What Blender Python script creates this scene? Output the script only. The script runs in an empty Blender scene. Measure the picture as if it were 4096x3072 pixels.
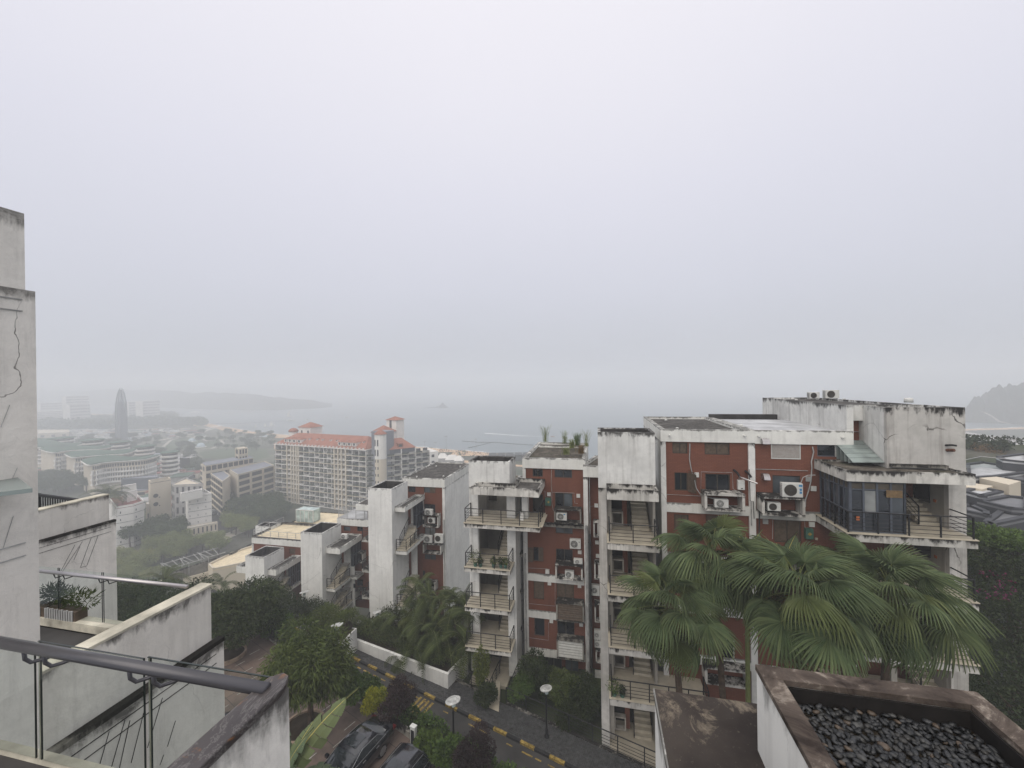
import bpy, math, random
import numpy as np
from mathutils import Vector, Matrix
random.seed(7); RN = np.random.RandomState(11)
scene = bpy.context.scene
col = scene.collection
# ------------------------------------------------------------------ camera
FPX, CX, CY, ROLL = 1580.0, 2048.0, 1535.0, 0.014      # focal length and centre in pixels of the 4096 wide photograph
cd = bpy.data.cameras.new('camera'); cam = bpy.data.objects.new('camera', cd); col.objects.link(cam)
cd.sensor_width = 36; cd.lens = FPX / 4096 * 36; cd.clip_start = .05; cd.clip_end = 20000
cam.matrix_world = Matrix(((math.cos(ROLL), math.sin(ROLL), 0, 0), (0, 0, -1, 0), (-math.sin(ROLL), math.cos(ROLL), 0, 0), (0, 0, 0, 1)))
scene.camera = cam
# ------------------------------------------------------------------ sky, sun, exposure
w = bpy.data.worlds.new('World'); scene.world = w; w.use_nodes = True
nt = w.node_tree; nt.nodes.clear(); N = nt.nodes.new; L = nt.links.new
sk = N('ShaderNodeTexSky'); sk.sky_type = 'NISHITA'; sk.sun_disc = False
sk.sun_elevation = math.radians(48); sk.sun_rotation = math.radians(205); sk.dust_density = 6; sk.air_density = 1.5
b1 = N('ShaderNodeBackground'); b1.inputs[1].default_value = .08; L(sk.outputs[0], b1.inputs[0])
tc = N('ShaderNodeTexCoord'); sp = N('ShaderNodeSeparateXYZ'); L(tc.outputs['Generated'], sp.inputs[0])
nz = N('ShaderNodeTexNoise'); nz.inputs['Scale'].default_value = 1.3; nz.inputs['Detail'].default_value = 3; L(tc.outputs['Generated'], nz.inputs[0])
ad = N('ShaderNodeMath'); ad.operation = 'MULTIPLY_ADD'; L(nz.outputs[0], ad.inputs[0]); ad.inputs[1].default_value = .10; L(sp.outputs[2], ad.inputs[2])
cr = N('ShaderNodeValToRGB'); L(ad.outputs[0], cr.inputs[0])
el = cr.color_ramp.elements
SKY = [(0.0, (.50, .53, .595)), (.12, (.555, .58, .65)), (.28, (.66, .67, .755)), (.48, (.76, .757, .845)), (.75, (.90, .88, .94)), (1, (1.35, 1.33, 1.33))]
el[0].position = SKY[0][0]; el[0].color = (*SKY[0][1], 1); el[1].position = 1; el[1].color = (*SKY[-1][1], 1)
for p_, c_ in SKY[1:-1]:
    e_ = el.new(p_); e_.color = (*c_, 1)
b2 = N('ShaderNodeBackground'); b2.inputs[1].default_value = 1.0; L(cr.outputs[0], b2.inputs[0])
ms = N('ShaderNodeMixShader'); ms.inputs[0].default_value = .93; L(b1.outputs[0], ms.inputs[1]); L(b2.outputs[0], ms.inputs[2])
wo = N('ShaderNodeOutputWorld'); L(ms.outputs[0], wo.inputs[0])
sd = bpy.data.lights.new('sun', 'SUN'); sun = bpy.data.objects.new('sun', sd); col.objects.link(sun)
sd.energy = 1.5; sd.angle = math.radians(60); sd.color = (1, .94, .84)
sun.rotation_euler = (math.radians(42), 0, math.radians(-25))
sun.location = (0, 0, 60)
scene.view_settings.view_transform = 'Standard'; scene.view_settings.look = 'None'
scene.view_settings.exposure = 0.1; scene.view_settings.gamma = 1
cy = scene.cycles; scene.render.engine = 'CYCLES'
cy.use_denoising = True; cy.max_bounces = 5; cy.diffuse_bounces = 2; cy.glossy_bounces = 2; cy.transmission_bounces = 4
cy.transparent_max_bounces = 6; cy.volume_bounces = 1; cy.caustics_reflective = False; cy.caustics_refractive = False
cy.use_adaptive_sampling = True; cy.adaptive_threshold = .02
# ------------------------------------------------------------------ geometry of the place
A = math.radians(12.4); CA, SA = math.cos(A), math.sin(A)          # the estate's street grid is turned by A
def XY(u, v): return (u * CA + v * SA, -u * SA + v * CA)
def UV(X, Y): return (X * CA - Y * SA, X * SA + Y * CA)
def ray(px, py):
    x, y = (px - CX) / FPX, -(py - CY) / FPX
    return (x * math.cos(ROLL) + y * math.sin(ROLL), 1.0, -x * math.sin(ROLL) + y * math.cos(ROLL))
def at_d(px, py, d): r = ray(px, py); return (r[0] * d, d, r[2] * d)
def at_z(px, py, z): r = ray(px, py); t = z / r[2]; return (r[0] * t, t, z)
def at_v(px, py, v):
    r = ray(px, py); ru, rv = UV(r[0], r[1]); t = v / rv; return (ru * t, v, r[2] * t)
def at_u(px, py, u):
    r = ray(px, py); ru, rv = UV(r[0], r[1]); t = u / ru; return (u, rv * t, r[2] * t)
def K(ox, oy, s): return lambda x, y: (ox + s * x, oy + s * y)
K4, K5, K6, K7 = K(1800, 1650, .4069), K(1800, 2200, .5257), K(2550, 1650, .3919), K(3000, 1500, .4955)
K2, K3, KB = K(1000, 1500, .4521), K(800, 1900, .4973), K(900, 2000, .3014)
KR = K(3200, 2100, .4218)
def R(k, v, x0, y0, x1, y1):
    """rectangle on the plane v: u0, u1, z0 (low), z1 (high)"""
    xm, ym = (x0 + x1) / 2, (y0 + y1) / 2
    return (at_v(*k(x0, ym), v)[0], at_v(*k(x1, ym), v)[0], at_v(*k(xm, y1), v)[2], at_v(*k(xm, y0), v)[2])
def uu(k, v, x, y): return at_v(*k(x, y), v)[0]
def zz(k, v, x, y): return at_v(*k(x, y), v)[2]
# ------------------------------------------------------------------ mesh helpers
class MB:
    def __init__(s): s.v = []; s.f = []; s.d = []; s.m = []; s.mi = 0
    def add(s, vs, fs, drip=None):
        n = len(s.v); s.v += [tuple(p) for p in vs]
        if drip is None:
            zt = max(p[2] for p in vs); drip = [zt - p[2] for p in vs]
        s.d += list(drip); s.f += [tuple(i + n for i in f) for f in fs]; s.m += [s.mi] * len(fs); return s
    def box(s, x0, x1, y0, y1, z0, z1):
        if x0 > x1: x0, x1 = x1, x0
        if y0 > y1: y0, y1 = y1, y0
        if z0 > z1: z0, z1 = z1, z0
        return s.add([(x0, y0, z0), (x1, y0, z0), (x1, y1, z0), (x0, y1, z0), (x0, y0, z1), (x1, y0, z1), (x1, y1, z1), (x0, y1, z1)],
                     [(3, 2, 1, 0), (4, 5, 6, 7), (0, 1, 5, 4), (1, 2, 6, 5), (2, 3, 7, 6), (3, 0, 4, 7)])
    def prism(s, poly, z0, z1):
        n = len(poly); a = sum(poly[i][0] * poly[(i + 1) % n][1] - poly[(i + 1) % n][0] * poly[i][1] for i in range(n))
        if a < 0: poly = poly[::-1]
        vs = [(x, y, z0) for x, y in poly] + [(x, y, z1) for x, y in poly]
        return s.add(vs, [tuple(range(n - 1, -1, -1)), tuple(range(n, 2 * n))] + [(i, (i + 1) % n, (i + 1) % n + n, i + n) for i in range(n)])
    def tube(s, pts, r, n=6, r1=None, cap=True):
        pts = [Vector(p) for p in pts]; m = len(pts); vs = []; pa = None
        for i, p in enumerate(pts):
            t = (pts[min(i + 1, m - 1)] - pts[max(i - 1, 0)]).normalized()
            a = t.cross(Vector((0, 0, 1))) if abs(t.z) < .95 else t.cross(Vector((1, 0, 0)))
            a.normalize()
            if pa is not None and a.dot(pa) < 0: a = -a
            if pa is not None:
                q = pa - t * pa.dot(t)
                if q.length > .1: a = q.normalized()
            pa = a; b = t.cross(a); rr = r if r1 is None else r + (r1 - r) * i / (m - 1)
            for j in range(n):
                an = 2 * math.pi * j / n; vs.append(tuple(p + a * (rr * math.cos(an)) + b * (rr * math.sin(an))))
        fs = [(i * n + j, i * n + (j + 1) % n, (i + 1) * n + (j + 1) % n, (i + 1) * n + j) for i in range(m - 1) for j in range(n)]
        if cap: fs += [tuple(range(n - 1, -1, -1)), tuple(range((m - 1) * n, m * n))]
        return s.add(vs, fs)
    def lathe(s, prof, n=16, c=(0, 0, 0)):
        vs = [(c[0] + r * math.cos(2 * math.pi * j / n), c[1] + r * math.sin(2 * math.pi * j / n), c[2] + z) for r, z in prof for j in range(n)]
        fs = [(i * n + j, i * n + (j + 1) % n, (i + 1) * n + (j + 1) % n, (i + 1) * n + j) for i in range(len(prof) - 1) for j in range(n)]
        fs += [tuple(range(n - 1, -1, -1)), tuple(range((len(prof) - 1) * n, len(prof) * n))]
        return s.add(vs, fs)
    def hip(s, x0, x1, y0, y1, z0, z1, k=None, over=0):
        """hipped or pyramid roof"""
        x0 -= over; x1 += over; y0 -= over; y1 += over
        dx, dy = x1 - x0, y1 - y0
        if dx >= dy: r = dy / 2 if k is None else k; a, b = (x0 + r, (y0 + y1) / 2, z1), (x1 - r, (y0 + y1) / 2, z1)
        else: r = dx / 2 if k is None else k; a, b = ((x0 + x1) / 2, y0 + r, z1), ((x0 + x1) / 2, y1 - r, z1)
        vs = [(x0, y0, z0), (x1, y0, z0), (x1, y1, z0), (x0, y1, z0), a, b]
        fs = [(0, 1, 5, 4), (1, 2, 5), (2, 3, 4, 5), (3, 0, 4)] if dx >= dy else [(0, 1, 4), (1, 2, 5, 4), (2, 3, 5), (3, 0, 4, 5)]
        return s.add(vs, fs + [(3, 2, 1, 0)])
    def wall(s, u0, u1, z0, z1, v, holes=(), depth=.14, thick=None, flip=1):
        """wall face at v looking to -v with real openings; reveals go back by depth"""
        us = sorted({u0, u1, *[h[0] for h in holes], *[h[1] for h in holes]}); zs = sorted({z0, z1, *[h[2] for h in holes], *[h[3] for h in holes]})
        us = [q for q in us if u0 - 1e-6 <= q <= u1 + 1e-6]; zs = [q for q in zs if z0 - 1e-6 <= q <= z1 + 1e-6]
        for a, b in zip(us, us[1:]):
            for c, d in zip(zs, zs[1:]):
                mu, mz = (a + b) / 2, (c + d) / 2
                if any(h[0] < mu < h[1] and h[2] < mz < h[3] for h in holes): continue
                s.add([(a, v, c), (b, v, c), (b, v, d), (a, v, d)], [(0, 1, 2, 3)], drip=[z1 - c, z1 - c, z1 - d, z1 - d])
        for a, b, c, d in holes:
            w = v + depth
            s.add([(a, v, c), (b, v, c), (b, v, d), (a, v, d), (a, w, c), (b, w, c), (b, w, d), (a, w, d)],
                  [(0, 4, 5, 1), (1, 5, 6, 2), (2, 6, 7, 3), (3, 7, 4, 0)], drip=[1] * 8)
        return s
    def mesh(s, name, mats, smooth=False, o=(0, 0, 0)):
        me = bpy.data.meshes.new(name)
        me.from_pydata([(p[0] - o[0], p[1] - o[1], p[2] - o[2]) for p in s.v], [], s.f)
        for m_ in (mats if isinstance(mats, (list, tuple)) else [mats]): me.materials.append(m_)
        me.polygons.foreach_set('material_index', s.m)
        if smooth: me.polygons.foreach_set('use_smooth', [True] * len(s.f))
        at = me.attributes.new('drip', 'FLOAT', 'POINT'); at.data.foreach_set('value', s.d)
        me.update(); return me
def link(name, me, parent=None, loc=(0, 0, 0), rz=0.0, sc=None):
    o = bpy.data.objects.new(name, me); col.objects.link(o); o.location = loc
    if rz: o.rotation_euler = (0, 0, rz)
    if sc: o.scale = sc
    if parent is not None: o.parent = parent
    return o
def tag(o, label=None, cat=None, group=None, kind=None):
    if label: o['label'] = label
    if cat: o['category'] = cat
    if group: o['group'] = group
    if kind: o['kind'] = kind
    return o
class Thing:
    """an Empty at the thing's base in a turned frame; parts are given in that frame's coordinates"""
    def __init__(s, name, label, cat, o, group=None, frame='grid', rz=0.0):
        s.frame = frame
        if frame == 'grid': s.o = tuple(o); loc = (*XY(o[0], o[1]), o[2]); rz = -A
        else: s.o = (0, 0, 0); loc = o
        s.e = bpy.data.objects.new(name, None); col.objects.link(s.e); s.e.location = loc; s.e.rotation_euler = (0, 0, rz); s.e.empty_display_size = .2
        tag(s.e, label, cat, group)
    def part(s, name, mb, mats, parent=None, smooth=False, label=None, kind=None):
        o = link(name, mb.mesh(name, mats, smooth, s.o), parent or s.e)
        tag(o, label, None, None, kind); return o
    def inst(s, name, me, p, parent=None, rz=0.0, sc=None):
        return link(name, me, parent or s.e, (p[0] - s.o[0], p[1] - s.o[1], p[2] - s.o[2]), rz, sc)
def box_mesh(name, sx, sy, sz, m):
    return MB().box(0, sx, 0, sy, 0, sz).mesh(name, m)
def single(name, mb, mats, label=None, cat=None, group=None, kind=None, loc=(0, 0, 0), rz=0, smooth=False):
    return tag(link(name, mb.mesh(name, mats, smooth), None, loc, rz), label, cat, group, kind)
def copy_tree(o, parent=None):
    c = o.copy(); col.objects.link(c); c.parent = parent
    for ch in o.children: copy_tree(ch, c)
    return c
def bevel(o, wdt=.01, seg=2):
    m = o.modifiers.new('bevel', 'BEVEL'); m.width = wdt; m.segments = seg; m.limit_method = 'ANGLE'; return o
# ------------------------------------------------------------------ materials
class NT:
    def __init__(s, name):
        s.m = bpy.data.materials.new(name); s.m.use_nodes = True; s.t = s.m.node_tree; s.b = s.t.nodes['Principled BSDF']
        s.pos = s.n('ShaderNodeNewGeometry').outputs['Position']
    def n(s, t, **k):
        x = s.t.nodes.new(t)
        for a, b in k.items(): setattr(x, a, b)
        return x
    def l(s, a, b): s.t.links.new(a, b)
    def vec(s, sc, src=None):
        m = s.n('ShaderNodeMapping'); m.inputs['Scale'].default_value = sc; s.l(src or s.pos, m.inputs[0]); return m.outputs[0]
    def noise(s, scale=1, detail=4, rough=.55, sc=None, src=None, dist=0):
        x = s.n('ShaderNodeTexNoise'); x.inputs['Scale'].default_value = scale; x.inputs['Detail'].default_value = detail
        x.inputs['Roughness'].default_value = rough; x.inputs['Distortion'].default_value = dist
        s.l(s.vec(sc, src) if sc else (src or s.pos), x.inputs[0]); return x.outputs[0]
    def math(s, op, a, b=None, c=None, clamp=False):
        x = s.n('ShaderNodeMath', operation=op); x.use_clamp = clamp
        for i, q in enumerate((a, b, c)):
            if q is None: continue
            if isinstance(q, (int, float)): x.inputs[i].default_value = q
            else: s.l(q, x.inputs[i])
        return x.outputs[0]
    def rng(s, v, a, b, c=0, d=1):
        x = s.n('ShaderNodeMapRange'); x.clamp = True
        for i, q in enumerate((v, a, b, c, d)):
            if isinstance(q, (int, float)): x.inputs[i].default_value = q
            else: s.l(q, x.inputs[i])
        return x.outputs[0]
    def mix(s, f, a, b):
        x = s.n('ShaderNodeMix', data_type='RGBA')
        for i, q in ((0, f), (6, a), (7, b)):
            if isinstance(q, (int, float)): x.inputs[i].default_value = q
            elif isinstance(q, (tuple, list)): x.inputs[i].default_value = (*q[:3], 1)
            else: s.l(q, x.inputs[i])
        return x.outputs[2]
    def bump(s, h, strength=.3, dist=.02):
        x = s.n('ShaderNodeBump'); x.inputs['Strength'].default_value = strength; x.inputs['Distance'].default_value = dist
        s.l(h, x.inputs['Height']); s.l(x.outputs[0], s.b.inputs['Normal'])
    def attr(s, name, out='Fac'):
        x = s.n('ShaderNodeAttribute'); x.attribute_name = name; return x.outputs[out]
    def done(s, c, rough=.85, metal=0, spec=.3):
        if isinstance(c, (tuple, list)): s.b.inputs['Base Color'].default_value = (*c[:3], 1)
        else: s.l(c, s.b.inputs['Base Color'])
        s.b.inputs['Roughness'].default_value = rough; s.b.inputs['Metallic'].default_value = metal
        s.b.inputs['Specular IOR Level'].default_value = spec; return s.m
def sc3(c, k): return tuple(min(1, q * k) for q in c)
def plain(name, c, rough=.7, metal=0, var=.2, scale=2.0, spec=.3, bump=0):
    t = NT(name); n = t.noise(scale, 5); c2 = t.mix(t.rng(n, .3, .7), sc3(c, 1 - var), sc3(c, 1 + var))
    if bump: t.bump(t.noise(scale * 12, 3), bump, .02)
    return t.done(c2, rough, metal, spec)
def stucco(name, base, grime=.5, drip=.8, crack=.35, patch=.25, warm=(.10, .09, .075), bump=.15, reach=1.0, near=False):
    t = NT(name)
    big = t.noise(.35, 5, .6); c = t.mix(t.rng(big, .38, .68), base, sc3(base, 1 - patch))
    spots = t.noise(2.2, 6, .65); c = t.mix(t.rng(spots, .45, .66, 0, .55 * grime + .05), c, sc3(base, .6))
    st = t.noise(1, 5, .6, sc=(3.2, 3.2, .16)); c = t.mix(t.rng(st, .50, .76, 0, .75 * grime), c, warm)
    d = t.attr('drip'); s2 = t.noise(1, 6, .7, sc=(2.6, 2.6, .9)); s3 = t.noise(1, 3, .6, sc=(.5, .5, .5))
    m = t.math('SUBTRACT', t.math('MULTIPLY_ADD', s2, 1.5, t.math('MULTIPLY', s3, .9)), t.math('MULTIPLY_ADD', d, 1.25 / reach, .98))
    c = t.mix(t.rng(m, 0, .22, 0, drip), c, (.028, .026, .024))
    if crack:
        vo = t.n('ShaderNodeTexVoronoi', feature='DISTANCE_TO_EDGE'); vo.inputs['Scale'].default_value = .42
        dn = t.n('ShaderNodeTexNoise'); dn.inputs['Scale'].default_value = 1.6; dn.inputs['Detail'].default_value = 5; t.l(t.pos, dn.inputs[0])
        av = t.n('ShaderNodeMix', data_type='VECTOR'); av.inputs[0].default_value = .35; t.l(t.pos, av.inputs[4]); t.l(dn.outputs[1], av.inputs[5]); t.l(av.outputs[1], vo.inputs[0])
        ck = t.rng(vo.outputs[0], .0005 if near else .004, .0010 if near else .007, 1, 0); sel = t.rng(t.noise(.5, 2), .5, .6)
        c = t.mix(t.math('MULTIPLY', t.math('MULTIPLY', ck, sel), crack), c, (.05, .045, .04))
    if near:
        c = t.mix(t.rng(t.noise(3.0, 8, .8, dist=1.0), .46, .60, 0, .5), c, sc3(base, .72)); c = t.mix(t.rng(t.noise(1, 6, .75, sc=(7, 7, .8)), .52, .68, 0, .4), c, sc3(base, .55))
    t.bump(t.noise(9, 5, .7), bump, .03); return t.done(c, .9, 0, .15)
def gravel(name, c0, c1, scale=9, moss=None):
    t = NT(name); vo = t.n('ShaderNodeTexVoronoi'); vo.inputs['Scale'].default_value = scale; t.l(t.pos, vo.inputs[0])
    c = t.mix(t.rng(vo.outputs[0], .1, .6), c1, c0); c = t.mix(t.rng(t.noise(2.6, 6, .8), .42, .6, 0, .8), c, sc3(c0, .35)); c = t.mix(t.rng(t.noise(1.1, 5), .5, .7, 0, .5), c, sc3(c1, 1.2))
    if moss: c = t.mix(t.rng(t.noise(.9, 7, .75), .52, .6, 0, .55), c, moss)
    t.bump(vo.outputs[0], 1.0, .05); return t.done(c, .95, 0, .1)
def tilewall(name, c):
    t = NT(name); sp = t.n('ShaderNodeSeparateXYZ'); t.l(t.pos, sp.inputs[0])
    cb = t.n('ShaderNodeCombineXYZ'); t.l(t.math('MULTIPLY_ADD', sp.outputs[1], .3, sp.outputs[0]), cb.inputs[0]); t.l(sp.outputs[2], cb.inputs[1])
    br = t.n('ShaderNodeTexBrick'); t.l(cb.outputs[0], br.inputs[0]); br.inputs['Scale'].default_value = 1
    br.inputs['Brick Width'].default_value = .24; br.inputs['Row Height'].default_value = .085; br.inputs['Mortar Size'].default_value = .012; br.inputs['Mortar Smooth'].default_value = .3
    br.inputs['Color1'].default_value = (*sc3(c, 1.06), 1); br.inputs['Color2'].default_value = (*sc3(c, .9), 1); br.inputs['Mortar'].default_value = (*sc3(c, .68), 1)
    k = t.mix(t.rng(t.noise(.45, 5), .35, .7, 0, .55), br.outputs[0], sc3(c, .62))
    k = t.mix(t.rng(t.noise(1, 4, .6, sc=(2.5, 2.5, .2)), .55, .8, 0, .5), k, sc3(c, .45))
    t.bump(br.outputs[1], -.25, .01); return t.done(k, .75, 0, .25)
def leafmat(name, c, var=.45, yellow=0, rough=.55):
    t = NT(name); n = t.noise(.9, 3); k = t.mix(t.rng(n, .35, .7), sc3(c, 1 - var), sc3(c, 1 + var))
    oi = t.n('ShaderNodeObjectInfo'); k = t.mix(t.math('MULTIPLY', t.attr('tint'), .8), k, (c[0] * 2.5 + yellow, c[1] * 2.1, c[2] * 2.0))
    k = t.mix(t.rng(oi.outputs['Random'], 0, 1, 0, .4), k, sc3(c, .6)); k = t.mix(t.rng(oi.outputs['Random'], .8, 1, 0, .35), k, (c[0] * 2.4, c[1] * 1.8, c[2]))
    m = t.done(k, rough, 0, .12)
    tr = t.n('ShaderNodeBsdfTranslucent'); t.l(k, tr.inputs[0]); mx = t.n('ShaderNodeMixShader'); mx.inputs[0].default_value = .18
    out = t.t.nodes['Material Output']; t.l(t.b.outputs[0], mx.inputs[1]); t.l(tr.outputs[0], mx.inputs[2]); t.l(mx.outputs[0], out.inputs[0]); return m
def glassy(name, c, rough=.08, spec=.6):
    t = NT(name); k = t.mix(t.rng(t.noise(.9, 2), .4, .6), c, sc3(c, 1.7)); return t.done(k, rough, 0, spec)
M = {}
M['white'] = stucco('white_stucco', (.74, .735, .70), .6, .9, .35, .3, reach=1.3)
M['white_clean'] = stucco('pale_stucco', (.76, .755, .72), .28, .55, .25, .15)
M['white_dirty'] = stucco('weathered_stucco', (.58, .56, .52), .8, 1, .9, .35, (.10, .075, .06), reach=1.7)
M['edge'] = stucco('slab_edge_stucco', (.64, .62, .57), 1, 1, .0, .4, reach=1.0)
M['concrete'] = stucco('mouldy_concrete', (.30, .285, .25), 1, 1, .3, .45, reach=.9)
M['inner'] = stucco('stairwell_shade_stucco', (.40, .375, .33), .45, .2, .2, .3)  # base colour lowered to deepen the shade in the stair recesses
M['bandw'] = stucco('parapet_band_paint', (.73, .725, .68), .35, .75, .15, .2, reach=.5)
M['red'] = tilewall('terracotta_tile', (.18, .070, .045))
M['gravel'] = gravel('roof_gravel', (.085, .08, .075), (.15, .145, .135), 7)
M['gravelmoss'] = gravel('roof_litter', (.085, .075, .065), (.17, .15, .12), 8, (.05, .055, .03))
M['felt'] = plain('dark_roof_felt', (.045, .043, .042), .9, 0, .45, 1.2)
M['cream'] = plain('cream_floor_tile', (.43, .385, .30), .6, 0, .16, 1.5)
M['step'] = plain('cream_stair_tread', (.42, .38, .30), .7, 0, .18, 2)
M['iron'] = plain('black_painted_iron', (.008, .008, .009), .6, 0, .3, 6, .4)
M['pane'] = glassy('dark_window_glass', (.012, .014, .017))
M['pane_grey'] = glassy('grey_window_glass', (.05, .058, .065), .15)
M['pane_pale'] = glassy('curtained_window_glass', (.16, .165, .16), .3)
M['frame'] = plain('bronze_window_frame', (.055, .045, .035), .5, 0, .2, 5)
M['shutter'] = plain('brown_shutter', (.095, .07, .05), .7, 0, .3, 6)
M['bluegrey'] = plain('blue_grey_aluminium', (.075, .085, .105), .45, 0, .15, 4, .4)
M['acwhite'] = plain('appliance_white', (.56, .56, .53), .5, 0, .1, 5)
M['acgrille'] = plain('dark_fan_grille', (.06, .06, .06), .6, 0, .2, 9)
M['pipe'] = plain('grey_plastic_pipe', (.33, .33, .32), .6, 0, .35, 2)
M['pipedark'] = plain('black_drain_pipe', (.045, .045, .045), .6, 0, .5, 1.5)
M['steel'] = plain('brushed_steel', (.42, .40, .40), .34, .9, .1, 3)
M['bark'] = plain('bark', (.075, .055, .04), .95, 0, .4, 4, .1, .6)
M['soil'] = plain('dark_soil', (.035, .028, .02), 1, 0, .4, 2, .05, .5)
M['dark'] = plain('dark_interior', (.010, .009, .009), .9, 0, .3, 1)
M['louvre'] = plain('white_louvre', (.5, .5, .47), .6, 0, .1, 5)
# ================================================================== LAND, SEA, ROAD
SEA = -70.0
shore = [at_z(px, py, SEA) for px, py in ((300, 1652), (600, 1662), (700, 1672), (814, 1690), (890, 1706), (1000, 1726), (1100, 1736), (1400, 1766), (1741, 1795), (1995, 1816), (2400, 1848), (2700, 1868))]
shore += [(170, 330, SEA), (260, 380, SEA), (330, 470, SEA), (460, 520, SEA), (900, 560, SEA), (1600, 900, SEA)]
inner = [at_z(px, py, SEA) for px, py in ((300, 1660), (600, 1672), (700, 1690), (814, 1712), (890, 1735), (1000, 1775), (1100, 1800), (1400, 1822), (1741, 1848), (1995, 1868), (2400, 1890), (2700, 1905))]
inner += [(165, 300, SEA), (265, 350, SEA), (345, 455, SEA), (470, 500, SEA), (905, 540, SEA), (1600, 880, SEA)]
SX = np.array([p[0] for p in shore]); SD = np.array([p[1] for p in shore])
def smooth(a, b, x): t = np.clip((x - a) / (b - a), 0, 1); return t * t * (3 - 2 * t)
def ground_z(X, D):
    X = np.asarray(X, float); D = np.asarray(D, float)
    h = np.interp(D, [-40, 34.5, 39, 46, 52, 62, 75, 100, 130, 165, 2000], [-22.9, -22.9, -24.4, -26.6, -31, -36, -42, -55, -65, -68.6, -69.3])
    left = np.interp(np.hypot(np.minimum(X + 18, 0), D), [0, 40, 60, 90, 130, 170, 2000], [-22.9, -22.9, -33, -50, -64, -68.6, -69.3])
    h = np.where(X < -18, np.minimum(h, left), h)
    r = smooth(52, 74, X) * smooth(48, 66, D) * (1 - smooth(74, 112, D))
    h = h * (1 - r) + (-12.8) * r
    d2 = D - np.interp(X, SX, SD)
    return np.where(d2 > 0, np.minimum(h, -69.3 - np.clip(d2, 0, 30) * .09), np.where(d2 > -25, np.minimum(h, -69.3 - (25 + d2) * .02), h))
xs = np.unique(np.concatenate([np.linspace(-60, 60, 61), np.linspace(-200, 200, 51), np.linspace(-1500, 1600, 63)]))
ds = np.unique(np.concatenate([np.linspace(-20, 170, 80), np.linspace(170, 1500, 60)]))
GX, GD = np.meshgrid(xs, ds); GZ = ground_z(GX, GD)
g = MB(); nx = len(xs)
g.add(list(zip(GX.ravel(), GD.ravel(), GZ.ravel())), [(i * nx + j, i * nx + j + 1, (i + 1) * nx + j + 1, (i + 1) * nx + j) for i in range(len(ds) - 1) for j in range(nx - 1)])
t = NT('hillside_soil_and_grass'); a_ = t.noise(.05, 6, .6); b_ = t.noise(.6, 5)
k = t.mix(t.rng(a_, .42, .58), (.05, .062, .03), (.11, .105, .09)); k = t.mix(t.rng(b_, .35, .7, 0, .6), k, (.035, .045, .02))
t.bump(t.noise(3, 5), .5, .1); M['ground'] = t.done(k, 1, 0, .05)
single('ground', g, M['ground'], kind='structure', smooth=True)
# sea
t = NT('sea_water'); t.b.inputs['Roughness'].default_value = .22
n1 = t.noise(1, 4, .6, sc=(.05, .12, 1)); n2 = t.noise(1, 4, .6, sc=(.004, .012, 1))
k = t.mix(t.rng(n2, .38, .62), (.095, .135, .15), (.13, .17, .185)); t.bump(n1, .35, .6)
M['sea'] = t.done(k, .3, 0, .4)
s_ = MB(); s_.add([(-9000, 150, SEA), (9000, 150, SEA), (9000, 9000, SEA), (-9000, 9000, SEA)], [(0, 1, 2, 3)])
single('sea', s_, M['sea'], kind='structure')
M['sand'] = plain('beach_sand', (.56, .39, .24), .95, 0, .12, .3)
M['foam'] = plain('sea_foam', (.72, .74, .74), .8, 0, .1, 1)
bm = MB(); n_ = len(shore)
bm.add([(p[0], p[1] + 1.5, -69.45) for p in shore] + [(p[0], p[1], -68.5) for p in inner], [(i + 1, i, i + n_, i + n_ + 1) for i in range(n_ - 1)])
single('beach', bm, M['sand'], kind='structure')
fm = MB(); fv = []; ff = []
for i in range(n_ - 1):
    for q in range(24):
        f_ = q / 24; x = shore[i][0] * (1 - f_) + shore[i + 1][0] * f_; y = shore[i][1] * (1 - f_) + shore[i + 1][1] * f_
        wob = 1.6 * math.sin(x * .11) + 1.2 * math.sin(x * .37 + 1); fv += [(x, y + .2 + wob, -69.35), (x, y + 5.5 + wob * 1.6, -69.9)]
ff = [(2 * i, 2 * i + 2, 2 * i + 3, 2 * i + 1) for i in range(len(fv) // 2 - 1)]
fm.add(fv, ff); single('shore_foam', fm, M['foam'], kind='structure')
# ---- road frame: s along the kerb (to the right and towards the camera), n towards the estate
RZ = -22.4
k0 = Vector(at_z(1826, 2847, RZ)); k1 = Vector(at_z(2257, 3065, RZ)); rdir = (k1 - k0).normalized(); ndir = Vector((-rdir.y, rdir.x, 0))
if ndir.y < 0: ndir = -ndir
def RP(s, n, z): p = k0 + rdir * s + ndir * n; return (p.x, p.y, z)
def strip(mb, s0, s1, n0, n1, z0, z1=None):
    if z1 is None: mb.add([RP(s0, n0, z0), RP(s1, n0, z0), RP(s1, n1, z0), RP(s0, n1, z0)], [(0, 1, 2, 3)])
    else:
        P = [RP(s0, n0, z0), RP(s1, n0, z0), RP(s1, n1, z0), RP(s0, n1, z0), RP(s0, n0, z1), RP(s1, n0, z1), RP(s1, n1, z1), RP(s0, n1, z1)]
        mb.add(P, [(3, 2, 1, 0), (4, 5, 6, 7), (0, 1, 5, 4), (1, 2, 6, 5), (2, 3, 7, 6), (3, 0, 4, 7)])
t = NT('wet_asphalt'); k = t.mix(t.rng(t.noise(.5, 6), .35, .65), (.036, .034, .032), (.062, .058, .054)); k = t.mix(t.rng(t.noise(2.5, 6, .7), .55, .7, 0, .6), k, (.03, .029, .028))
t.bump(t.noise(30, 3), .2, .01); M['asphalt'] = t.done(k, .7, 0, .3)
rd = MB(); strip(rd, -34, 16, -3.3, 0.02, RZ); single('road', rd, M['asphalt'], kind='structure')
M['yellow'] = plain('worn_yellow_paint', (.27, .19, .05), .85, 0, .6, 5)
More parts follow.
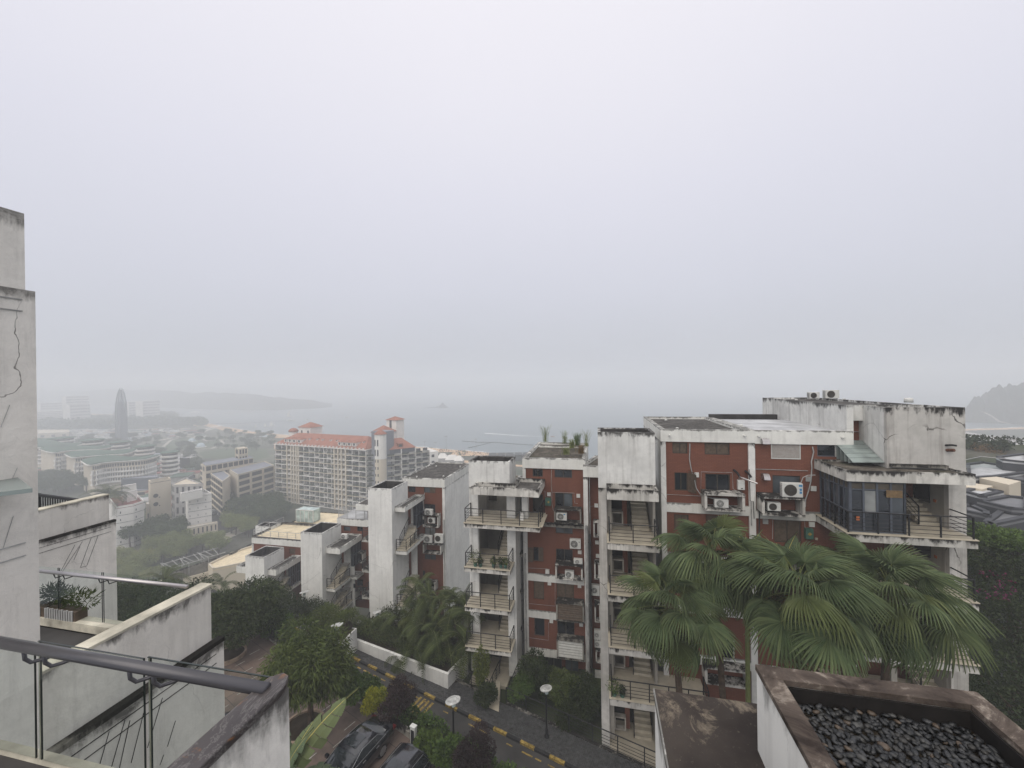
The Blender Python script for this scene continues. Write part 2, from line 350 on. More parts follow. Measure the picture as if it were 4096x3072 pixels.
M['kerbblack'] = plain('worn_black_paint', (.025, .025, .025), .8, 0, .3, 4)
M['roadwhite'] = plain('worn_white_paint', (.33, .32, .29), .8, 0, .5, 2.5)
kb = tag(link('kerb', None), None, None, None, 'structure'); kb.location = RP(0, 0, RZ)
kmy = MB().box(0, .97, -.09, .09, 0, .15).mesh('kerb_stone', M['yellow']); kmb = MB().box(0, .97, -.09, .09, 0, .15).mesh('kerb_stone', M['kerbblack'])
ang = math.atan2(rdir.y, rdir.x)
for i in range(-24, 13):
    p = Vector(RP(i * .99, .09, RZ)) - Vector(kb.location); link('kerb_stone', kmy if i % 2 else kmb, kb, p, ang)
ln = MB()
for i in range(-16, 13):
    if random.random() < .7:
        a0 = i * 1.0 + random.uniform(0, .3); strip(ln, a0, a0 + random.uniform(.4, .8), -.42 + random.uniform(-.03, .03), -.33, RZ + .004)
single('road_edge_line', ln, M['yellow'], kind='structure')
hb = MB()
hc = Vector(at_z(*(1100 + .4521 * 1268, 2450 + .4521 * 852), RZ))
for q in range(4):
    cx_ = (hc - k0).dot(rdir) + (q - 1.5) * .36; cn_ = (hc - k0).dot(ndir)
    hb.add([RP(cx_ - .09, cn_ - 1.0, RZ + .004), RP(cx_ + .09, cn_ - 1.0, RZ + .004), RP(cx_ + .09, cn_ + .9, RZ + .004), RP(cx_ - .09, cn_ + .9, RZ + .004)], [(0, 1, 2, 3)])
single('road_hump_marking', hb, M['yellow'], kind='structure')
# cobbled pavement
PV = RZ + .13
pv = MB(); strip(pv, -26, 16, .18, 2.1, PV - .03); pvo = single('pavement', pv, M['soil'], kind='structure')
cb = MB()
for i in range(int(40 / .23)):
    s0 = -25 + i * .23
    for j in range(15):
        n0 = .2 + j * .125; off = .115 * (j % 2); z = PV + random.uniform(-.012, .012)
        strip(cb, s0 + off, s0 + off + .205, n0, n0 + .108, PV - .03, z)
M['cobble'] = plain('dark_cobble', (.055, .055, .055), .55, 0, .5, 5, .4)
o = cb.mesh('cobbles', M['cobble']); tag(link('cobbles', o, pvo), None, None, None, 'stuff')
# parking terrace
PZ = -21.0
w0 = Vector(at_z(1339, 2744, PZ)); w1 = Vector(at_z(1805, 3072, PZ)); wd = (w1 - w0).normalized(); wn = Vector((wd.y, -wd.x, 0))
if wn.y > 0: wn = -wn
def WP(s, n, z): p = w0 + wd * s + wn * n; return (p.x, p.y, z)      # n grows into the car park
c1 = Vector(at_z(1060, 2512, PZ)); c2 = Vector(at_z(866, 2579, PZ))
pk = MB(); P = [(c1.x, c1.y), (c2.x, c2.y), (-40, 16), (-22, -2), (10, -2), WP(18, 0, 0)[:2], WP(-1, 0, 0)[:2]]
pk.prism(P, -23.2, PZ)
t = NT('stained_paving'); br = t.n('ShaderNodeTexBrick'); mp = t.n('ShaderNodeMapping'); mp.inputs['Rotation'].default_value = (0, 0, -math.atan2(wd.y, wd.x)); t.l(t.pos, mp.inputs[0]); t.l(mp.outputs[0], br.inputs[0])
br.inputs['Scale'].default_value = 1; br.inputs['Brick Width'].default_value = 2.6; br.inputs['Row Height'].default_value = 1.9; br.inputs['Mortar Size'].default_value = .02; br.offset = 0
br.inputs['Color1'].default_value = (.18, .132, .105, 1); br.inputs['Color2'].default_value = (.14, .105, .088, 1); br.inputs['Mortar'].default_value = (.05, .045, .04, 1)
k = t.mix(t.rng(t.noise(.35, 6, .7), .4, .62, 0, .8), br.outputs[0], (.055, .048, .043)); t.bump(t.noise(20, 3), .2, .01); M['paving'] = t.done(k, .75, 0, .25)
single('parking_lot', pk, M['paving'], kind='structure')
# painted bay dashes, laid out in rows across the bays
dm = MB()
for i in range(-9, 14):
    for j in range(0, 12):
        s0, n0 = i * 1.25 + .5 * (j % 2), 1.0 + j * 1.25
        p = WP(s0, n0, PZ + .004); X, Y = p[0], p[1]
        if Y > 34.5 or X < -26 or X > -1 or random.random() < .12: continue
        L_ = random.uniform(.55, .8)
        dm.add([WP(s0, n0, PZ + .004), WP(s0 + .055, n0, PZ + .004), WP(s0 + .055, n0 + L_, PZ + .004), WP(s0, n0 + L_, PZ + .004)], [(0, 1, 2, 3)])
single('parking_bay_dashes', dm, M['roadwhite'], kind='structure')
def low_wall(p, q, th, z0, z1, label, mat, name='low_wall', cat='wall', group=None):
    p, q = Vector((*p[:2], 0)), Vector((*q[:2], 0)); d = (q - p); Ln = d.length; an = math.atan2(d.y, d.x)
    T = Thing(name, label, cat, (p.x, p.y, z0), group, 'world', an)
    T.part('wall_body', MB().box(0, Ln, 0, th, 0, z1 - z0 - .05), mat); T.part('coping', MB().box(-.02, Ln + .02, -.02, th + .02, z1 - z0 - .05, z1 - z0), M['concrete']); return T
low_wall(WP(-9.5, 0, 0), WP(18, 0, 0), .22, -22.4, PZ + .38, 'long low mouldy retaining wall between the car park and the hedge', M['concrete'])
low_wall((c2.x - 9, c2.y - 11.5), (c2.x, c2.y), .22, -23, PZ + .55, 'mouldy low wall closing the far left side of the car park', M['concrete'])
low_wall((c2.x + .1, c2.y + .1), (c1.x, c1.y), .22, -23, PZ + .5, 'short mouldy wall at the far corner of the car park', M['concrete'])
c3_ = Vector(at_z(1131, 2589, PZ)); low_wall((c1.x + .3, c1.y), WP(-6.0, .1, 0), .25, -23, PZ + .7, 'dark stained wall beside the trees at the far end of the car park', M['concrete'])
# white planter along the pavement, in front of the middle block
pa = Vector(at_z(1358, 2572, RZ)); pb = Vector(at_z(1792, 2762, RZ)); pd = (pb - pa).normalized(); Lp = (pb - pa).length
T = Thing('planter_wall', 'long white planter wall beside the cobbled pavement with clipped hedge', 'planter', (pa.x, pa.y, RZ - .6), None, 'world', math.atan2(pd.y, pd.x))
PB = (pa, pd, Lp)
T.part('front_wall', MB().add([(0, 0, 0), (Lp, 0, 0), (Lp, .2, 0), (0, .2, 0), (0, 0, 1.45), (Lp, 0, 1.78), (Lp, .2, 1.78), (0, .2, 1.45)], [(3, 2, 1, 0), (4, 5, 6, 7), (0, 1, 5, 4), (1, 2, 6, 5), (2, 3, 7, 6), (3, 0, 4, 7)], drip=[1.4] * 4 + [.3] * 4), M['white_clean'])
T.part('end_wall', MB().box(Lp - .2, Lp - .003, .2, 2.6, 0, 1.775), M['white_clean'])
T.part('end_wall', MB().box(.003, .2, .2, 2.2, 0, 1.45), M['white_clean'])
T.part('planter_soil', MB().box(.2, Lp - .2, .2, 2.6, .2, 1.3), M['soil'])
# ---- right hill across the bay, left headland, island
def ridge(name, base, peaks, zb, mat, rows=14, seed=3, depth=260, rough=.06):
    """base: near foot points (X,Y); peaks: heights above foot; a hill body with real depth"""
    rn = np.random.RandomState(seed); n = 90; t_ = np.linspace(0, 1, n); tb = np.linspace(0, 1, len(base))
    bx = np.interp(t_, tb, [b[0] for b in base]); by = np.interp(t_, tb, [b[1] for b in base]); hp = np.interp(t_, tb, peaks)
    mb = MB(); vs = []
    ph = rn.rand(8) * 6.28
    for r in range(rows + 1):
        f = r / rows; prof = math.sin(min(f * 1.0, 1) * math.pi) ** .8
        for i in range(n):
            wob = sum(math.sin(i * (.23 + .31 * q) + ph[q] + r * (.5 + .2 * q)) / (q + 1.2) for q in range(7))
            z = hp[i] * prof * (1 + rough * wob) + (rough * 18 * wob * prof * min(1, hp[i] / 60))
            X, Y = bx[i], by[i]; k_ = math.hypot(X, Y); vs.append((X * (1 + f * depth / k_), Y * (1 + f * depth / k_), zb + z))
    mb.add(vs, [(r * n + i, r * n + i + 1, (r + 1) * n + i + 1, (r + 1) * n + i) for r in range(rows) for i in range(n - 1)])
    return single(name, mb, mat, kind='structure', smooth=True)
t = NT('wooded_slope'); a_ = t.noise(.03, 7, .65); b_ = t.noise(.25, 4, .6); k = t.mix(t.rng(a_, .4, .6), (.022, .03, .018), (.06, .065, .045)); k = t.mix(t.rng(b_, .4, .7, 0, .6), k, (.015, .02, .012)); t.bump(b_, 1, 3); M['wood'] = t.done(k, 1, 0, .02)
rb = [at_z(px, py, -70) for px, py in ((3835, 1735), (3900, 1735), (3960, 1738), (4040, 1742), (4200, 1760), (4600, 1800))]
ridge('hill', [(p[0] * 1.25, p[1] * 1.25) for p in rb], [0, 36, 47, 60, 64, 70], -71, M['wood'], seed=5, depth=240)
hb_ = [at_z(px, py, -70) for px, py in ((100, 1618), (400, 1622), (700, 1632), (900, 1638), (1100, 1640), (1250, 1634), (1335, 1628))]
ridge('headland', [(p[0], p[1]) for p in hb_], [74, 70, 62, 52, 38, 20, 0], -71, M['wood'], seed=8, depth=420)
mb_ = [at_z(px, py, -70) for px, py in ((-300, 1612), (200, 1606), (520, 1600), (760, 1598), (1000, 1598))]
ridge('distant_hill', [(p[0] * 1.05, p[1] * 1.05) for p in mb_], [90, 90, 100, 85, 60], -71, M['wood'], seed=9, depth=600)
ip = at_z(1742, 1630, -70)
i_ = MB(); vs = []; n = 36
prof = [(0, 0), (.1, .6), (.2, 1), (.35, 2.2), (.5, 3), (.62, 5), (.70, 9), (.76, 17), (.80, 14), (.84, 8), (.9, 4.5), (.96, 2), (1, 0)]
for a0, hh in prof:
    for q in range(7):
        f = q / 6; vs.append((ip[0] - 44 + a0 * 86, ip[1] + (f - .5) * (8 + hh * 2), -70.3 + (hh + .3) * math.sin(f * math.pi) * (1 + .1 * random.uniform(-1, 1))))
i_.add(vs, [(i * 7 + q, (i + 1) * 7 + q, (i + 1) * 7 + q + 1, i * 7 + q + 1) for i in range(len(prof) - 1) for q in range(6)])
M['rock'] = plain('wet_rock', (.06, .06, .058), .9, 0, .4, .2)
single('island', i_, M['rock'], kind='structure', smooth=True)
# zig-zag path and pale quarry terraces on the right hill foot: thin slabs lying on the slope are built in the town part
# ================================================================== ESTATE BLOCKS: shared builders
def railing(T, parent, path, z, h=1.05, rails=4, post_gap=1.35, r=.016, mat=None, ends=(True, True), zs=None):
    """path: list of (u, v); posts and rails are each an object of their own"""
    mat = mat or M['iron']; zs = zs or [z] * len(path)
    for (a, b, za, zb) in zip(path, path[1:], zs, zs[1:]):
        L_ = math.hypot(b[0] - a[0], b[1] - a[1]); n = max(1, round(L_ / post_gap))
        for i in range(n + 1):
            f = i / n; x, y, zc = a[0] + (b[0] - a[0]) * f, a[1] + (b[1] - a[1]) * f, za + (zb - za) * f
            if i == n and (b != path[-1]): continue
            T.part('railing_post', MB().box(x - .028, x + .028, y - .028, y + .028, zc, zc + h), mat, parent)
        for q in range(rails + 1):
            zh = h if q == rails else .15 + q * (h - .28) / rails
            rr = .034 if q == rails else .016
            T.part('top_rail' if q == rails else 'rail', MB().tube([(a[0], a[1], za + zh), (b[0], b[1], zb + zh)], rr, 5), mat, parent)
PANE_D = .11
def window(T, wall, v, r, sash=2, pane='pane', fr='frame', name='window', fw=.055, open_sash=None):
    a, b, c, d = r; y0 = v + PANE_D - .05; y1 = v + PANE_D
    m = MB()
    for q in ((a, b, c, c + fw), (a, b, d - fw, d), (a, a + fw, c + fw, d - fw), (b - fw, b, c + fw, d - fw)): m.box(q[0], q[1], y0, y1, q[2], q[3])
    for i in range(1, sash): x = a + (b - a) * i / sash; m.box(x - fw / 2, x + fw / 2, y0, y1, c + fw, d - fw)
    f = T.part(name, m, M[fr])
    for i in range(sash):
        x0, x1 = a + (b - a) * i / sash, a + (b - a) * (i + 1) / sash
        pm = pane if isinstance(pane, str) else pane[i % len(pane)]
        T.part('pane', MB().box(x0 + fw / 2, x1 - fw / 2, y1 - .02 + .004 * (i % 2), y1 + .01 + .004 * (i % 2), c + fw, d - fw), M[pm], f)
    return f
def louvre(T, v, r, n, mat, name='louvre_panel', proud=.04, tilt=.5, depth=.06, th=None):
    a, b, c, d = r; fw = .045; m = MB()
    for q in ((a, b, c, c + fw), (a, b, d - fw, d), (a, a + fw, c + fw, d - fw), (b - fw, b, c + fw, d - fw)): m.box(q[0], q[1], v - proud, v + .02, q[2], q[3])
    f = T.part(name, m, M[mat]); hh = (d - c - 2 * fw) / n; sl = MB(); t_ = hh * tilt
    sl.add([(0, 0, 0), (b - a - 2 * fw, 0, 0), (b - a - 2 * fw, depth, hh * .55), (0, depth, hh * .55), (0, 0, t_ * .35), (b - a - 2 * fw, 0, t_ * .35), (b - a - 2 * fw, depth, hh * .55 + t_ * .35), (0, depth, hh * .55 + t_ * .35)],
           [(3, 2, 1, 0), (4, 5, 6, 7), (0, 1, 5, 4), (1, 2, 6, 5), (2, 3, 7, 6), (3, 0, 4, 7)], drip=[3] * 8)
    me = sl.mesh('slat', M[mat])
    for i in range(n): T.inst('slat', me, (a + fw + T.o[0], v - proud * .8 + T.o[1], c + fw + i * hh + T.o[2]) if False else (a + fw, v - proud * .8, c + fw + i * hh), f)
    return f
def ac_shelf(T, v, r, depth=.75, th=.11, mat='concrete', name='ac_shelf', louvred=0):
    """concrete box frame for the condensers, open to the front"""
    a, b, c, d = r; m = MB(); y0, y1 = v - depth, v - .003
    m.box(a, b, y0, y1, c, c + th); m.box(a, b, y0 - .02, y1, d - th, d); m.box(a, a + th, y0 + .01, y1, c + th, d - th); m.box(b - th, b, y0 + .01, y1, c + th, d - th)
    o = T.part(name, m, M[mat])
    if louvred: louvre(T, y0 + .10, (a + th, b - th, c + th, d - th), louvred, 'louvre' if louvred == 6 else 'shutter', 'grille')
    return (a + th, b - th, y0 + .1, c + th)
def wire(T, pts, r=.012, mat='pipe', name='cable'):
    return T.part(name, MB().tube(pts, r, 5), M[mat])
def pipe(T, u, v, z0, z1, r=.055, mat='pipe', name='drain_pipe'):
    o = T.part(name, MB().tube([(u, v, z0), (u, v, z1)], r, 8), M[mat])
    m = MB(); z = z0 + .6
    while z < z1: m.tube([(u, v, z), (u, v, z + .1)], r * 1.3, 8); z += 2.4
    T.part('pipe_collar', m, M[mat], o); return o
def ac_unit(frame_v, u, z, w_=.82, h=.56, dp=.32, label='', logo=None, fan='dark', group='outdoor air conditioner units on the estate facades', world=None, rz=0):
    """condenser facing the camera: casing, fan guard, side vents, feet"""
    T = Thing('air_conditioner', label, 'air conditioner', (u, frame_v, z), group) if world is None else Thing('air_conditioner', label, 'air conditioner', world, group, 'world', rz)
    o = T.o; m = MB(); x0, y0, z0 = o
    m.box(x0, x0 + w_, y0, y0 + dp, z0 + .03, z0 + h); c = T.part('casing', m, M['acwhite']); bevel(c, .015)
    cx, cz, rr = x0 + w_ * .40, z0 + h * .52, min(h * .40, w_ * .33)
    g_ = MB(); n = 20
    ring = [(cx + rr * math.cos(2 * math.pi * i / n), cz + rr * math.sin(2 * math.pi * i / n)) for i in range(n)]
    g_.add([(x, y0 - .012, z) for x, z in ring] + [(x, y0 + .002, z) for x, z in ring], [tuple(range(n - 1, -1, -1))] + [(i, (i + 1) % n, (i + 1) % n + n, i + n) for i in range(n)])
    gd = T.part('fan_guard', g_, M['acgrille' if fan == 'dark' else 'frame'])
    b_ = MB()
    for k_ in range(3):
        r2 = rr * (.95 - .3 * k_); b_.tube([(cx + r2 * math.cos(2 * math.pi * i / 16), y0 - .02, cz + r2 * math.sin(2 * math.pi * i / 16)) for i in range(17)], .006, 4)
    for k_ in range(8):
        a_ = math.pi * k_ / 8; b_.tube([(cx - rr * math.cos(a_), y0 - .02, cz - rr * math.sin(a_)), (cx + rr * math.cos(a_), y0 - .02, cz + rr * math.sin(a_))], .004, 4)
    T.part('guard_ring', b_, M['acwhite' if fan == 'dark' else 'acgrille'], gd)
    s_ = MB()
    for k_ in range(7): s_.box(x0 - .006, x0 + .001, y0 + .04, y0 + dp - .04, z0 + .1 + k_ * h * .11, z0 + .12 + k_ * h * .11)
    T.part('side_vent', s_, M['acgrille'])
    for q in (.12, w_ - .18): T.part('foot', MB().box(x0 + q, x0 + q + .06, y0 - .01, y0 + dp + .01, z0, z0 + .03), M['iron'])
    if logo == 'blue':
        for q in ((.80, .97, .78, .93), (.83, .95, .50, .66), (.83, .95, .30, .46)): T.part('energy_sticker', MB().box(x0 + w_ * q[0], x0 + w_ * q[1], y0 - .004, y0, z0 + h * q[2], z0 + h * q[3]), M['blue'])
    elif logo == 'badge': T.part('badge', MB().box(x0 + w_ * .68, x0 + w_ * .86, y0 - .004, y0, z0 + h * .76, z0 + h * .88), M['blue'])
    elif logo == 'mark': T.part('badge', MB().add([(x0 + w_ * .86, y0 - .003, z0 + h * .86), (x0 + w_ * .80, y0 - .003, z0 + h * .72), (x0 + w_ * .92, y0 - .003, z0 + h * .72)], [(0, 1, 2)]), M['iron'])
    return T
M['blue'] = plain('blue_sticker', (.06, .22, .42), .5, 0, .1, 3)
M['orange'] = plain('orange_plastic', (.42, .13, .05), .6)
M['green'] = plain('green_plastic', (.05, .12, .09), .6)
def flight(T, parent, u0, u1, v0, z0, n=9, rise=.167, run=.28, dirn=1, rail=True, mesh=None):
    me = mesh or box_mesh('step', u1 - u0, run + .03, rise, M['step'])
    for i in range(n):
        y = v0 + i * run if dirn > 0 else v0 - (i + 1) * run - .03
        T.inst('step', me, (u0, y, z0 + i * rise), parent)
    y1 = v0 + dirn * n * run; sb = MB(); th = .16
    sb.add([(u0 + .01, v0, z0 - th), (u1 - .01, v0, z0 - th), (u1 - .01, y1, z0 + n * rise - th), (u0 + .01, y1, z0 + n * rise - th), (u0 + .01, v0, z0 + .01), (u1 - .01, v0, z0 + .01), (u1 - .01, y1, z0 + n * rise - .12), (u0 + .01, y1, z0 + n * rise - .12)],
           [(3, 2, 1, 0), (4, 5, 6, 7), (0, 1, 5, 4), (1, 2, 6, 5), (2, 3, 7, 6), (3, 0, 4, 7)] if dirn > 0 else [(0, 1, 2, 3), (7, 6, 5, 4), (4, 5, 1, 0), (5, 6, 2, 1), (6, 7, 3, 2), (7, 4, 0, 3)], drip=[9] * 8)
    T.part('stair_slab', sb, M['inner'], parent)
    if rail: railing(T, parent, [(u0 - .03, v0), (u0 - .03, y1)], z0, .95, 3, 1.2, zs=[z0 + .05, z0 + n * rise])
    return me
def tray(T, name, poly, z0, z1, rim=.16, mat='edge', fill='gravel', fillz=None, rim_w=.14):
    """canopy or roof planter: an upstand along the outline with gravel inside"""
    m = MB(); n = len(poly); cx = sum(p[0] for p in poly) / n; cyy = sum(p[1] for p in poly) / n
    area = sum(poly[i][0] * poly[(i + 1) % n][1] - poly[(i + 1) % n][0] * poly[i][1] for i in range(n))
    if area < 0: poly = poly[::-1]
    inn = []
    for i in range(n):
        p0, p1, p2 = Vector(poly[i - 1]), Vector(poly[i]), Vector(poly[(i + 1) % n])
        d1, d2 = (p1 - p0).normalized(), (p2 - p1).normalized(); n1 = Vector((-d1.y, d1.x)); n2 = Vector((-d2.y, d2.x))
        k_ = (n1 + n2) / max(.3, 1 + n1.dot(n2)); q = p1 + k_ * rim_w; inn.append((q.x, q.y))
    V = [(x, y, z0) for x, y in poly] + [(x, y, z1) for x, y in poly] + [(x, y, z1) for x, y in inn] + [(x, y, z1 - rim) for x, y in inn]
    F = [tuple(range(n - 1, -1, -1))]
    for i in range(n):
        j = (i + 1) % n; F += [(i, j, n + j, n + i), (n + i, n + j, 2 * n + j, 2 * n + i), (2 * n + i, 2 * n + j, 3 * n + j, 3 * n + i)]
    m.add(V, F); o = T.part(name, m, M[mat])
    fz = z1 - rim + .01 if fillz is None else fillz
    T.part('roof_fill', MB().add([(x, y, fz) for x, y in inn], [tuple(range(n))]), M[fill], o)
    return o
def box_part(T, name, mat, u0, u1, v0, v1, z0, z1, parent=None): return T.part(name, MB().box(u0, u1, v0, v1, z0, z1), M[mat] if isinstance(mat, str) else mat, parent)
GZ0 = -22.6
# ------------------------------------------------------------------ middle block (D)
vb, vc, vf = 28.25, 29.75, 31.6
T = Thing('apartment_block', 'middle red tiled block with grass growing on its gravel roof', 'apartment block', (uu(K4, vb, 205, 1085), vc, GZ0), 'stepped apartment blocks of the hillside estate'); D = T
uL = uu(K4, vc, 186, 800); uR = uu(K4, vc, 640, 900); uc0 = uu(K4, vc, 557, 900); uc1 = uu(K4, vc, 598, 900); ucl = uu(K4, vc, 275, 900)
lev = [zz(K4, vb, 210, 1085), zz(K4, vb, 215, 1520), zz(K5, vb, 165, 430), zz(K5, vb, 170, 735)]
lev.append(lev[3] - 3.0)
zt = zz(K4, vc, 380, 478); zcan = zz(K4, vb, 205, 728); zcan0 = zz(K4, vb, 205, 803)
ush = uu(K4, vc, 583, 480)
M['lining0'] = plain('black_lining', (.045, .042, .04), .95, 0, .6, 2)
# shaft: open-topped box of four walls
def shaft(T, u0, u1, v0, v1, z0, z1, mat='white', th=.16, floor=.9, name='shaft'):
    m = MB(); m.box(u0, u1, v0, v0 + th, z0, z1); m.box(u0, u1, v1 - th, v1, z0, z1 - .003); m.box(u0, u0 + th, v0 + th, v1 - th, z0, z1 - .002); m.box(u1 - th, u1, v0 + th, v1 - th, z0, z1 - .004)
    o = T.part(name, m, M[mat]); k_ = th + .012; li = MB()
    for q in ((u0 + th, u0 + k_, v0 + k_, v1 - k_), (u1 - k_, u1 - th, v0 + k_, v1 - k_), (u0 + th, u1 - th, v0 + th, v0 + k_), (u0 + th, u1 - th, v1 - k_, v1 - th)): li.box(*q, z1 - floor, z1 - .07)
    T.part('shaft_lining', li, M['lining0'], o); box_part(T, 'shaft_floor', 'felt', u0 + th, u1 - th, v0 + th, v1 - th, z1 - floor - .1, z1 - floor, o); return o  # added near-black sheets make the shaft's inside faces dark
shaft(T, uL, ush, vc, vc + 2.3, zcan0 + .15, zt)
# columns and side walls down to the ground
box_part(T, 'column', 'white', uL, ucl, vc, vc + .3, GZ0, zcan0 + .147)
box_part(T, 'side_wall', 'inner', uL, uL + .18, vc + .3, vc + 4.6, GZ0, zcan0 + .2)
box_part(T, 'column', 'white', uc0, uR, vc, vc + .35, GZ0, zcan0 + .147)
ucr = uR
box_part(T, 'side_wall', 'white', uc0 + .06, uR - .003, vc + .35, vc + 4.4, GZ0, zcan0 + .14)
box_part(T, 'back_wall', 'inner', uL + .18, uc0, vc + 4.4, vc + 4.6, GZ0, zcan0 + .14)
# canopy tray, L shaped round the shaft
zc = (uu(K4, vb, 205, 760), uu(K4, vb, 872, 790)); kk = vc + .01
tray(T, 'canopy', [(zc[0], vb), (zc[1], vb), (zc[1], vf - .01), (ush + .35, vf - .01), (ush + .35, kk), (zc[0], kk)], zcan0, zcan, .3, 'edge', 'gravel', rim_w=.16)
# balconies
step_me = None
bR_top, bR = uu(K4, vb, 880, 1180), uu(K4, vb, 588, 1540)
us0, us1 = uu(K4, vc + .5, 468, 1300), uu(K4, vc + .5, 556, 1300)
for i, z in enumerate(lev):
    ur = bR_top if i == 0 else bR
    if i < 4:
        poly = [(uL + .06, vb), (ur, vb), (ur, vf - .01 if i == 0 else vc + .1), (uL + .06, vf - .01 if i == 0 else vc + .1)]
        b = T.part('balcony', MB().prism(poly, z - .36, z - .04), M['edge'])
        T.part('balcony_floor', MB().prism([(uL + .03, vb - .03), (ur + .03, vb - .03), (ur + .03, vf - .02 if i == 0 else vc + 2), (uL + .03, vf - .02 if i == 0 else vc + 2)], z - .04, z), M['cream'], b)
        # floor tiles laid with open joints
        tl = MB(); x = uL + .05
        while x < ur - .35:
            y = vb + .05
            while y < (vc + 1.4):
                tl.box(x, x + .585, y, min(y + .585, vc + 1.4), z, z + .012); y += .6
            x += .6
        T.part('floor_tiles', tl, M['cream'], b, kind='stuff')
        path = [(uL + .15, vc - .05), (uL + .15, vb + .09), (ur - .08, vb + .09), (ur - .08, vf - .1 if i == 0 else vc - .02)]
        railing(T, b, path, z + .012, 1.05, 4, 1.25)
    else: b = T.part('landing', MB().box(uL + .2, uc0 + .05, vb + .5, vc + 2, z - .3, z), M['cream'])
    if i: 
        st = T.part('staircase', MB().box(uL + .2, uc0, vc + 3.35, vc + 4.4, z + 1.5 - .18, z + 1.5), M['inner'])
        step_me = flight(T, st, us0, us1, vc + .75, z, 9, .167, .285, 1, True, step_me)
        if i: flight(T, st, uL + .55, us0 - .12, vc + 3.3, z + 1.5, 8, .18, .3, -1, False)
    lb = T.part('door_opening', MB().box(uL + .183, uL + .2, vc + .9, vc + 1.5, z + 1.0, z + 2.1), M['dark'])
box_part(T, 'landing_door', 'frame', uu(K4, vc + 4.3, 380, 1000), uu(K4, vc + 4.3, 460, 1000), vc + 4.32, vc + 4.39, lev[0], lev[0] + 2.1)
# recess and pier between stairs and flats
up0, up1 = uu(K4, vf, 722, 1300), uu(K4, vf, 764, 1300)
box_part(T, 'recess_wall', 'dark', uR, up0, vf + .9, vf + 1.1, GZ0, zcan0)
for z in lev[1:]: box_part(T, 'recess_slab', 'concrete', uR, up0, vf - .4, vf + .9, z - .2, z)
for z in lev[1:]:
    wq = window(T, None, vf + .75, (uR + .1, up0 - .1, z + .9, z + 2.0), 1, 'pane', 'frame')
box_part(T, 'pier', 'white', up0, up1, vf - .12, vf + .8, GZ0, zcan0 + .1)
# red facade
ur0, ur1 = uu(K4, vf, 748, 800), uu(K4, vf, 1318, 1000)
zr1, zr0 = zz(K4, vf, 1000, 548), GZ0
W = {}
hs = []
def hole(k, r, *a, **kw): q = R(k, vf, *r); hs.append(q); W[len(hs)] = (q, a, kw)
hole(K4, (812, 552, 912, 630), 2, 'pane', 'frame'); hole(K4, (1028, 560, 1200, 640), 2, 'pane', 'frame')
hole(K4, (812, 800, 915, 1010), 1, 'pane', 'frame'); hole(K4, (1032, 790, 1205, 938), 2, ('pane', 'pane_grey'), 'frame')
hole(K4, (1037, 1105, 1207, 1190), 2, 'pane_grey', 'frame'); hole(K4, (818, 1322, 918, 1462), 2, ('pane', 'shutter'), 'frame')
hole(K4, (1042, 1340, 1207, 1487), 2, 'pane', 'frame')
hole(K5, (637, 228, 715, 372), 1, 'shutter', 'frame'); hole(K5, (812, 248, 943, 385), 2, 'shutter', 'frame')
hole(K5, (642, 517, 720, 652), 1, 'pane', 'frame'); hole(K5, (816, 535, 948, 685), 2, 'pane', 'frame')
hole(K5, (668, 812, 852, 935), 3, 'pane', 'frame'); hole(K5, (877, 838, 978, 968), 2, ('pane_grey', 'pane_grey'), 'frame')
bands = [zz(K4, vf, 1100, 1096) , zz(K4, vf, 900, 1612), zz(K5, vf, 700, 482), zz(K5, vf, 710, 770)]
fw_ = T.part('facade', MB().wall(ur0, ur1, GZ0, zr1, vf, hs, .16), M['red'])
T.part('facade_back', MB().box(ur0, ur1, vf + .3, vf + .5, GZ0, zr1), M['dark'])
for i, (q, a, kw) in W.items(): window(T, fw_, vf, q, *a)
for i, z in enumerate(bands):
    box_part(T, 'floor_band', 'bandw' if i else 'concrete', ur0, ur1, vf - (.42 if i == 0 else .1), vf - .003, z - (.12 if i == 0 else .34), z + (.1 if i == 0 else .26))
# open shutter leaf
q = R(K4, vf, 768, 1322, 816, 1465); sh = T.part('shutter_leaf', MB().box(q[0], q[1], vf - .07, vf - .02, q[2], q[3]), M['shutter'])
for i in range(10): T.part('slat', MB().box(q[0] + .05, q[1] - .05, vf - .085, vf - .07, q[2] + .1 + i * .115, q[2] + .16 + i * .115), M['shutter'], sh)
# ac shelves
s1 = ac_shelf(T, vf, R(K4, vf - .7, 1025, 945, 1290, 1092)); s2 = ac_shelf(T, vf, R(K4, vf - .7, 1035, 1490, 1303, 1645), mat='edge')
s3 = ac_shelf(T, vf, R(K5, vf - .7, 808, 398, 1020, 545), louvred=7); s4 = ac_shelf(T, vf, R(K5, vf - .7, 812, 682, 1020, 832), louvred=6)
# roof: parapet with gravel
rt = zz(K4, vf, 1000, 447); r0, r1 = uu(K4, vf, 713, 470), uu(K4, vf, 1330, 470); rbk = at_z(*K4(890, 287), rt); rv = UV(*rbk[:2])[1]
tray(T, 'roof', [(r0, vf - .12), (r1, vf - .12), (r1, rv), (r0, rv)], zr1, rt, .22, 'bandw', 'gravelmoss', rim_w=.28)
box_part(T, 'roof_curb', 'bandw', r0 + .3, r1 - .3, rv - 2.1, rv - 1.95, rt - .3, rt - .05)
box_part(T, 'corner_pier', 'white', r0, ur0, vf - .1, vf + .4, zcan0, zr1 - .003)
box_part(T, 'block_side_wall', 'white', r1 - .25, r1, vf + .1, rv, GZ0, zr1 - .003)
box_part(T, 'block_back', 'white', r0, r1 - .25, rv - .3, rv - .05, GZ0, zr1 - .003)
box_part(T, 'block_side_wall', 'white', r0 + .02, r0 + .27, vf + .4, rv - .3, GZ0, zr1 - .003)
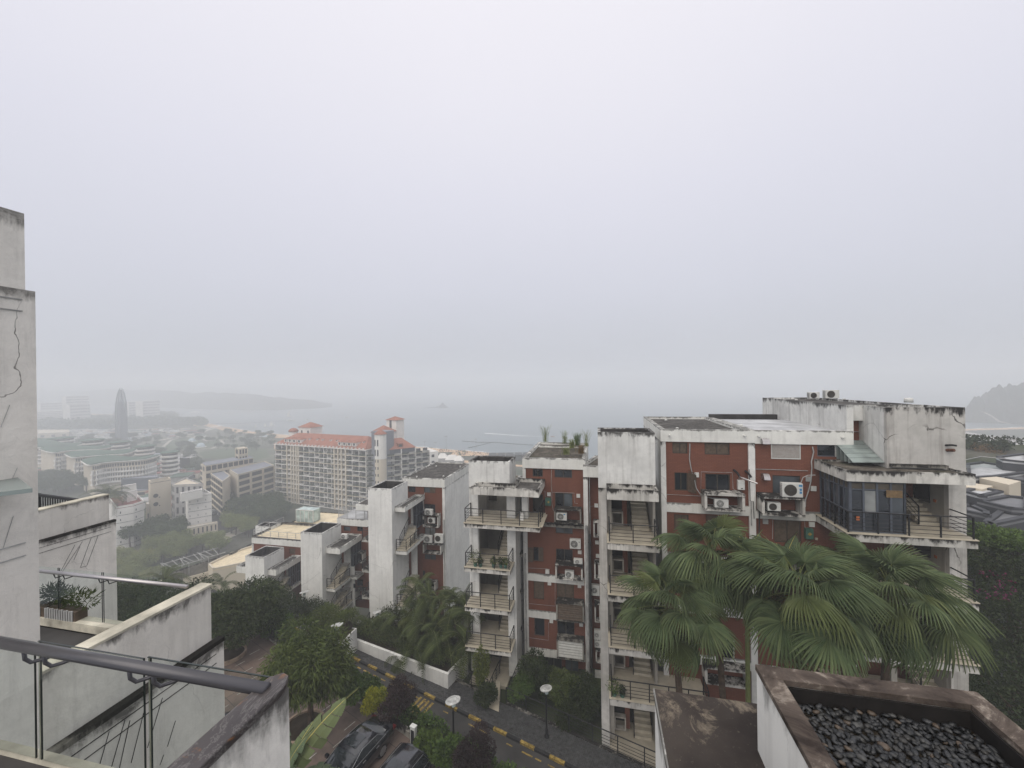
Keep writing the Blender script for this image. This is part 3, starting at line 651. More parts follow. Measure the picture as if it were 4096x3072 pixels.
# lower right wing of the block
wz = zz(K4, vf - .5, 1380, 520); w0_, w1_ = uu(K4, vf - .5, 1308, 600), uu(K4, vf - .5, 1478, 600)
tray(T, 'wing_roof', [(w0_, vf - .5), (w1_ + 1, vf - .5), (w1_ + 1, vf + 4), (w0_ + .9, vf + 4), (w0_, vf + .4)], wz - .9, wz, .25, 'bandw', 'gravelmoss', rim_w=.2)
box_part(T, 'column', 'white', uu(K4, vf - .5, 1310, 700), uu(K4, vf - .5, 1354, 700), vf - .48, vf - .1, GZ0, wz - .903)
box_part(T, 'wing_wall', 'red', uu(K4, vf - .2, 1352, 700), w1_ + 1, vf + .25, vf + .5, GZ0, wz - .903)
box_part(T, 'wing_side', 'red', ur1 - .05, ur1 + .1, vf - .3, vf + .25, GZ0, wz - .903)
pipe(T, uu(K4, vf - .6, 1372, 900), vf - .6 + .3, zz(K4, vf, 1372, 1250), wz - .3, .035, 'pipe'); 
pipe(T, uu(K5, vf - .7, 1050, 600), vf - .72, GZ0, zz(K4, vf - .7, 1345, 1110), .11, 'pipe'); pipe(T, uu(K5, vf - .7, 1072, 600), vf - .6, GZ0, zz(K4, vf - .7, 1380, 1200), .09, 'pipedark')
pipe(T, uu(K5, vf, 582, 400) , vf - .2, GZ0 + .5, lev[1], .06, 'pipe'); pipe(T, uu(K5, vb + 2, 545, 700), vc + .9, GZ0, lev[1], .05, 'pipedark')
for (k, x, y) in ((K4, 1438, 910), (K4, 1445, 1272), (K4, 1452, 1405), (K4, 973, 800), (K4, 1262, 815), (K4, 1275, 1368), (K5, 757, 250), (K5, 985, 270), (K5, 772, 537), (K5, 998, 563)):
    p = at_v(*k(x, y), vf); T.part('junction_box', MB().box(p[0] - .14, p[0] + .14, vf - .08, vf, p[2] - .14, p[2] + .14), M['acwhite'])
def face_wire(T, k, pts, v, r=.012, mat='pipe'): return wire(T, [(lambda q: (q[0], v, q[2]))(at_v(*k(*p), v)) for p in pts], r, mat)
face_wire(T, K4, [(998, 560), (995, 700), (1003, 790), (1000, 880), (1012, 950), (1030, 975)], vf - .04, .016)
face_wire(T, K4, [(920, 768), (935, 772), (935, 825), (965, 832)], vf - .03, .014); face_wire(T, K4, [(1005, 782), (1220, 790), (1228, 890), (1255, 892)], vf - .03, .014)
face_wire(T, K4, [(1380, 1100), (1378, 920), (1430, 915)], vf + .22, .012); face_wire(T, K4, [(768, 1525), (960, 1535)], vf - .03, .012)
face_wire(T, K5, [(600, 405), (800, 425), (800, 235)], vf - .03, .012); face_wire(T, K5, [(605, 665), (748, 685), (750, 545)], vf - .03, .012)
p = at_v(*K4(970, 870), vf); mb2 = T.part('meter_box', MB().box(p[0] - .25, p[0] + .2, vf - .22, vf, p[2] - .3, p[2] + .3), M['green'])
T.part('warning_diamond', MB().add([(p[0], vf - .225, p[2] - .1), (p[0] + .1, vf - .225, p[2]), (p[0], vf - .225, p[2] + .1), (p[0] - .1, vf - .225, p[2])], [(0, 1, 2, 3)]), M['yellow'], mb2)
p = at_v(*K4(960, 1555), vf); T.part('floodlight', MB().box(p[0] - .15, p[0] + .15, vf - .25, vf, p[2] - .12, p[2] + .16), M['acwhite'])
# cupboard and clutter on the top landing are the block's own: white cupboard by the pillar
q = R(K4, vc + .2, 706, 890, 765, 1060); box_part(T, 'utility_cabinet', 'white_clean', q[0], q[1], vc + .2, vc + .8, lev[0], lev[0] + 1.75)
q = R(K4, vc + .2, 692, 1030, 735, 1095); box_part(T, 'utility_cabinet', 'white_clean', q[0], q[1], vc - .3, vc + .1, lev[0], lev[0] + .6)
# entrance ramp to the pavement
e0 = at_z(*K5(330, 980), -22.1); e1 = at_z(*K5(330, 1180), PV)
ua, ub = UV(*e0[:2]), UV(*e1[:2])
T.part('entrance_path', MB().add([(ub[0] - .75, ub[1] - .1, PV + .01), (ub[0] + .5, ub[1] - .45, PV + .01), (ua[0] + .55, ua[1], -22.1), (ua[0] - .45, ua[1], -22.1), (ub[0] - .75, ub[1] - .1, GZ0 - .3), (ub[0] + .5, ub[1] - .45, GZ0 - .3), (ua[0] + .55, ua[1], GZ0 - .3), (ua[0] - .45, ua[1], GZ0 - .3)],
       [(0, 1, 2, 3), (4, 5, 1, 0), (5, 6, 2, 1), (7, 4, 0, 3)], drip=[2] * 8), M['cream'])
GRP = 'outdoor air conditioner units on the estate facades'
def ac_at(k, v, x0, y0, x1, y1, label, **kw):
    q = R(k, v, x0, y0, x1, y1); return ac_unit(v, q[0], q[2], q[1] - q[0], q[3] - q[2], .32, label, **kw)
ac_at(K4, vf - .62, 1045, 985, 1148, 1062, 'condenser with blue badge inside the topmost concrete shelf of the middle block', logo='badge')
ac_at(K4, vf - .36, 1177, 1247, 1285, 1342, 'square condenser with dark triangle mark hung on the red wall of the middle block', logo='mark')
ac_at(K4, vf - .66, 1215, 1443, 1302, 1492, 'condenser standing on top of a concrete shelf of the middle block')
ac_at(K4, vf - .55, 1130, 1560, 1217, 1628, 'condenser inside the shelf with another condenser on its top')
for i, (x0, y0, x1, y1) in enumerate(((1072, 268, 1138, 350), (1097, 612, 1145, 685), (1100, 690, 1147, 745))):
    ac_at(K5, vf - .25, x0, y0, x1, y1, ('large grey condenser wedged behind the tall mouldy column', 'upper of two condensers low down behind the mouldy column', 'lower of two condensers low down behind the mouldy column')[i])
for (x0, y0, x1, y1) in ((1410, 1070, 1462, 1225), (1418, 1470, 1470, 1640)): ac_shelf(D, vf + .1, R(K4, vf - .5, x0, y0, x1, y1), .6, .1, 'edge')
for (x0, y0, x1, y1) in ((1100, 405, 1145, 550), (1108, 760, 1150, 860)): ac_shelf(D, vf + .1, R(K5, vf - .5, x0, y0, x1, y1), .6, .1, 'edge')
box_part(D, 'panel_box', 'acwhite', uu(K5, vf - .3, 1102, 900), uu(K5, vf - .3, 1150, 900), vf - .3, vf - .1, zz(K5, vf, 1100, 990), zz(K5, vf, 1100, 900))

# ------------------------------------------------------------------ block E with the tall mouldy stair shaft
vb, vc = 23.66, 25.0
vf = at_u(*K7(515, 665), at_v(*K7(775, 768), 23.2)[0])[1]; print('vf E', vf)
T = Thing('apartment_block', 'block with cracked stair shaft on a mouldy column, beside the middle block', 'apartment block', (uu(K4, vb, 1548, 1270), vc, GZ0), 'stepped apartment blocks of the hillside estate'); E = T
uL = uu(K4, vc, 1455, 500); uR = uu(K4, vc, 2018, 500); ucl = uu(K4, vc, 1540, 1000)
ui0 = uu(K4, vc, 1590, 1000)
lev = [zz(K4, vb, 1548, 1272), zz(K5, vb, 1200, 332), zz(K5, vb, 1212, 732), zz(K5, vb, 1225, 1125)]; lev.append(GZ0 + .25)
zt = zz(K4, vc, 1700, 193); zcan = zz(K4, vb, 1545, 748); zcan0 = zz(K4, vb, 1545, 853)
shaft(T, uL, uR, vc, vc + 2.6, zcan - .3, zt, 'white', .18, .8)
box_part(T, 'column', 'white_dirty', uL, ucl, vc + .001, vc + .35, GZ0, zcan - .303)
box_part(T, 'side_wall', 'white', uL + .003, uL + .2, vc + .351, vc + 5, GZ0, zcan - .3)
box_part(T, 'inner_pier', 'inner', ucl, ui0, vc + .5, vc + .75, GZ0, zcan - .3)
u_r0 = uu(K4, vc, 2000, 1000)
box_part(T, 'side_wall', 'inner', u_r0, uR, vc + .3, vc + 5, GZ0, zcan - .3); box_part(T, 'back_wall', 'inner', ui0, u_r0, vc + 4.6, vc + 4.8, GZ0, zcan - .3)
cu0, cu1 = uu(K4, vb, 1542, 800), uu(K4, vb, 2052, 800)
tray(T, 'canopy', [(cu0, vb), (cu1, vb), (cu1, vc - .01), (cu0, vc - .01)], zcan0, zcan, .42, 'edge', 'felt', rim_w=.13)
us0, us1 = uu(K4, vc + .5, 1790, 1050), uu(K4, vc + .5, 1965, 1050)
bR = uu(K4, vb, 2060, 1310); step_me = None
for i, z in enumerate(lev):
    ur = bR if i != 3 else bR + 2.6
    if i < 4:
        b = T.part('balcony', MB().prism([(cu0, vb), (ur, vb), (ur, vc + .1), (cu0, vc + .1)], z - .42, z - .04), M['edge'])
        T.part('balcony_floor', MB().prism([(cu0 - .03, vb - .03), (ur + .03, vb - .03), (ur + .03, vc + 1.5), (cu0 - .03, vc + 1.5)], z - .04, z), M['cream'], b)
        tl = MB(); x = cu0
        while x < ur - .35:
            y = vb + .03
            while y < vc + 1.4: tl.box(x, x + .585, y, min(y + .585, vc + 1.45), z, z + .012); y += .6
            x += .6
        T.part('floor_tiles', tl, M['cream'], b, kind='stuff')
        railing(T, b, [(cu0 + .12, vc - .03), (cu0 + .12, vb + .1), (ur - .1, vb + .1), (ur - .1, vc - .03)], z + .012, 1.05, 4, 1.15)
    else: b = T.part('landing', MB().box(cu0, u_r0, vb + .6, vc + 2, z - .3, z), M['cream'])
    st = T.part('staircase', MB().box(ui0, u_r0, vc + 3.45, vc + 4.6, z + 1.5 - .18, z + 1.5), M['inner'])
    step_me = flight(T, st, us0, us1, vc + .8, z, 9, .167, .29, 1, True, step_me)
    if i: flight(T, st, ui0 + .25, us0 - .15, vc + 3.4, z + 1.5, 8, .18, .3, -1, False)
    wq = R(K4, vc + .9, 1590, 940, 1695, 1060); box_part(T, 'dark_opening', 'dark', wq[0], wq[1], vc + 1.3, vc + 1.36, z + 1.15, z + 2.1)
    box_part(T, 'stair_side_wall', 'red', wq[1], us0 - .25, vc + 1.32, vc + 1.4, z + .1, z + 2.0)
    ac_shelf(T, vc + 1.3, (wq[0], wq[1] + .05, z + .2, z + 1.05), .3, .08, 'inner')
# block facade
f0, f1, fc0, fc1 = uu(K6, vf, 238, 600), uu(K6, vf, 1195, 600), uu(K6, vf, 290, 600), uu(K6, vf, 1128, 600)
zr1 = zz(K6, vf, 700, 298); rt = zz(K6, vf, 700, 172)
hs = []; W = {}
def hole(k, r, *a, **kw): q = R(k, vf, *r); hs.append(q); W[len(hs)] = (q, a, kw)
hole(K6, (357, 303, 510, 417), 2, 'shutter', 'frame'); hole(K6, (685, 308, 940, 428), 2, 'shutter', 'frame')
hole(K6, (378, 610, 512, 795), 2, 'pane', 'frame'); hole(K6, (692, 625, 945, 815), 2, 'pane', 'frame'); hole(K6, (375, 1040, 523, 1195), 2, 'shutter', 'frame'); hole(K6, (700, 1052, 950, 1200), 2, 'shutter', 'frame')
hs2 = R(K8 := K(2450, 2050, .5123), vf, 812, 985, 955, 1165); hs.append(hs2); W[len(hs)] = (hs2, (1, 'pane', 'louvre'), {})
fw_ = T.part('facade', MB().wall(fc0, fc1, GZ0, zr1, vf, hs, .16), M['red']); box_part(T, 'facade_back', 'dark', fc0, fc1, vf + .3, vf + .5, GZ0, zr1)
for i, (q, a, kw) in W.items(): window(T, fw_, vf, q, *a)
box_part(T, 'pier', 'white', f0, fc0, vf - .1, vf + .4, GZ0, zr1 + .001); box_part(T, 'pier', 'white', fc1, f1, vf - .12, vf + .4, GZ0, zr1 + .001)
zb = [zz(K6, vf, 500, 962), zz(K6, vf, 500, 962) - 3.1, zz(K6, vf, 500, 962) - 6.2, zz(K6, vf, 500, 962) - 9.3, zz(K6, vf, 500, 962) - 12.4]
for z in zb: box_part(T, 'floor_band', 'bandw', fc0, fc1, vf - .1, vf - .003, z - .33, z + .25)
for k_, z in enumerate(zb[1:]):
    if k_ != 1: pass
rbk = at_z(*K6(75, 38), rt); rv = UV(*rbk[:2])[1]
rr1 = uu(K6, vf, 1150, 172)
tray(T, 'roof', [(f0, vf - .12), (rr1, vf - .12), (rr1, rv), (f0, rv)], zr1 + .001, rt, .2, 'bandw', 'gravel', rim_w=.3)
box_part(T, 'block_side_wall', 'white', f0 + .003, f0 + .25, vf + .4, rv, GZ0, zr1); box_part(T, 'block_back', 'white', f0 + .25, rr1, rv - .3, rv, GZ0, zr1)
s = ac_shelf(T, vf, R(K6, vf - .7, 680, 818, 1090, 1002), .85, .14, 'edge')
ac_shelf(T, vf, R(K8, vf - .7, 720, 1210, 1070, 1350), .8, .14, 'edge')
q = R(K6, vf, 512, 620, 582, 805); sh = T.part('shutter_leaf', MB().add([(q[0], vf, q[2]), (q[1], vf - .45, q[2]), (q[1], vf - .45, q[3]), (q[0], vf, q[3]), (q[0] + .02, vf + .05, q[2]), (q[1] + .02, vf - .4, q[2]), (q[1] + .02, vf - .4, q[3]), (q[0] + .02, vf + .05, q[3])], [(0, 1, 2, 3), (7, 6, 5, 4), (1, 5, 6, 2), (3, 2, 6, 7)]), M['shutter'])
for i in range(14):
    zq = q[2] + .08 + i * .088; T.part('slat', MB().add([(q[0] + .04, vf - .03, zq), (q[1] - .03, vf - .45, zq), (q[1] - .03, vf - .47, zq + .05), (q[0] + .04, vf - .05, zq + .05)], [(0, 1, 2, 3)]), M['shutter'], sh)
face_wire(T, K6, [(535, 315), (533, 400), (530, 470), (545, 560), (560, 620)], vf - .05, .03); face_wire(T, K6, [(583, 690), (600, 770), (640, 830), (700, 860), (800, 880)], vf - .5, .022)
face_wire(T, K6, [(245, 838), (300, 842), (300, 833), (645, 850), (650, 603), (968, 612), (975, 775), (1010, 795)], vf - .04, .013)
face_wire(T, K6, [(1140, 578), (1150, 900), (1182, 905), (1190, 1080)], vf - .16, .02, 'pipedark'); face_wire(T, K6, [(1160, 900), (1165, 1150)], vf - .16, .03)
p = at_v(*K6(600, 632), vf); T.part('junction_box', MB().box(p[0] - .13, p[0] + .13, vf - .1, vf, p[2] - .14, p[2] + .14), M['acwhite'])
for (x, y) in ((323, 228), (1085, 232), (1230, 238)):
    p = at_v(*K6(x, y), vf - .12); T.part('downlight', MB().tube([(p[0], vf - .12, p[2]), (p[0] + .05, vf - .3, p[2] - .03)], .05, 8), M['acwhite'])
q = R(K6, vf, 1012, 680, 1082, 778); hw = Thing('water_heater', 'white gas water heater with flue on the red tiled wall above a condenser shelf', 'water heater', (q[0], vf - .26, q[2]))
bevel(hw.part('casing', MB().box(q[0], q[1], vf - .26, vf - .004, q[2], q[3]), M['acwhite']), .03); hw.part('vent_slot', MB().box(q[0] + .15, q[1] - .12, vf - .266, vf - .26, q[2] + .07, q[2] + .12), M['iron'])
ff = R(K6, vf, 1000, 620, 1075, 680); hw.part('flue', MB().tube([((q[0] + q[1]) / 2 - .1, vf - .15, q[3]), ((q[0] + q[1]) / 2 - .1, vf - .2, q[3] + .2), ((q[0] + q[1]) / 2 + .25, vf - .55, q[3] + .1), ((q[0] + q[1]) / 2 + .7, vf - .7, q[3] - .05)], .05, 8), M['steel'])
hw.part('hose', MB().tube([(q[0] + .15, vf - .1, q[2]), (q[0] + .2, vf - .12, q[2] - .18), (q[1] - .3, vf - .12, q[2] - .22), (q[1] - .2, vf - .1, q[2])], .015, 5), M['shutter'])
for (x, y) in ((1000, 600), (1118, 610)):
    p = at_v(*K6(x, y), vf); T.part('wall_lamp', MB().tube([(p[0] - .1, vf - .02, p[2] + .1), (p[0], vf - .3, p[2]), (p[0] + .1, vf - .4, p[2] - .2)], .06, 8), M['iron'])
ac_at(K6, vf - .7, 787, 885, 930, 975, 'condenser with black fan inside the left shelf of the roofed block beside the column')
# roof bits
def vent(T, k, x, y0, y1, z, r=.13, n='roof_vent'):
    h = 0; p = at_z(*k(x, y1), z); u, v = UV(p[0], p[1]); top = at_v(*k(x, y0), v)[2]
    T.part(n, MB().lathe([(r, 0), (r, (top - z) * .8), (r * .85, (top - z) * .93), (r * .3, top - z)], 10, (u, v, z)), M['acwhite'], smooth=True)
for (x, y0, y1) in ((290, 66, 82), (740, 68, 84), (405, 150, 162), (965, 146, 160), (1060, 115, 160)): vent(T, K6, x, y0, y1, rt - .18, .1)
M['pinkish'] = plain('rusty_iron', (.10, .045, .03), .9, 0, .5, 8)
# ------------------------------------------------------------------ right block (F): white bay roof, glazed balcony, big stained stair shaft
vb, vc = 23.2, 24.6
T = Thing('apartment_block', 'right hand estate block with large stained stair shaft and blue framed glazed balcony', 'apartment block', (uu(K7, vb, 785, 1270), vc, GZ0), 'stepped apartment blocks of the hillside estate'); F = T
rt = zz(K6, vf, 700, 172); zr1 = zz(K6, vf, 1500, 318)
f1, f2 = uu(K6, vf, 1195, 600), uu(K6, vf, 2150, 250)
z_up = -1.75
hs = []; W = {}
def hole(k, r, *a, **kw): q = R(k, vf, *r); hs.append(q); W[len(hs)] = (q, a, kw)
hole(K6, (1835, 326, 2075, 450), 1, 'pane', 'bluegrey'); hole(K6, (1378, 642, 1665, 845), 1, 'pane_grey', 'frame'); hole(K6, (1395, 1092, 1672, 1330), 2, 'shutter', 'frame')
fw_ = T.part('facade', MB().wall(f1, f2 + .5, GZ0, zr1, vf, hs, .16), M['red']); box_part(T, 'facade_back', 'dark', f1, f2, vf + .3, vf + .5, GZ0, zr1)
for i, (q, a, kw) in W.items(): window(T, fw_, vf, q, *a)
zb = zz(K6, vf, 1500, 1030)
for k_ in range(5): box_part(T, 'floor_band', 'bandw', f1, f2, vf - .1, vf - .003, zb - .33 - k_ * 3.1, zb + .2 - k_ * 3.1)
louvre(T, vf, R(K6, vf, 1362, 318, 1662, 472), 15, 'louvre', 'louvre_panel')
# bay roof with pale sheets
rr1 = uu(K6, vf, 1150, 172); rR = uu(K7, vf, 822, 440); rbv = UV(*at_z(*K6(1400, 46), rt)[:2])[1]
tray(T, 'bay_roof', [(rr1, vf - .12), (rR, vf - .12), (rR, rbv), (rr1, rbv)], zr1, rt, .12, 'bandw', 'felt', rim_w=.3)
M['sheet'] = plain('pale_roof_sheet', (.40, .405, .41), .6, 0, .3, .8)
for i in range(4):
    a = rr1 + .5 + i * 1.75; p = MB().add([(a, vf + .5, rt - .06 - .01 * i), (a + 1.72, vf + .5, rt - .06 - .01 * i), (a + 1.72, rbv - 1.6, rt - .05), (a, rbv - 1.6, rt - .05), (a, vf + .5, rt - .1), (a + 1.72, vf + .5, rt - .1), (a + 1.72, rbv - 1.6, rt - .1), (a, rbv - 1.6, rt - .1)], [(0, 1, 2, 3), (4, 5, 1, 0), (5, 6, 2, 1), (7, 4, 0, 3)])
    T.part('roof_sheet', p, M['sheet'])
box_part(T, 'back_parapet', 'felt', rr1, rR, rbv - .4, rbv, rt - .1, rt + .25)
# upper storey block behind, running back
uz0 = at_v(*K7(770, 240), vf)[0]; vfar = at_u(*K7(100, 187), uz0)[1]
ur = uu(K7, vf, 1425, 232)
zu = at_v(*K7(770, 242), vf)[2]
m = MB(); m.box(uz0, uz0 + .3, vf - .1, vfar, rt - .5, zu); T.part('upper_side_wall', m, M['white'])
uc_ = uu(K7, vf, 825, 300); box_part(T, 'upper_front_pier', 'white_clean', uz0 + .3, uc_ - .0, vf - .1, vf + .2, GZ0, zu)
tray(T, 'upper_roof', [(uz0 + .003, vf + .21), (ur, vf + .21), (ur, vfar), (uz0 + .003, vfar)], zu - .9, zu + .004, .15, 'white', 'gravel', rim_w=.25)
box_part(T, 'upper_front_wall', 'red', uc_, ur - .3, vf + .6, vf + .8, GZ0, zu - .9)
# AC units standing on the upper roof
for (x0, y0, x1, y1, lab) in ((482, 135, 563, 186, 'smaller grey condenser on the highest flat roof, left of the larger one'), (610, 118, 722, 184, 'larger condenser with fan grille on the highest flat roof')):
    b = at_z(*K7(x0, y1 + 6), zu); v_ = UV(b[0], b[1])[1]; q = R(K7, v_, x0, y0, x1, y1 + 4); ac_unit(v_, q[0], zu, q[1] - q[0], q[3] - q[2], .45, lab, fan='light')
vent(T, K7, 1280, 182, 220, zu, .22); vent(T, K7, 373, 190, 202, zu, .1); vent(T, K7, 760, 188, 198, zu, .1)
# stained stair shaft
s0, s1 = uu(K7, vc, 1102, 500), uu(K7, vc, 1740, 500); zs = zz(K7, vc, 1400, 260); sv = at_u(*K7(847, 242), s0)[1]
zcan, zcan0 = zz(K7, vb, 775, 768), zz(K7, vb, 780, 855)
m = MB(); m.box(s0, s1, vc, vc + .2, zcan - .3, zs); o = T.part('stair_shaft', m, M['white_dirty'])
box_part(T, 'shaft_side', 'white', s0 + .003, s0 + .2, vc + .2, sv, zcan - .3, zs - .003, o); box_part(T, 'shaft_side', 'white', s1 - .2, s1 - .003, vc + .2, sv, GZ0, zs - .003, o)
box_part(T, 'shaft_roof', 'gravel', s0 + .2, s1 - .2, vc + .2, sv, zs - .5, zs - .12, o)
# glass lean-to strip beside the shaft
g0 = at_z(*K7(960, 725), zcan + .05); ug, vg = UV(*g0[:2]); M['greenglass'] = glassy('greenish_sheet_glass', (.15, .175, .165), .3)
gz = zcan + .05; vbk = vf + .1; su = s0 - .02; gh = zz(K7, vf, 850, 545) - gz
sk_ = T.part('glass_leanto', MB().box(su - 1.47, su, vbk - .05, vbk, gz, gz + gh), M['white'])
for i in range(5):
    y0, y1 = vg + .2 + i * (vbk - vg) / 5, vg + .2 + (i + 1) * (vbk - vg) / 5 - .05; za, zc_ = gz + .1 + gh / 5 * i, gz + .1 + gh / 5 * (i + 1) - .03
    T.part('glass_sheet', MB().add([(su - 1.45, y0, za), (su, y0, za + .04), (su, y1, zc_ + .04), (su - 1.45, y1, zc_), (su - 1.45, y0, za - .03), (su, y0, za + .01), (su, y1, zc_ + .01), (su - 1.45, y1, zc_ - .03)], [(0, 1, 2, 3), (4, 5, 1, 0), (7, 4, 0, 3), (5, 6, 2, 1)]), M['greenglass'], sk_)
    T.part('glazing_bar', MB().box(su - 1.47, su, y1 + .0, y1 + .05, gz, za + gh / 5), M['greenglass'], sk_)
# canopy
ca = at_v(*K7(775, 768), vb); cb_ = at_v(*K7(1822, 800), vb); cl = at_u(*K7(515, 665), ca[0])[1]
tray(T, 'canopy', [(ca[0], vb), (cb_[0], vb), (cb_[0], vc + .01), (s1 + .05, vc + .01), (s1 + .05, vc + .9), (s0 + .3, vc + .9), (s0 + .3, vf - .01), (ca[0], vf - .01)], zcan0, zcan, .1, 'edge', 'gravelmoss', rim_w=.12)
# balcony slabs
lev = [zz(K7, vb, 785, 1272)]; lev.append(zz(KR, vb, 1700, 737)); lev += [lev[1] - 3.0, lev[1] - 6.0, lev[1] - 9]
bl, br = uu(K7, vb, 785, 1270), uu(K7, vb, 1842, 1335)
u_r = uu(K7, vc, 1760, 1000); u_i = uu(K7, vc, 1605, 1000)
box_part(T, 'column', 'white_dirty', u_i, s1 - .002, vc + .002, vc + .3, GZ0, zcan - .3)
box_part(T, 'side_wall', 'inner', u_i + .02, u_i + .2, vc + .3, vc + 5.0, GZ0, zcan0); box_part(T, 'back_wall', 'inner', s0 - 1, u_i + .02, vc + 5.0, vc + 5.2, GZ0, zcan0)
us0, us1 = uu(K7, vc + .3, 1392, 1150), uu(K7, vc + .3, 1560, 1150); step_me = None
for i, z in enumerate(lev):
    poly = [(bl, vb), (br, vb), (br, vc + .1), (s1 + .01, vc + .1), (u_i, vc + 3), (u_i, vf - .02), (bl, vf - .02)]
    b = T.part('balcony', MB().prism(poly, z - .42, z - .04), M['edge'])
    T.part('balcony_floor', MB().prism([(bl - .03, vb - .03), (br + .03, vb - .03), (br + .03, vc + .05), (u_i, vc + .05), (u_i, vf - .05), (bl - .03, vf - .05)], z - .04, z), M['cream'], b)
    if i < 3: railing(T, b, [(bl + .1, vf - .6), (bl + .1, vb + .1), (br - .1, vb + .1), (br - .1, vc + .2)], z, 1.05, 4, 1.2, r=.02)
    st = T.part('staircase', MB().box(s0 + .3, u_i, vc + 3.3, vc + 5.0, z + 1.32, z + 1.5), M['inner'])
    step_me = flight(T, st, us0, us1 + .35, vc + .5, z, 9, .167, .3, 1, True, step_me)
    if i: flight(T, st, us0 - 1.5, us0 - .15, vc + 3.3, z + 1.5, 8, .18, .3, -1, False)
    q = (vc + 1.2, vc + 2.3, z + 1.0, z + 2.3)
    wn_ = T.part('stair_window', MB().box(u_i - .02, u_i + .019, q[0], q[1], q[2], q[3]), M['pane']); box_part(T, 'switch', 'orange', u_i - .02, u_i + .018, vc + .8, vc + .95, z + 1.15, z + 1.3)
    if i: box_part(T, 'pier', 'inner', uu(KR, vc, 850, 200), uu(KR, vc, 905, 200), vc, vc + .4, z, z + 2.6)
# glazed enclosure on the upper balcony
z = lev[0]; ztop = zcan0; ge = T.part('balcony_glazing', MB().box(bl + .22, bl + .34, vb + .22, vb + .34, z, ztop), M['bluegrey'])
gx1 = uu(K7, vb + .25, 1250, 1000)
def glaze(p, q, n, cur=()):
    for i in range(n + 1):
        f = i / n; x, y = p[0] + (q[0] - p[0]) * f, p[1] + (q[1] - p[1]) * f; T.part('mullion', MB().box(x - .045, x + .045, y - .045, y + .045, z, ztop), M['bluegrey'], ge)
    for zq, hh in ((z + 1.0, .1), (z + 2.15, .08), (ztop - .08, .08), (z, .08)):
        dx = .035
        T.part('transom', MB().tube([(p[0], p[1], zq), (q[0], q[1], zq)], .045, 4), M['bluegrey'], ge)
    for i in range(n):
        a, b_ = (p[0] + (q[0] - p[0]) * i / n, p[1] + (q[1] - p[1]) * i / n), (p[0] + (q[0] - p[0]) * (i + 1) / n, p[1] + (q[1] - p[1]) * (i + 1) / n)
        for (za, zc_, mm) in ((z + .05, z + .98, 'pane'), (z + 1.05, z + 2.12, 'pane_pale' if i in cur else 'pane_grey' if i % 2 else 'pane'), (z + 2.2, ztop - .05, 'beige')):
            T.part('pane', MB().add([(a[0], a[1], za), (b_[0], b_[1], za), (b_[0], b_[1], zc_), (a[0], a[1], zc_)], [(0, 1, 2, 3)]), M[mm], ge)
M['beige'] = plain('tan_panel', (.10, .085, .065), .8, 0, .3, 2)
glaze((bl + .28, vf - .1), (bl + .28, vb + .28), 6); glaze((bl + .28, vb + .28), (gx1, vb + .28), 4, (1,)); glaze((gx1, vb + .28), (gx1, vc + 2.2), 2)
cq = R(K7, vb + .2, 1100, 930, 1232, 990); crt = MB()
xs_ = np.linspace(cq[0], cq[1], 25); crt.add([(x, vb + .2 + .03 * (i % 2), zq) for zq in (cq[2], cq[3]) for i, x in enumerate(xs_)], [(i, i + 1, i + 26, i + 25) for i in range(24)]); M['ochre'] = plain('ochre_curtain', (.22, .15, .08), .9, 0, .3, 5)
tag(link('curtain', crt.mesh('curtain', M['ochre'], False, (0, 0, 0)), None, (0, 0, 0), -A), 'ochre gathered valance curtain behind the glazed balcony of the right block', 'curtain')
q = R(K7, vb + .2, 858, 1140, 885, 1172); tg = single('towel', MB().box(q[0], q[1], vb + .195, vb + .22, q[2], q[3]), M['orange'], 'small orange cloth hanging in the glazed balcony of the right block', 'cloth', rz=-A)
# AC boxes on the right bay
ac_shelf(T, vf, R(K6, vf - .7, 1262, 850, 1700, 1050), .85, .14, 'edge')
ac_at(K6, vf - .85, 1478, 722, 1690, 868, 'large condenser with blue energy stickers standing on a mouldy shelf beside the glazed balcony', logo='blue', fan='light')
ac_at(K6, vf - .7, 1328, 918, 1464, 1008, 'dusty condenser inside the shelf under the large blue stickered one', fan='light')
face_wire(T, K6, [(1785, 348), (1798, 400), (1775, 500), (1780, 560), (1770, 700), (1745, 800), (1715, 890), (1712, 960)], vf - .06, .035)
face_wire(T, K6, [(1210, 575), (1450, 582), (1740, 593)], vf - .03, .02); face_wire(T, K6, [(1815, 636), (1740, 638), (1690, 660), (1668, 715)], vf - .5, .022)
face_wire(T, K6, [(1245, 975), (1240, 1280)], vf - .16, .035, 'pipedark'); face_wire(T, K6, [(1378, 1290), (1380, 1088), (1705, 1105), (1710, 1170)], vf - .04, .015)
for (x0, y0, x1, y1) in ((1250, 258, 1322, 308), (1263, 615, 1325, 670)):
    q = R(K6, vf, x0, y0, x1, y1); n = 8; mm = MB(); cxz = [((q[0]), vf - .35 - .0, 0)]
    pr = [(vf - .02, q[3]), (vf - .25, q[3]), (vf - .42, q[3] - .12), (vf - .48, q[3] - .3), (vf - .48, q[2]), (vf - .02, q[2])]
    mm.add([(q[0], y, z_) for y, z_ in pr] + [(q[1], y, z_) for y, z_ in pr], [tuple(range(6))[::1], tuple(range(11, 5, -1))] + [(i, i + 6, (i + 1) % 6 + 6, (i + 1) % 6) for i in range(6)]); T.part('vent_hood', mm, M['steel'])
q = R(K6, vf, 1698, 1172, 1775, 1275); mb3 = T.part('meter_box', MB().box(q[0], q[1], vf - .25, vf, q[2], q[3]), M['green']); cxm = (q[0] + q[1]) / 2; czm = (q[2] + q[3]) / 2
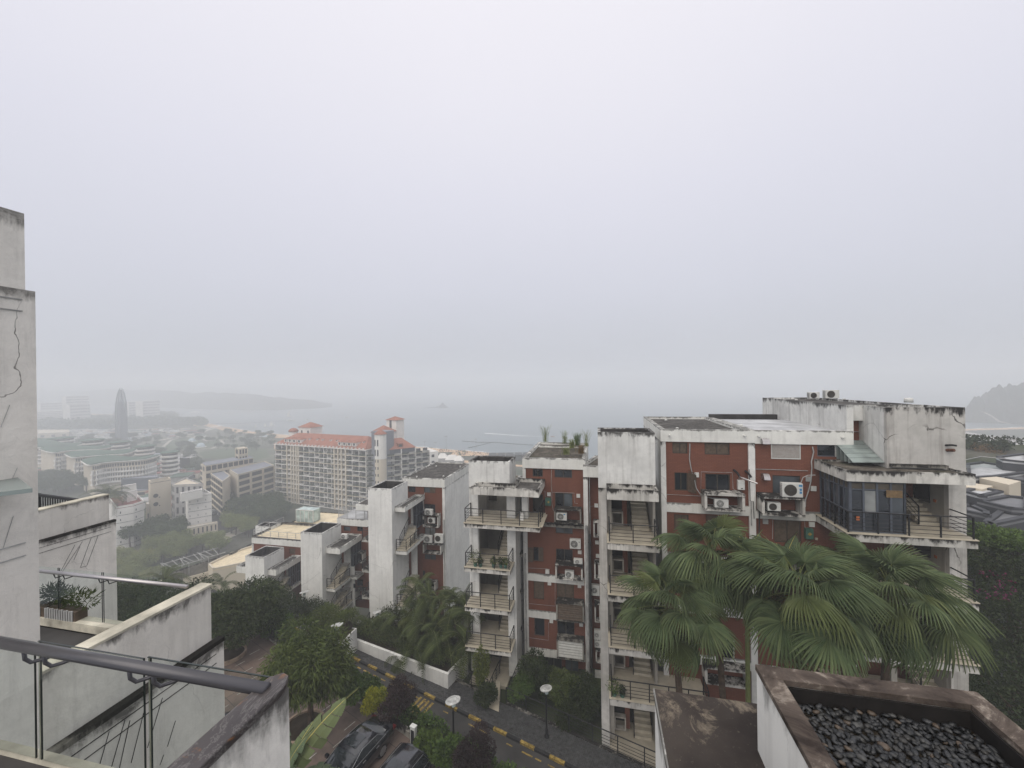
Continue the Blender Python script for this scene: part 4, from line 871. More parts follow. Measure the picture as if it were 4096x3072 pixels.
T.part('warning_diamond', MB().add([(cxm, vf - .255, czm - .11), (cxm + .11, vf - .255, czm), (cxm, vf - .255, czm + .11), (cxm - .11, vf - .255, czm)], [(0, 1, 2, 3)]), M['yellow'], mb3)
for (x, y, c_) in ((1775, 1137, 'acwhite'), (1303, 1107, 'pipe'), (1742, 675, 'pipe'), (1792, 772, 'acwhite'), (1822, 1285, 'cream')):
    p = at_v(*K6(x, y), vf); r_ = .14 if c_ != 'cream' else .06; T.part('junction_box', MB().box(p[0] - r_, p[0] + r_, vf - .08, vf, p[2] - r_, p[2] + r_), M[c_])
for (x, y) in ((740, 502), ): p = at_v(*K7(x, y), vf - .12); T.part('downlight', MB().tube([(p[0], vf - .12, p[2]), (p[0] + .05, vf - .32, p[2] - .02)], .06, 8), M['acwhite'])
# rusty bracket lamp on the shaft
p = at_v(*K7(1598, 605), vc); lm = T.part('wall_bracket', MB().tube([(p[0] - .1, vc, p[2] + .25), (p[0], vc - .25, p[2] + .3), (p[0] + .15, vc - .3, p[2] + .28)], .05, 7), M['iron'])
T.part('rusty_pipe_end', MB().tube([(p[0] - .05, vc, p[2]), (p[0] + .05, vc - .3, p[2] + .05)], .08, 8), M['pinkish'], lm)
T.part('ledge_lip', MB().box(s0 + .1, s1 - .9, vc - .25, vc - .01, zcan + .01, zcan + .16), M['concrete'])
# back bulk of the block so that nothing is hollow from the side
box_part(T, 'block_body', 'white', rR - .2, ur, vf + 1.0, vfar - .1, GZ0, zu - .95); box_part(T, 'block_back', 'white', f1, rR, rbv - .35, rbv - .05, GZ0, zr1 - .01)
# ------------------------------------------------------------------ the three blocks stepping down the hill: a tower in front, canopy and balconies on its right
def tower_block(label, k, vs, tw, tb, can, lv, bal, zg, fac, glz, wins):
    ut = at_v(*k(tw[1], tw[2] + 200), vs)[0]; ut0 = at_v(*k(tw[0], tw[2] + 200), vs)[0]
    ztw = at_v(*k((tw[0] + tw[1]) / 2, tw[2]), vs)[2]; vtb = max(vs + 2.4, min(vs + 3.6, at_u(*k(*tb), ut)[1]))
    T = Thing('apartment_block', label, 'apartment block', (ut, vs, zg), 'stepped apartment blocks of the hillside estate')
    (xl, yl), (xr, yr), yb, (xb, yb2) = can
    vcn = at_u(*k(xl, yl), ut)[1]; vcn = max(vs + .1, min(vs + 1.2, vcn)); ucr = at_v(*k(xr, yr), vcn)[0]; zc1 = at_v(*k(xr, yr), vcn)[2]; zc0 = at_v(*k(xr, yb), vcn)[2]
    vf = at_u(*k(xb, yb2), ucr)[1]; vf = max(vcn + 4.2, min(vcn + 7.0, vf)); T.vf = vf; T.ucr = ucr; T.ut = ut
    print(label[:20], 'ut', round(ut, 2), 'w', round(ut - ut0, 2), 'ztop', round(ztw, 2), 'vs', vs, 'vcn', round(vcn, 2), 'ucr', round(ucr - ut, 2), 'zc', round(zc1, 2), 'vf', round(vf, 2))
    zb_ = zc0
    shaft(T, ut0, ut, vs, vtb, ztw - 1.2, ztw, 'white_clean', .15, 1.15)
    tbm = MB().box(ut0 + .001, ut - .001, vs + .001, vtb - .001, zg, ztw - 1.2); tbm.d = [q + 1.2 for q in tbm.d]; T.part('tower_body', tbm, M['white_clean'])
    tray(T, 'canopy', [(ut + .002, vcn), (ucr, vcn), (ucr, vf - .01), (ut + .002, vf - .01)], zc0, zc1, .2, 'bandw', 'gravel', rim_w=.14)
    vw = vcn + 3.4
    box_part(T, 'back_wall', 'white_clean', ut + .0, ucr - .45, vw, vw + .15, zg, zc0)
    ubr = at_v(*k(*bal), vcn)[0]; sm = None
    for i, (x, y) in enumerate(lv):
        z = at_v(*k(x, y), vcn)[2]
        vb1 = vcn + 3.0 if i < len(lv) - 1 else vf - .1
        b = T.part('balcony', MB().box(ut + .002, ubr, vcn, vb1, z - .42, z - .04), M['bandw'])
        T.part('balcony_floor', MB().box(ut + .002, ubr + .03, vcn - .03, vb1 + .1, z - .04, z), M['cream'], b)
        railing(T, b, [(ut + .08, vcn + .08), (ubr - .08, vcn + .08), (ubr - .08, vb1 - .05)], z, 1.05, 4, 1.1)
        st = T.part('staircase', MB().box(ut, ubr - .3, vw - .75, vw, z + 1.35, z + 1.5), M['inner'])
        sm = flight(T, st, ut + .05, ut + .95, vcn + .9, z, 8, .17, .26, 1, True, sm)
        box_part(T, 'wall_lamp', 'iron', ut + 1.35, ut + 1.6, vw - .06, vw - .001, z + 1.5, z + 2.0)
        # link slab to the flats with a small ledge
        box_part(T, 'link_slab', 'bandw', ubr - .6, ucr + .15, vb1 + .003, vf - .003, z - .34, z)
    # glazed bay hanging at the back of the landing
    z0, z1 = at_v(*k(glz[0], glz[3]), vw - .4)[2], zc0
    gb = T.part('glazed_bay', MB().box(ucr - .48, ucr - .12, vw - .6, vf - .02, z0 - .08, z0), M['bluegrey'])
    T.part('pane', MB().box(ucr - .46, ucr - .14, vw - .58, vf - .04, z0, z1 - .01), M['pane'], gb)
    for q in np.linspace(vw - .6, vf - .1, 6): T.part('mullion', MB().box(ucr - .14, ucr - .10, q - .03, q + .03, z0, z1), M['bluegrey'], gb)
    for q in (ucr - .48, ucr - .3, ucr - .14): T.part('mullion', MB().box(q - .02, q + .02, vw - .63, vw - .59, z0, z1), M['bluegrey'], gb)
    T.part('transom', MB().box(ucr - .5, ucr - .09, vw - .62, vf - .05, z0 + (z1 - z0) * .5, z0 + (z1 - z0) * .5 + .06), M['bluegrey'], gb)
    # flats: facade and roof
    (xf0, xf1, yt, ybt) = fac
    u0, u1 = at_v(*k(xf0, ybt), vf)[0], at_v(*k(xf1, ybt), vf)[0]; zt, zbt = at_v(*k((xf0 + xf1) / 2, yt), vf)[2], at_v(*k((xf0 + xf1) / 2, ybt), vf)[2]
    hs = []; 
    for (r, sash, pn) in wins: hs.append(R(k, vf, *r))
    fw = T.part('facade', MB().wall(u0 + .3, u1 - .3, zg, zbt, vf, hs, .16), M['red']); box_part(T, 'facade_back', 'dark', u0 + .3, u1 - .3, vf + .3, vf + .5, zg, zbt)
    for (r, sash, pn), q in zip(wins, hs): window(T, fw, vf, q, sash, pn, 'frame')
    box_part(T, 'pier', 'white', u1 - .3, u1, vf - .08, vf + .3, zg, zbt - .001); box_part(T, 'pier', 'white', u0, u0 + .3, vf - .08, vf + .3, zg, zbt - .001)
    T.u0, T.u1, T.zt, T.zbt = u0, u1, zt, zbt
    return T
KC = K2
C = tower_block('tall block with blank white end wall and dark gravel roof', K2, 35.5, (1045, 1255, 1003), (1395, 940),
    ((1280, 1143), (1370, 1168), 1212, (1545, 1040)), [(1370, 1553), (1370, 2042), (1375, 2530)], (1385, 1560), -25.5, (1355, 1725, 910, 985),
    (1430, 1130, 1530, 1340), [((1400, 985, 1465, 1035), 1, 'pane'), ((1538, 990, 1640, 1042), 2, ('pane_grey', 'shutter')), ((1540, 1140, 1640, 1225), 2, 'pane'), ((1545, 1350, 1640, 1420), 2, 'pane_pale'), ((1545, 1585, 1645, 1632), 2, 'pane_grey'), ((1548, 1810, 1645, 1890), 2, 'pane')])
T = C; vf = T.vf; zt, zbt, u0, u1 = T.zt, T.zbt, T.u0, T.u1
cbk = at_z(*K2(1930, 775), zt); vbk = at_u(*K2(1930, 812), u1)[1]; vbk = max(vf + 6, min(vf + 9, UV(*cbk[:2])[1])); print('C back', vbk, vf, UV(*cbk[:2]))
tray(T, 'roof', [(u0, vf - .1), (u1, vf - .1), (u1, vbk), (u0, vbk)], zbt, zt, .12, 'bandw', 'gravel', rim_w=.18)
box_part(T, 'end_wall', 'white_clean', u1 - .3, u1 - .003, vf + .3, vbk, -25.5, zbt); box_part(T, 'block_back', 'white', u0, u1 - .3, vbk - .3, vbk, -25.5, zbt); box_part(T, 'block_side_wall', 'white', u0, u0 + .3, vf + .3, vbk - .3, -25.5, zbt)
for (x, y) in ((1648, 812), (1476, 905), (1712, 900), (1860, 815)): vent(T, K2, x, y - 14, y, zt - .1, .09)
for i, r in enumerate(((1530, 1235, 1665, 1345), (1530, 1490, 1690, 1580), (1500, 1830, 1640, 1900))):
    ac_shelf(T, vf, R(K2, vf - .75, *r), .8, .1, 'edge')
for r in ((1535, 1980, 1660, 2060),): ac_shelf(T, vf, R(K2, vf - .75, *r), .8, .1, 'edge')
ac_at(K2, vf - .8, 1545, 1188, 1612, 1243, 'condenser on top of the upper white shelf of the block with the blank end wall')
ac_at(K2, vf - .7, 1572, 1262, 1635, 1312, 'condenser inside the upper white shelf of the block with the blank end wall', fan='light')
ac_at(K2, vf - .8, 1535, 1420, 1610, 1485, 'left condenser of the touching pair under the louvred window')
ac_at(K2, vf - .85, 1632, 1408, 1705, 1488, 'right condenser of the touching pair under the louvred window', fan='light')
pipe(T, uu(K2, vf, 1722, 1400), vf - .16, -25, zz(K2, vf, 1722, 1280), .05, 'pipe'); face_wire(T, K2, [(1545, 1040), (1530, 1100), (1540, 1200)], vf - 1.2, .03)
# ladder-like rooftop railings left of the tower (next block's terrace) are in block B
B = tower_block('block with a condenser on its flat canopy, second from the left', KB, 40.3, (1005, 1285, 432), (1540, 312),
    ((1332, 612), (1522, 640), 718, (1820, 438)), [(1455, 1172), (1470, 1520)], (1460, 1175), -28.5, (1495, 2110, 253, 345),
    (1640, 600, 1750, 855), [((1575, 348, 1665, 410), 1, 'pane_grey'), ((1755, 350, 1830, 415), 1, 'pane'), ((1752, 1050, 1830, 1140), 1, 'pane')])
T = B; vf = T.vf; zt, zbt, u0, u1 = T.zt, T.zbt, T.u0, T.u1; vbk = vf + 8
T.part('roof_terrace', MB().box(u0, u1, vf - .1, vbk, zbt, zt), M['bandw']); T.part('terrace_floor', MB().box(u0 + .1, u1 - .1, vf, vbk - .1, zt, zt + .02), M['sheet'])
M['galv'] = plain('pale_galvanised_rail', (.42, .42, .41), .5, .3, .15, 3)
rr = T.part('terrace_rail', MB().tube([(u0 + .15, vf, zt + 1.1), (u1 - .2, vf, zt + 1.1)], .03, 5), M['galv']); railing(T, rr, [(u0 + .15, vbk - .2), (u0 + .15, vf + .01), (u1 - .2, vf + .01)], zt, 1.08, 5, 1.3, mat=M['galv'])
box_part(T, 'block_side_wall', 'white', u0 + .002, u0 + .3, vf + .3, vbk, -28.5, zbt); box_part(T, 'block_side_wall', 'white', u1 - .3, u1 - .002, vf + .3, vbk, -28.5, zbt); box_part(T, 'block_back', 'white', u0 + .3, u1 - .3, vbk - .3, vbk - .01, -28.5, zbt)
for r in ((1725, 690, 1830, 830), (1735, 1190, 1830, 1310)): ac_shelf(T, vf, R(KB, vf - .75, *r), .8, .1, 'edge')
zq = at_v(*KB(1522, 640), T.vf - 2.5)[2]; q = R(KB, T.vf - 2.2, 1548, 450, 1642, 520); ac_unit(T.vf - 2.4, q[0], at_v(*KB(1600, 520), T.vf - 2.4)[2], .85, .6, .35, 'white condenser lying alone on the dark flat canopy between two white towers', fan='dark')
# upper stub with the small canopy left of tower C and balconies seen edge on
for i, y in enumerate((440, 830, 1170)):
    z = zz(KB, B.vf, 1850, y); b = T.part('balcony', MB().box(uu(KB, vf - 1.6, 1815, y), u1 - .3, vf - 1.6, vf - .1, z - .4, z), M['edge']); railing(T, b, [(uu(KB, vf - 1.6, 1818, y), vf - .15), (uu(KB, vf - 1.6, 1818, y), vf - 1.5), (u1 - .4, vf - 1.5)], z, 1.0, 5, 1.2)
ut_ = T.part('upper_tray', MB().box(uu(KB, vf - 1, 1722, 50), u1 - 1.5, vf - .8, vf + 3, zz(KB, vf, 1800, 105), zz(KB, vf, 1800, 30)), M['bandw']); box_part(T, 'tray_gravel', 'gravel', uu(KB, vf - 1, 1740, 50), u1 - 1.6, vf - .65, vf + 2.9, zz(KB, vf, 1800, 30), zz(KB, vf, 1800, 30) + .01, ut_)
box_part(T, 'upper_wall', 'red', uu(KB, vf, 1855, 100), u1 - 1.6, vf + .6, vf + .8, zt, zz(KB, vf, 1800, 105))

Ab = tower_block('lowest block with cream tiled roof terrace, leftmost of the estate row', KB, 46.5, (270, 520, 748), (805, 622),
    ((565, 912), (675, 925), 1003, (1010, 742)), [(680, 1285), (700, 1640)], (690, 1290), -34, (362, 1420, 532, 612),
    (880, 900, 1000, 1130), [((485, 620, 520, 700), 1, 'shutter'), ((855, 642, 932, 712), 1, 'shutter')])
T = Ab; vf = T.vf; zt, zbt, u0, u1 = T.zt, T.zbt, T.u0, T.u1
bk = at_z(*KB(930, 318), zt); vbk = min(vf + 12, UV(*bk[:2])[1]); print('A back', vbk, vf)
T.part('roof_terrace', MB().box(u0, u1, vf - .1, vbk, zbt, zt), M['bandw'])
tm = MB(); x = u0 + .5
while x < u1 - .5:
    y = vf + .4
    while y < vbk - .6: tm.box(x, x + .36, y, y + .36, zt + .003, zt + .03); y += .385
    x += .385
M['tilecream'] = plain('cream_roof_tile', (.62, .53, .37), .7, 0, .16, 1.0); T.part('roof_tiles', tm, M['tilecream'], kind='stuff')
box_part(T, 'terrace_curb', 'concrete', u0 + .05, u0 + .4, vf, vbk, zt, zt + .25); box_part(T, 'terrace_curb', 'concrete', u0 + .4, u1, vbk - .5, vbk, zt, zt + .3); box_part(T, 'terrace_curb', 'felt', u0 + .4, u1, vf - .02, vf + .2, zt, zt + .1)
rr = T.part('terrace_rail', MB().tube([(u0 + .15, vf + .1, zt + 1.1), (u1 - .2, vf + .1, zt + 1.1)], .02, 5), M['galv']); railing(T, rr, [(u0 + .2, vbk), (u0 + .2, vf + .1), (u1 - .2, vf + .1)], zt, 1.08, 3, 1.5, mat=M['galv'])
box_part(T, 'block_side_wall', 'white', u0 + .002, u0 + .3, vf + .3, vbk, -34, zbt); box_part(T, 'block_side_wall', 'white', u1 - .3, u1 - .002, vf + .3, vbk, -34, zbt); box_part(T, 'block_back', 'white', u0 + .3, u1 - .3, vbk - .3, vbk - .01, -34, zbt)
# lower roof wing behind with parapets
q0 = at_z(*KB(1000, 300), zt + .3); wv = vbk + .01
tray(T, 'rear_roof', [(u0 + 1.5, wv), (u1 + 2, wv), (u1 + 2, wv + 6), (u0 + 1.5, wv + 6)], zt - 3, zt + .25, .12, 'concrete', 'tilecream', rim_w=.2)
wb = R(KB, vbk + 1, 660, 240, 858, 390); shaft(T, wb[0], wb[1], vbk - 3, vbk - 1, zt - 2, wb[3], 'white_clean', .12, .5, 'roof_tank_enclosure')
gh_ = R(KB, vbk + .2, 925, 150, 1150, 282); G = Thing('glass_room', 'small white framed glass room standing on the cream tiled roof terrace', 'glass room', (gh_[0], vbk + .5, zt + .25))
M['mint'] = glassy('pale_mint_glass', (.30, .36, .34), .2)
G.part('glass_body', MB().box(gh_[0] + .05, gh_[1] - .05, vbk + .55, vbk + 2.4, zt + .25, zt + 2.3), M['mint'])
for i in range(5): x = gh_[0] + (gh_[1] - gh_[0]) * i / 4; G.part('post', MB().box(x - .05, x + .05, vbk + .5, vbk + .6, zt + .25, zt + 2.35), M['acwhite'])
G.part('roof_frame', MB().box(gh_[0] - .05, gh_[1] + .05, vbk + .48, vbk + .58, zt + 2.25, zt + 2.36), M['acwhite']); G.part('roof_frame', MB().box(gh_[0] - .05, gh_[0] + .05, vbk + .6, vbk + 2.45, zt + 2.25, zt + 2.36), M['acwhite'])
# small tray at the left of tower A
lt = R(KB, 46.9, 150, 875, 268, 965); tray(T, 'side_tray', [(lt[0], 46.9), (lt[1], 46.9), (lt[1], 49.5), (lt[0], 49.5)], lt[2], lt[3], .3, 'bandw', 'felt', rim_w=.12)
# stairs down beside tower C, with rail
sc_ = Thing('outdoor_stairs', 'cream outdoor steps with black railing climbing beside the white tower', 'stairs', (*UV(*at_z(*K2(890, 2490), -23)[:2]), -23.4))
bx = sc_.o; me = box_mesh('step', 1.3, .34, .17, M['step'])
for i in range(9): sc_.inst('step', me, (bx[0] + .3 * 0, bx[1] + i * .33, bx[2] + i * .16))
railing(sc_, None, [(bx[0] - .05, bx[1]), (bx[0] - .05, bx[1] + 3)], bx[2], 1.0, 4, .9, zs=[bx[2] + .1, bx[2] + 1.5]); railing(sc_, None, [(bx[0] + 1.35, bx[1]), (bx[0] + 1.35, bx[1] + 3)], bx[2], 1.0, 4, .9, zs=[bx[2] + .1, bx[2] + 1.5])
# ================================================================== NEAR: own balcony, neighbouring fins, pebble planter
M['stone'] = None
t = NT('veined_dark_marble'); a_ = t.noise(3, 8, .7, dist=1.5); v_ = t.rng(t.math('ABSOLUTE', t.math('SUBTRACT', a_, .5)), 0, .02, 1, 0)
k = t.mix(t.rng(t.noise(2, 5), .4, .7), (.040, .034, .034), (.085, .075, .073)); k = t.mix(t.rng(t.noise(5, 5, .6, dist=.5), .57, .64, 0, .9), k, (.24, .10, .03)); k = t.mix(t.math('MULTIPLY', v_, .22), k, (.4, .38, .36))
t.bump(t.noise(20, 3), .1, .005); M['stone'] = t.done(k, .35, 0, .45)
M['fin'] = stucco('aged_fin_wall', (.82, .785, .72), .35, .85, .5, .3, (.22, .20, .17), bump=.3, reach=.65, near=True)
M['fin_l'] = stucco('pale_fin_wall', (.82, .785, .72), .22, .8, .8, .22, (.3, .28, .25), bump=.25, reach=.4, near=True)
M['coping'] = plain('lichened_cream_coping', (.47, .44, .36), .85, 0, .45, 3, .1, .3)
t = NT('clear_glass'); t.b.inputs['Base Color'].default_value = (.93, .97, .95, 1); t.b.inputs['Roughness'].default_value = 0
tr = t.n('ShaderNodeBsdfTransparent'); tr.inputs[0].default_value = (.90, .945, .925, 1); gl = t.n('ShaderNodeBsdfGlossy'); gl.inputs['Roughness'].default_value = .02; gl.inputs[0].default_value = (.9, .95, .93, 1)
fr = t.n('ShaderNodeFresnel'); fr.inputs[0].default_value = 1.45; mx = t.n('ShaderNodeMixShader'); t.l(t.math('MULTIPLY', fr.outputs[0], .8), mx.inputs[0]); t.l(tr.outputs[0], mx.inputs[1]); t.l(gl.outputs[0], mx.inputs[2]); t.l(mx.outputs[0], t.t.nodes['Material Output'].inputs[0]); M['glass'] = t.m
M['glassedge'] = glassy('glass_pane_edge', (.010, .016, .014), .35)
M['railpaint'] = plain('grey_painted_handrail', (.085, .083, .09), .3, .4, .1, 4, .4)
GRAZ = 'glass balustrade panels of the nearest balcony'
# own parapet with marble coping
zc = -1.2; ue0 = UV(*at_z(1102, 2682, zc)[:2]); ue1 = UV(*at_z(1168, 2707, zc)[:2])
um0 = UV(*at_z(909, 2848, zc)[:2])[0]; uo = UV(*at_z(1005, 2877, zc)[:2])[0]
ui_, uo_ = (ue0[0] + um0) / 2, (ue1[0] + uo) / 2; ve = (ue0[1] + ue1[1]) / 2; print('parapet', ui_, uo_, ue0, ue1, um0, uo)
T = Thing('balcony_parapet', 'white balcony parapet with veined dark marble coping at the end of the pipe handrail', 'parapet', ((ui_ + uo_) / 2, ve - 1.5, -2.4))
T.part('coping', MB().prism([(ui_, -.5), (uo_, -.5), (uo_, ve - .05), (uo_ - .03, ve), (ui_ + .04, ve + .01), (ui_, ve - .03)], zc - .035, zc), M['stone'])
bevel(T.e.children[-1], .006)
T.part('wall_body', MB().box(ui_ + .02, uo_ - .012, -.45, ve - .02, -14, zc - .035), M['fin'])
# handrail, glass, brackets
pz = -1.2
p0 = at_z(-60, 2560, pz); p1 = at_z(1040, 2752, pz); q0, q1 = UV(*p0[:2]), UV(*p1[:2]); print('rail', q0, q1); rv0, rv1 = q0[1], q1[1]; rvv = (rv0 + rv1) / 2
T = Thing('balcony_railing', 'grey pipe handrail with looped brackets and clear glass panels crossing the lower left', 'railing', ((q0[0] + q1[0]) / 2, rvv, -1.9))
T.part('handrail', MB().tube([(q0[0] - .4, rv0 - .0, pz), (ui_ + .05, rv1, pz)], .0235, 20), M['railpaint'], smooth=True)
gv = rvv + .085
def on_rail(px, py):
    u = at_v(px, py, rvv)[0]; return u
xj = [at_v(px, 2850, gv)[0] for px in (150, 583)]
panels = [(q0[0] - .3, xj[0] - .01), (xj[0] + .012, xj[1] - .01), (xj[1] + .012, ui_ + .01)]
slope = (rv1 - rv0) / (q1[0] - q0[0])
def gvv(u): return rv0 + slope * (u - q0[0]) + .085
for i, (a, b) in enumerate(panels):
    g = MB(); z0, z1 = -1.82, pz - (.047, .036, .024)[i]
    P = [(a, gvv(a), z0), (b, gvv(b), z0), (b, gvv(b), z1), (a, gvv(a), z1)]
    o = T.part('glass_panel', MB().add(P, [(0, 1, 2, 3)]), M['glass'])
    e = MB(); th = .007
    for (x, s_) in ((b, -1), (a + .016, .5)): e.add([(x, gvv(x) - .0, z0), (x + s_ * .003, gvv(x) - .0, z0), (x + s_ * .003, gvv(x) + th, z0), (x, gvv(x) + th, z0), (x, gvv(x), z1), (x + s_ * .003, gvv(x), z1), (x + s_ * .003, gvv(x) + th, z1), (x, gvv(x) + th, z1)], [(0, 1, 5, 4), (1, 2, 6, 5), (2, 3, 7, 6), (3, 0, 4, 7), (4, 5, 6, 7)])
    e.add([(a, gvv(a), z1 - .003), (b, gvv(b), z1 - .003), (b, gvv(b) + th, z1 - .003), (a, gvv(a) + th, z1 - .003), (a, gvv(a), z1), (b, gvv(b), z1), (b, gvv(b) + th, z1), (a, gvv(a) + th, z1)], [(0, 1, 5, 4), (4, 5, 6, 7), (2, 3, 7, 6)])
    T.part('glass_edge', e, M['glassedge'], o)
    T.part('gap_reflection', MB().box(a + .005, a + .016, gvv(a) + .001, gvv(a) + .006, z0, z1 - .004), M['coping'], o)  # pale strip painted as the white reflection in the panel gap
for px in (98, 178, 515, 610):
    u = at_v(px, 2640, rvv)[0]; v0 = rv0 + slope * (u - q0[0])
    T.part('bracket', MB().tube([(u, v0, pz - .01), (u - .002, v0 + .005, pz - .06), (u + .01, v0 + .02, pz - .085), (u + .04, v0 + .045, pz - .082), (u + .09, v0 + .075, pz - .065), (u + .105, v0 + .085, pz - .055)], .0085, 7), M['railpaint'], smooth=True)
# upstand under the glass
T = Thing('balcony_kerb', 'cream stone edge below the glass panels in the bottom left corner', 'kerb', (q0[0] + .5, gv, -2.2))
T.part('kerb_top', MB().add([(q0[0] - .5, gvv(q0[0] - .5) + .012, -1.83), (ui_, gvv(ui_) + .012, -1.83), (ui_, gvv(ui_) + .05, -1.83), (q0[0] - .5, gvv(q0[0] - .5) + .05, -1.83), (q0[0] - .5, gvv(q0[0] - .5) - .02, -1.9), (ui_, gvv(ui_) - .02, -1.9), (ui_, gvv(ui_) + .05, -1.9), (q0[0] - .5, gvv(q0[0] - .5) + .05, -1.9)], [(0, 1, 2, 3), (4, 5, 1, 0), (7, 6, 2, 3)]), M['coping'])
T.part('kerb_base', MB().add([(q0[0] - .6, .5, -1.85), (ui_, .5, -1.85), (ui_, gvv(ui_) + .011, -1.85), (q0[0] - .6, gvv(q0[0] - .6) + .011, -1.85), (q0[0] - .6, .5, -3), (ui_, .5, -3)], [(0, 1, 2, 3), (4, 5, 1, 0)]), M['lining0'])
# ---- left fin of the neighbouring flat: tall wall running away, with stepped top
d1 = 3.3; c_ = at_d(141, 1165, d1); uf, vfin = UV(c_[0], c_[1]); ztop = c_[2]; c2_ = at_u(101, 853, uf)
T = Thing('fin_wall', 'tall pale concrete fin wall filling the left edge with grooves and a taller step behind', 'wall', (uf, vfin - 1, -8)); zv2 = c2_[2]
T.part('wall_body', MB().box(uf - .25, uf, .3, vfin, -16, ztop), M['fin_l']); T.part('upper_step', MB().box(uf - .22, uf - .012, .3, c2_[1], ztop, zv2), M['fin'])
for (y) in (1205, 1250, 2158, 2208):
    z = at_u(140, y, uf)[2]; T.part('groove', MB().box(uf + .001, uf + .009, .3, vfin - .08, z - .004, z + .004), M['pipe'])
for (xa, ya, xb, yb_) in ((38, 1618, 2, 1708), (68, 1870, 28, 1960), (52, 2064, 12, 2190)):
    a = at_u(xa, ya, uf); b = at_u(xb, yb_, uf); T.part('recess_shade_strip', MB().tube([(uf + .004, a[1], a[2]), (uf + .004, b[1], b[2])], .0022, 4), M['pipe'])  # thin grey strip paints the shading of a shallow recess
gs = at_v(130, 1952, vfin - .35); T2 = Thing('glass_canopy', 'thin green edged glass shelf jutting from the fin wall at the left edge', 'canopy', (gs[0] - .3, gs[1] - .5, gs[2]))
T2.part('glass_sheet', MB().add([(gs[0] - .9, gs[1] - 1.2, gs[2]), (gs[0] + .0, gs[1], gs[2]), (gs[0] - .8, gs[1] + .3, gs[2]), (gs[0] - 1.6, gs[1], gs[2]), (gs[0] - .9, gs[1] - 1.2, gs[2] - .03), (gs[0], gs[1], gs[2] - .03), (gs[0] - .8, gs[1] + .3, gs[2] - .03), (gs[0] - 1.6, gs[1], gs[2] - .03)], [(0, 1, 2, 3), (7, 6, 5, 4), (0, 4, 5, 1), (1, 5, 6, 2)]), M['greenglass'])
# ---- second fin: parapet with cream coping, ledge and raking grooves
z3 = -2.8; e3 = at_z(843, 2335, z3); u3, v3 = UV(*e3[:2]); i3 = UV(*at_z(805, 2345, z3)[:2])[0]; i3 = u3 - .16; print('fin3', u3, v3)
def fin(label, u, v, zt, w_, lip, zb, vmin, raking, mat='fin', topmat='coping', dark=True):
    T = Thing('fin_wall', label, 'wall', (u, v - 1, zb), 'stepped balcony fin walls on the left')
    T.part('upper_parapet', MB().box(u - w_, u, vmin, v, zt - lip, zt - .03), M[mat]); T.part('coping', MB().box(u - w_ - .01, u + .012, vmin, v + .012, zt - .03, zt), M[topmat])
    T.part('lower_wall', MB().box(u - w_, u + .10, vmin, v + .10, zb, zt - lip - .06), M[mat]); T.part('ledge', MB().box(u + .002, u + .105, vmin, v + .105, zt - lip - .06, zt - lip), M['concrete'])
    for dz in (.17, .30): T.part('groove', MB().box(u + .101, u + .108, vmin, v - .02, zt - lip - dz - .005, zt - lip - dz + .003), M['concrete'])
    for (y0, z0, y1, z1) in raking: T.part('recess_shade_strip', MB().tube([(u + .104, y0, z0), (u + .104, y1, z1)], .0045, 4), M['felt'] if dark else M['concrete'])  # dark strips paint the shading of the raking recesses
    return T
rk = []
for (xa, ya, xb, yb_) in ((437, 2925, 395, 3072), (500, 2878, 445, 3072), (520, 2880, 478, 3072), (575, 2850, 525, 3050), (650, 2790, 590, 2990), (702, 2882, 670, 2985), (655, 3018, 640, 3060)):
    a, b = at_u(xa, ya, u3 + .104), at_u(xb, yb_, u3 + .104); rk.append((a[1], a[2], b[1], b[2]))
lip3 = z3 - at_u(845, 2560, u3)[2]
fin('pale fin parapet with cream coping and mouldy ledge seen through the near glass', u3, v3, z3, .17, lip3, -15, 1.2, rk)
# third fin, further left
d2 = 11.2; c3 = at_d(435, 1975, d2); u2, v2 = UV(c3[0], c3[1]); z2 = c3[2]
rk = []
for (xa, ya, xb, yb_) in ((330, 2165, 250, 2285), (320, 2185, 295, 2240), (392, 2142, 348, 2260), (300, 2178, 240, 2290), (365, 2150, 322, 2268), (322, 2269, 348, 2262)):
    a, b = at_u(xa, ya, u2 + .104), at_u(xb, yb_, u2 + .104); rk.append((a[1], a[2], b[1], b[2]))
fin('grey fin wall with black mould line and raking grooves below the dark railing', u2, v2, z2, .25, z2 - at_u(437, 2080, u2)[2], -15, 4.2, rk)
# dark slatted railing beyond it
ra, rb_ = at_d(150, 1973, 13.2), at_d(330, 1992, 12.4); T = Thing('slatted_railing', 'short dark slatted railing above the grey fin wall with black mould line', 'railing', (ra[0], ra[1], ra[2] - 1), None, 'world')
ax, ay, az = ra; bx_, by_, bz_ = rb_; dx, dy = bx_ - ax, by_ - ay; Ln = math.hypot(dx, dy); an = math.atan2(dy, dx)
T.e.rotation_euler = (0, 0, an)
T.part('top_rail', MB().box(-.6, Ln + 1.2, -.04, .04, .92, 1.0), M['iron']); T.part('bottom_rail', MB().box(-.6, Ln + 1.2, -.02, .02, .2, .25), M['iron'])
sm_ = box_mesh('baluster', .05, .02, .7, M['iron'])
for i in range(int((Ln + 1.7) / .14)): T.inst('baluster', sm_, (-.55 + i * .14, -.01, .24))
T.part('railing_post', MB().box(.0, .1, -.05, .05, -.6, 1.0), M['iron']); T.part('railing_post', MB().box(Ln * .78, Ln * .78 + .1, -.05, .05, -.6, .95), M['iron'])
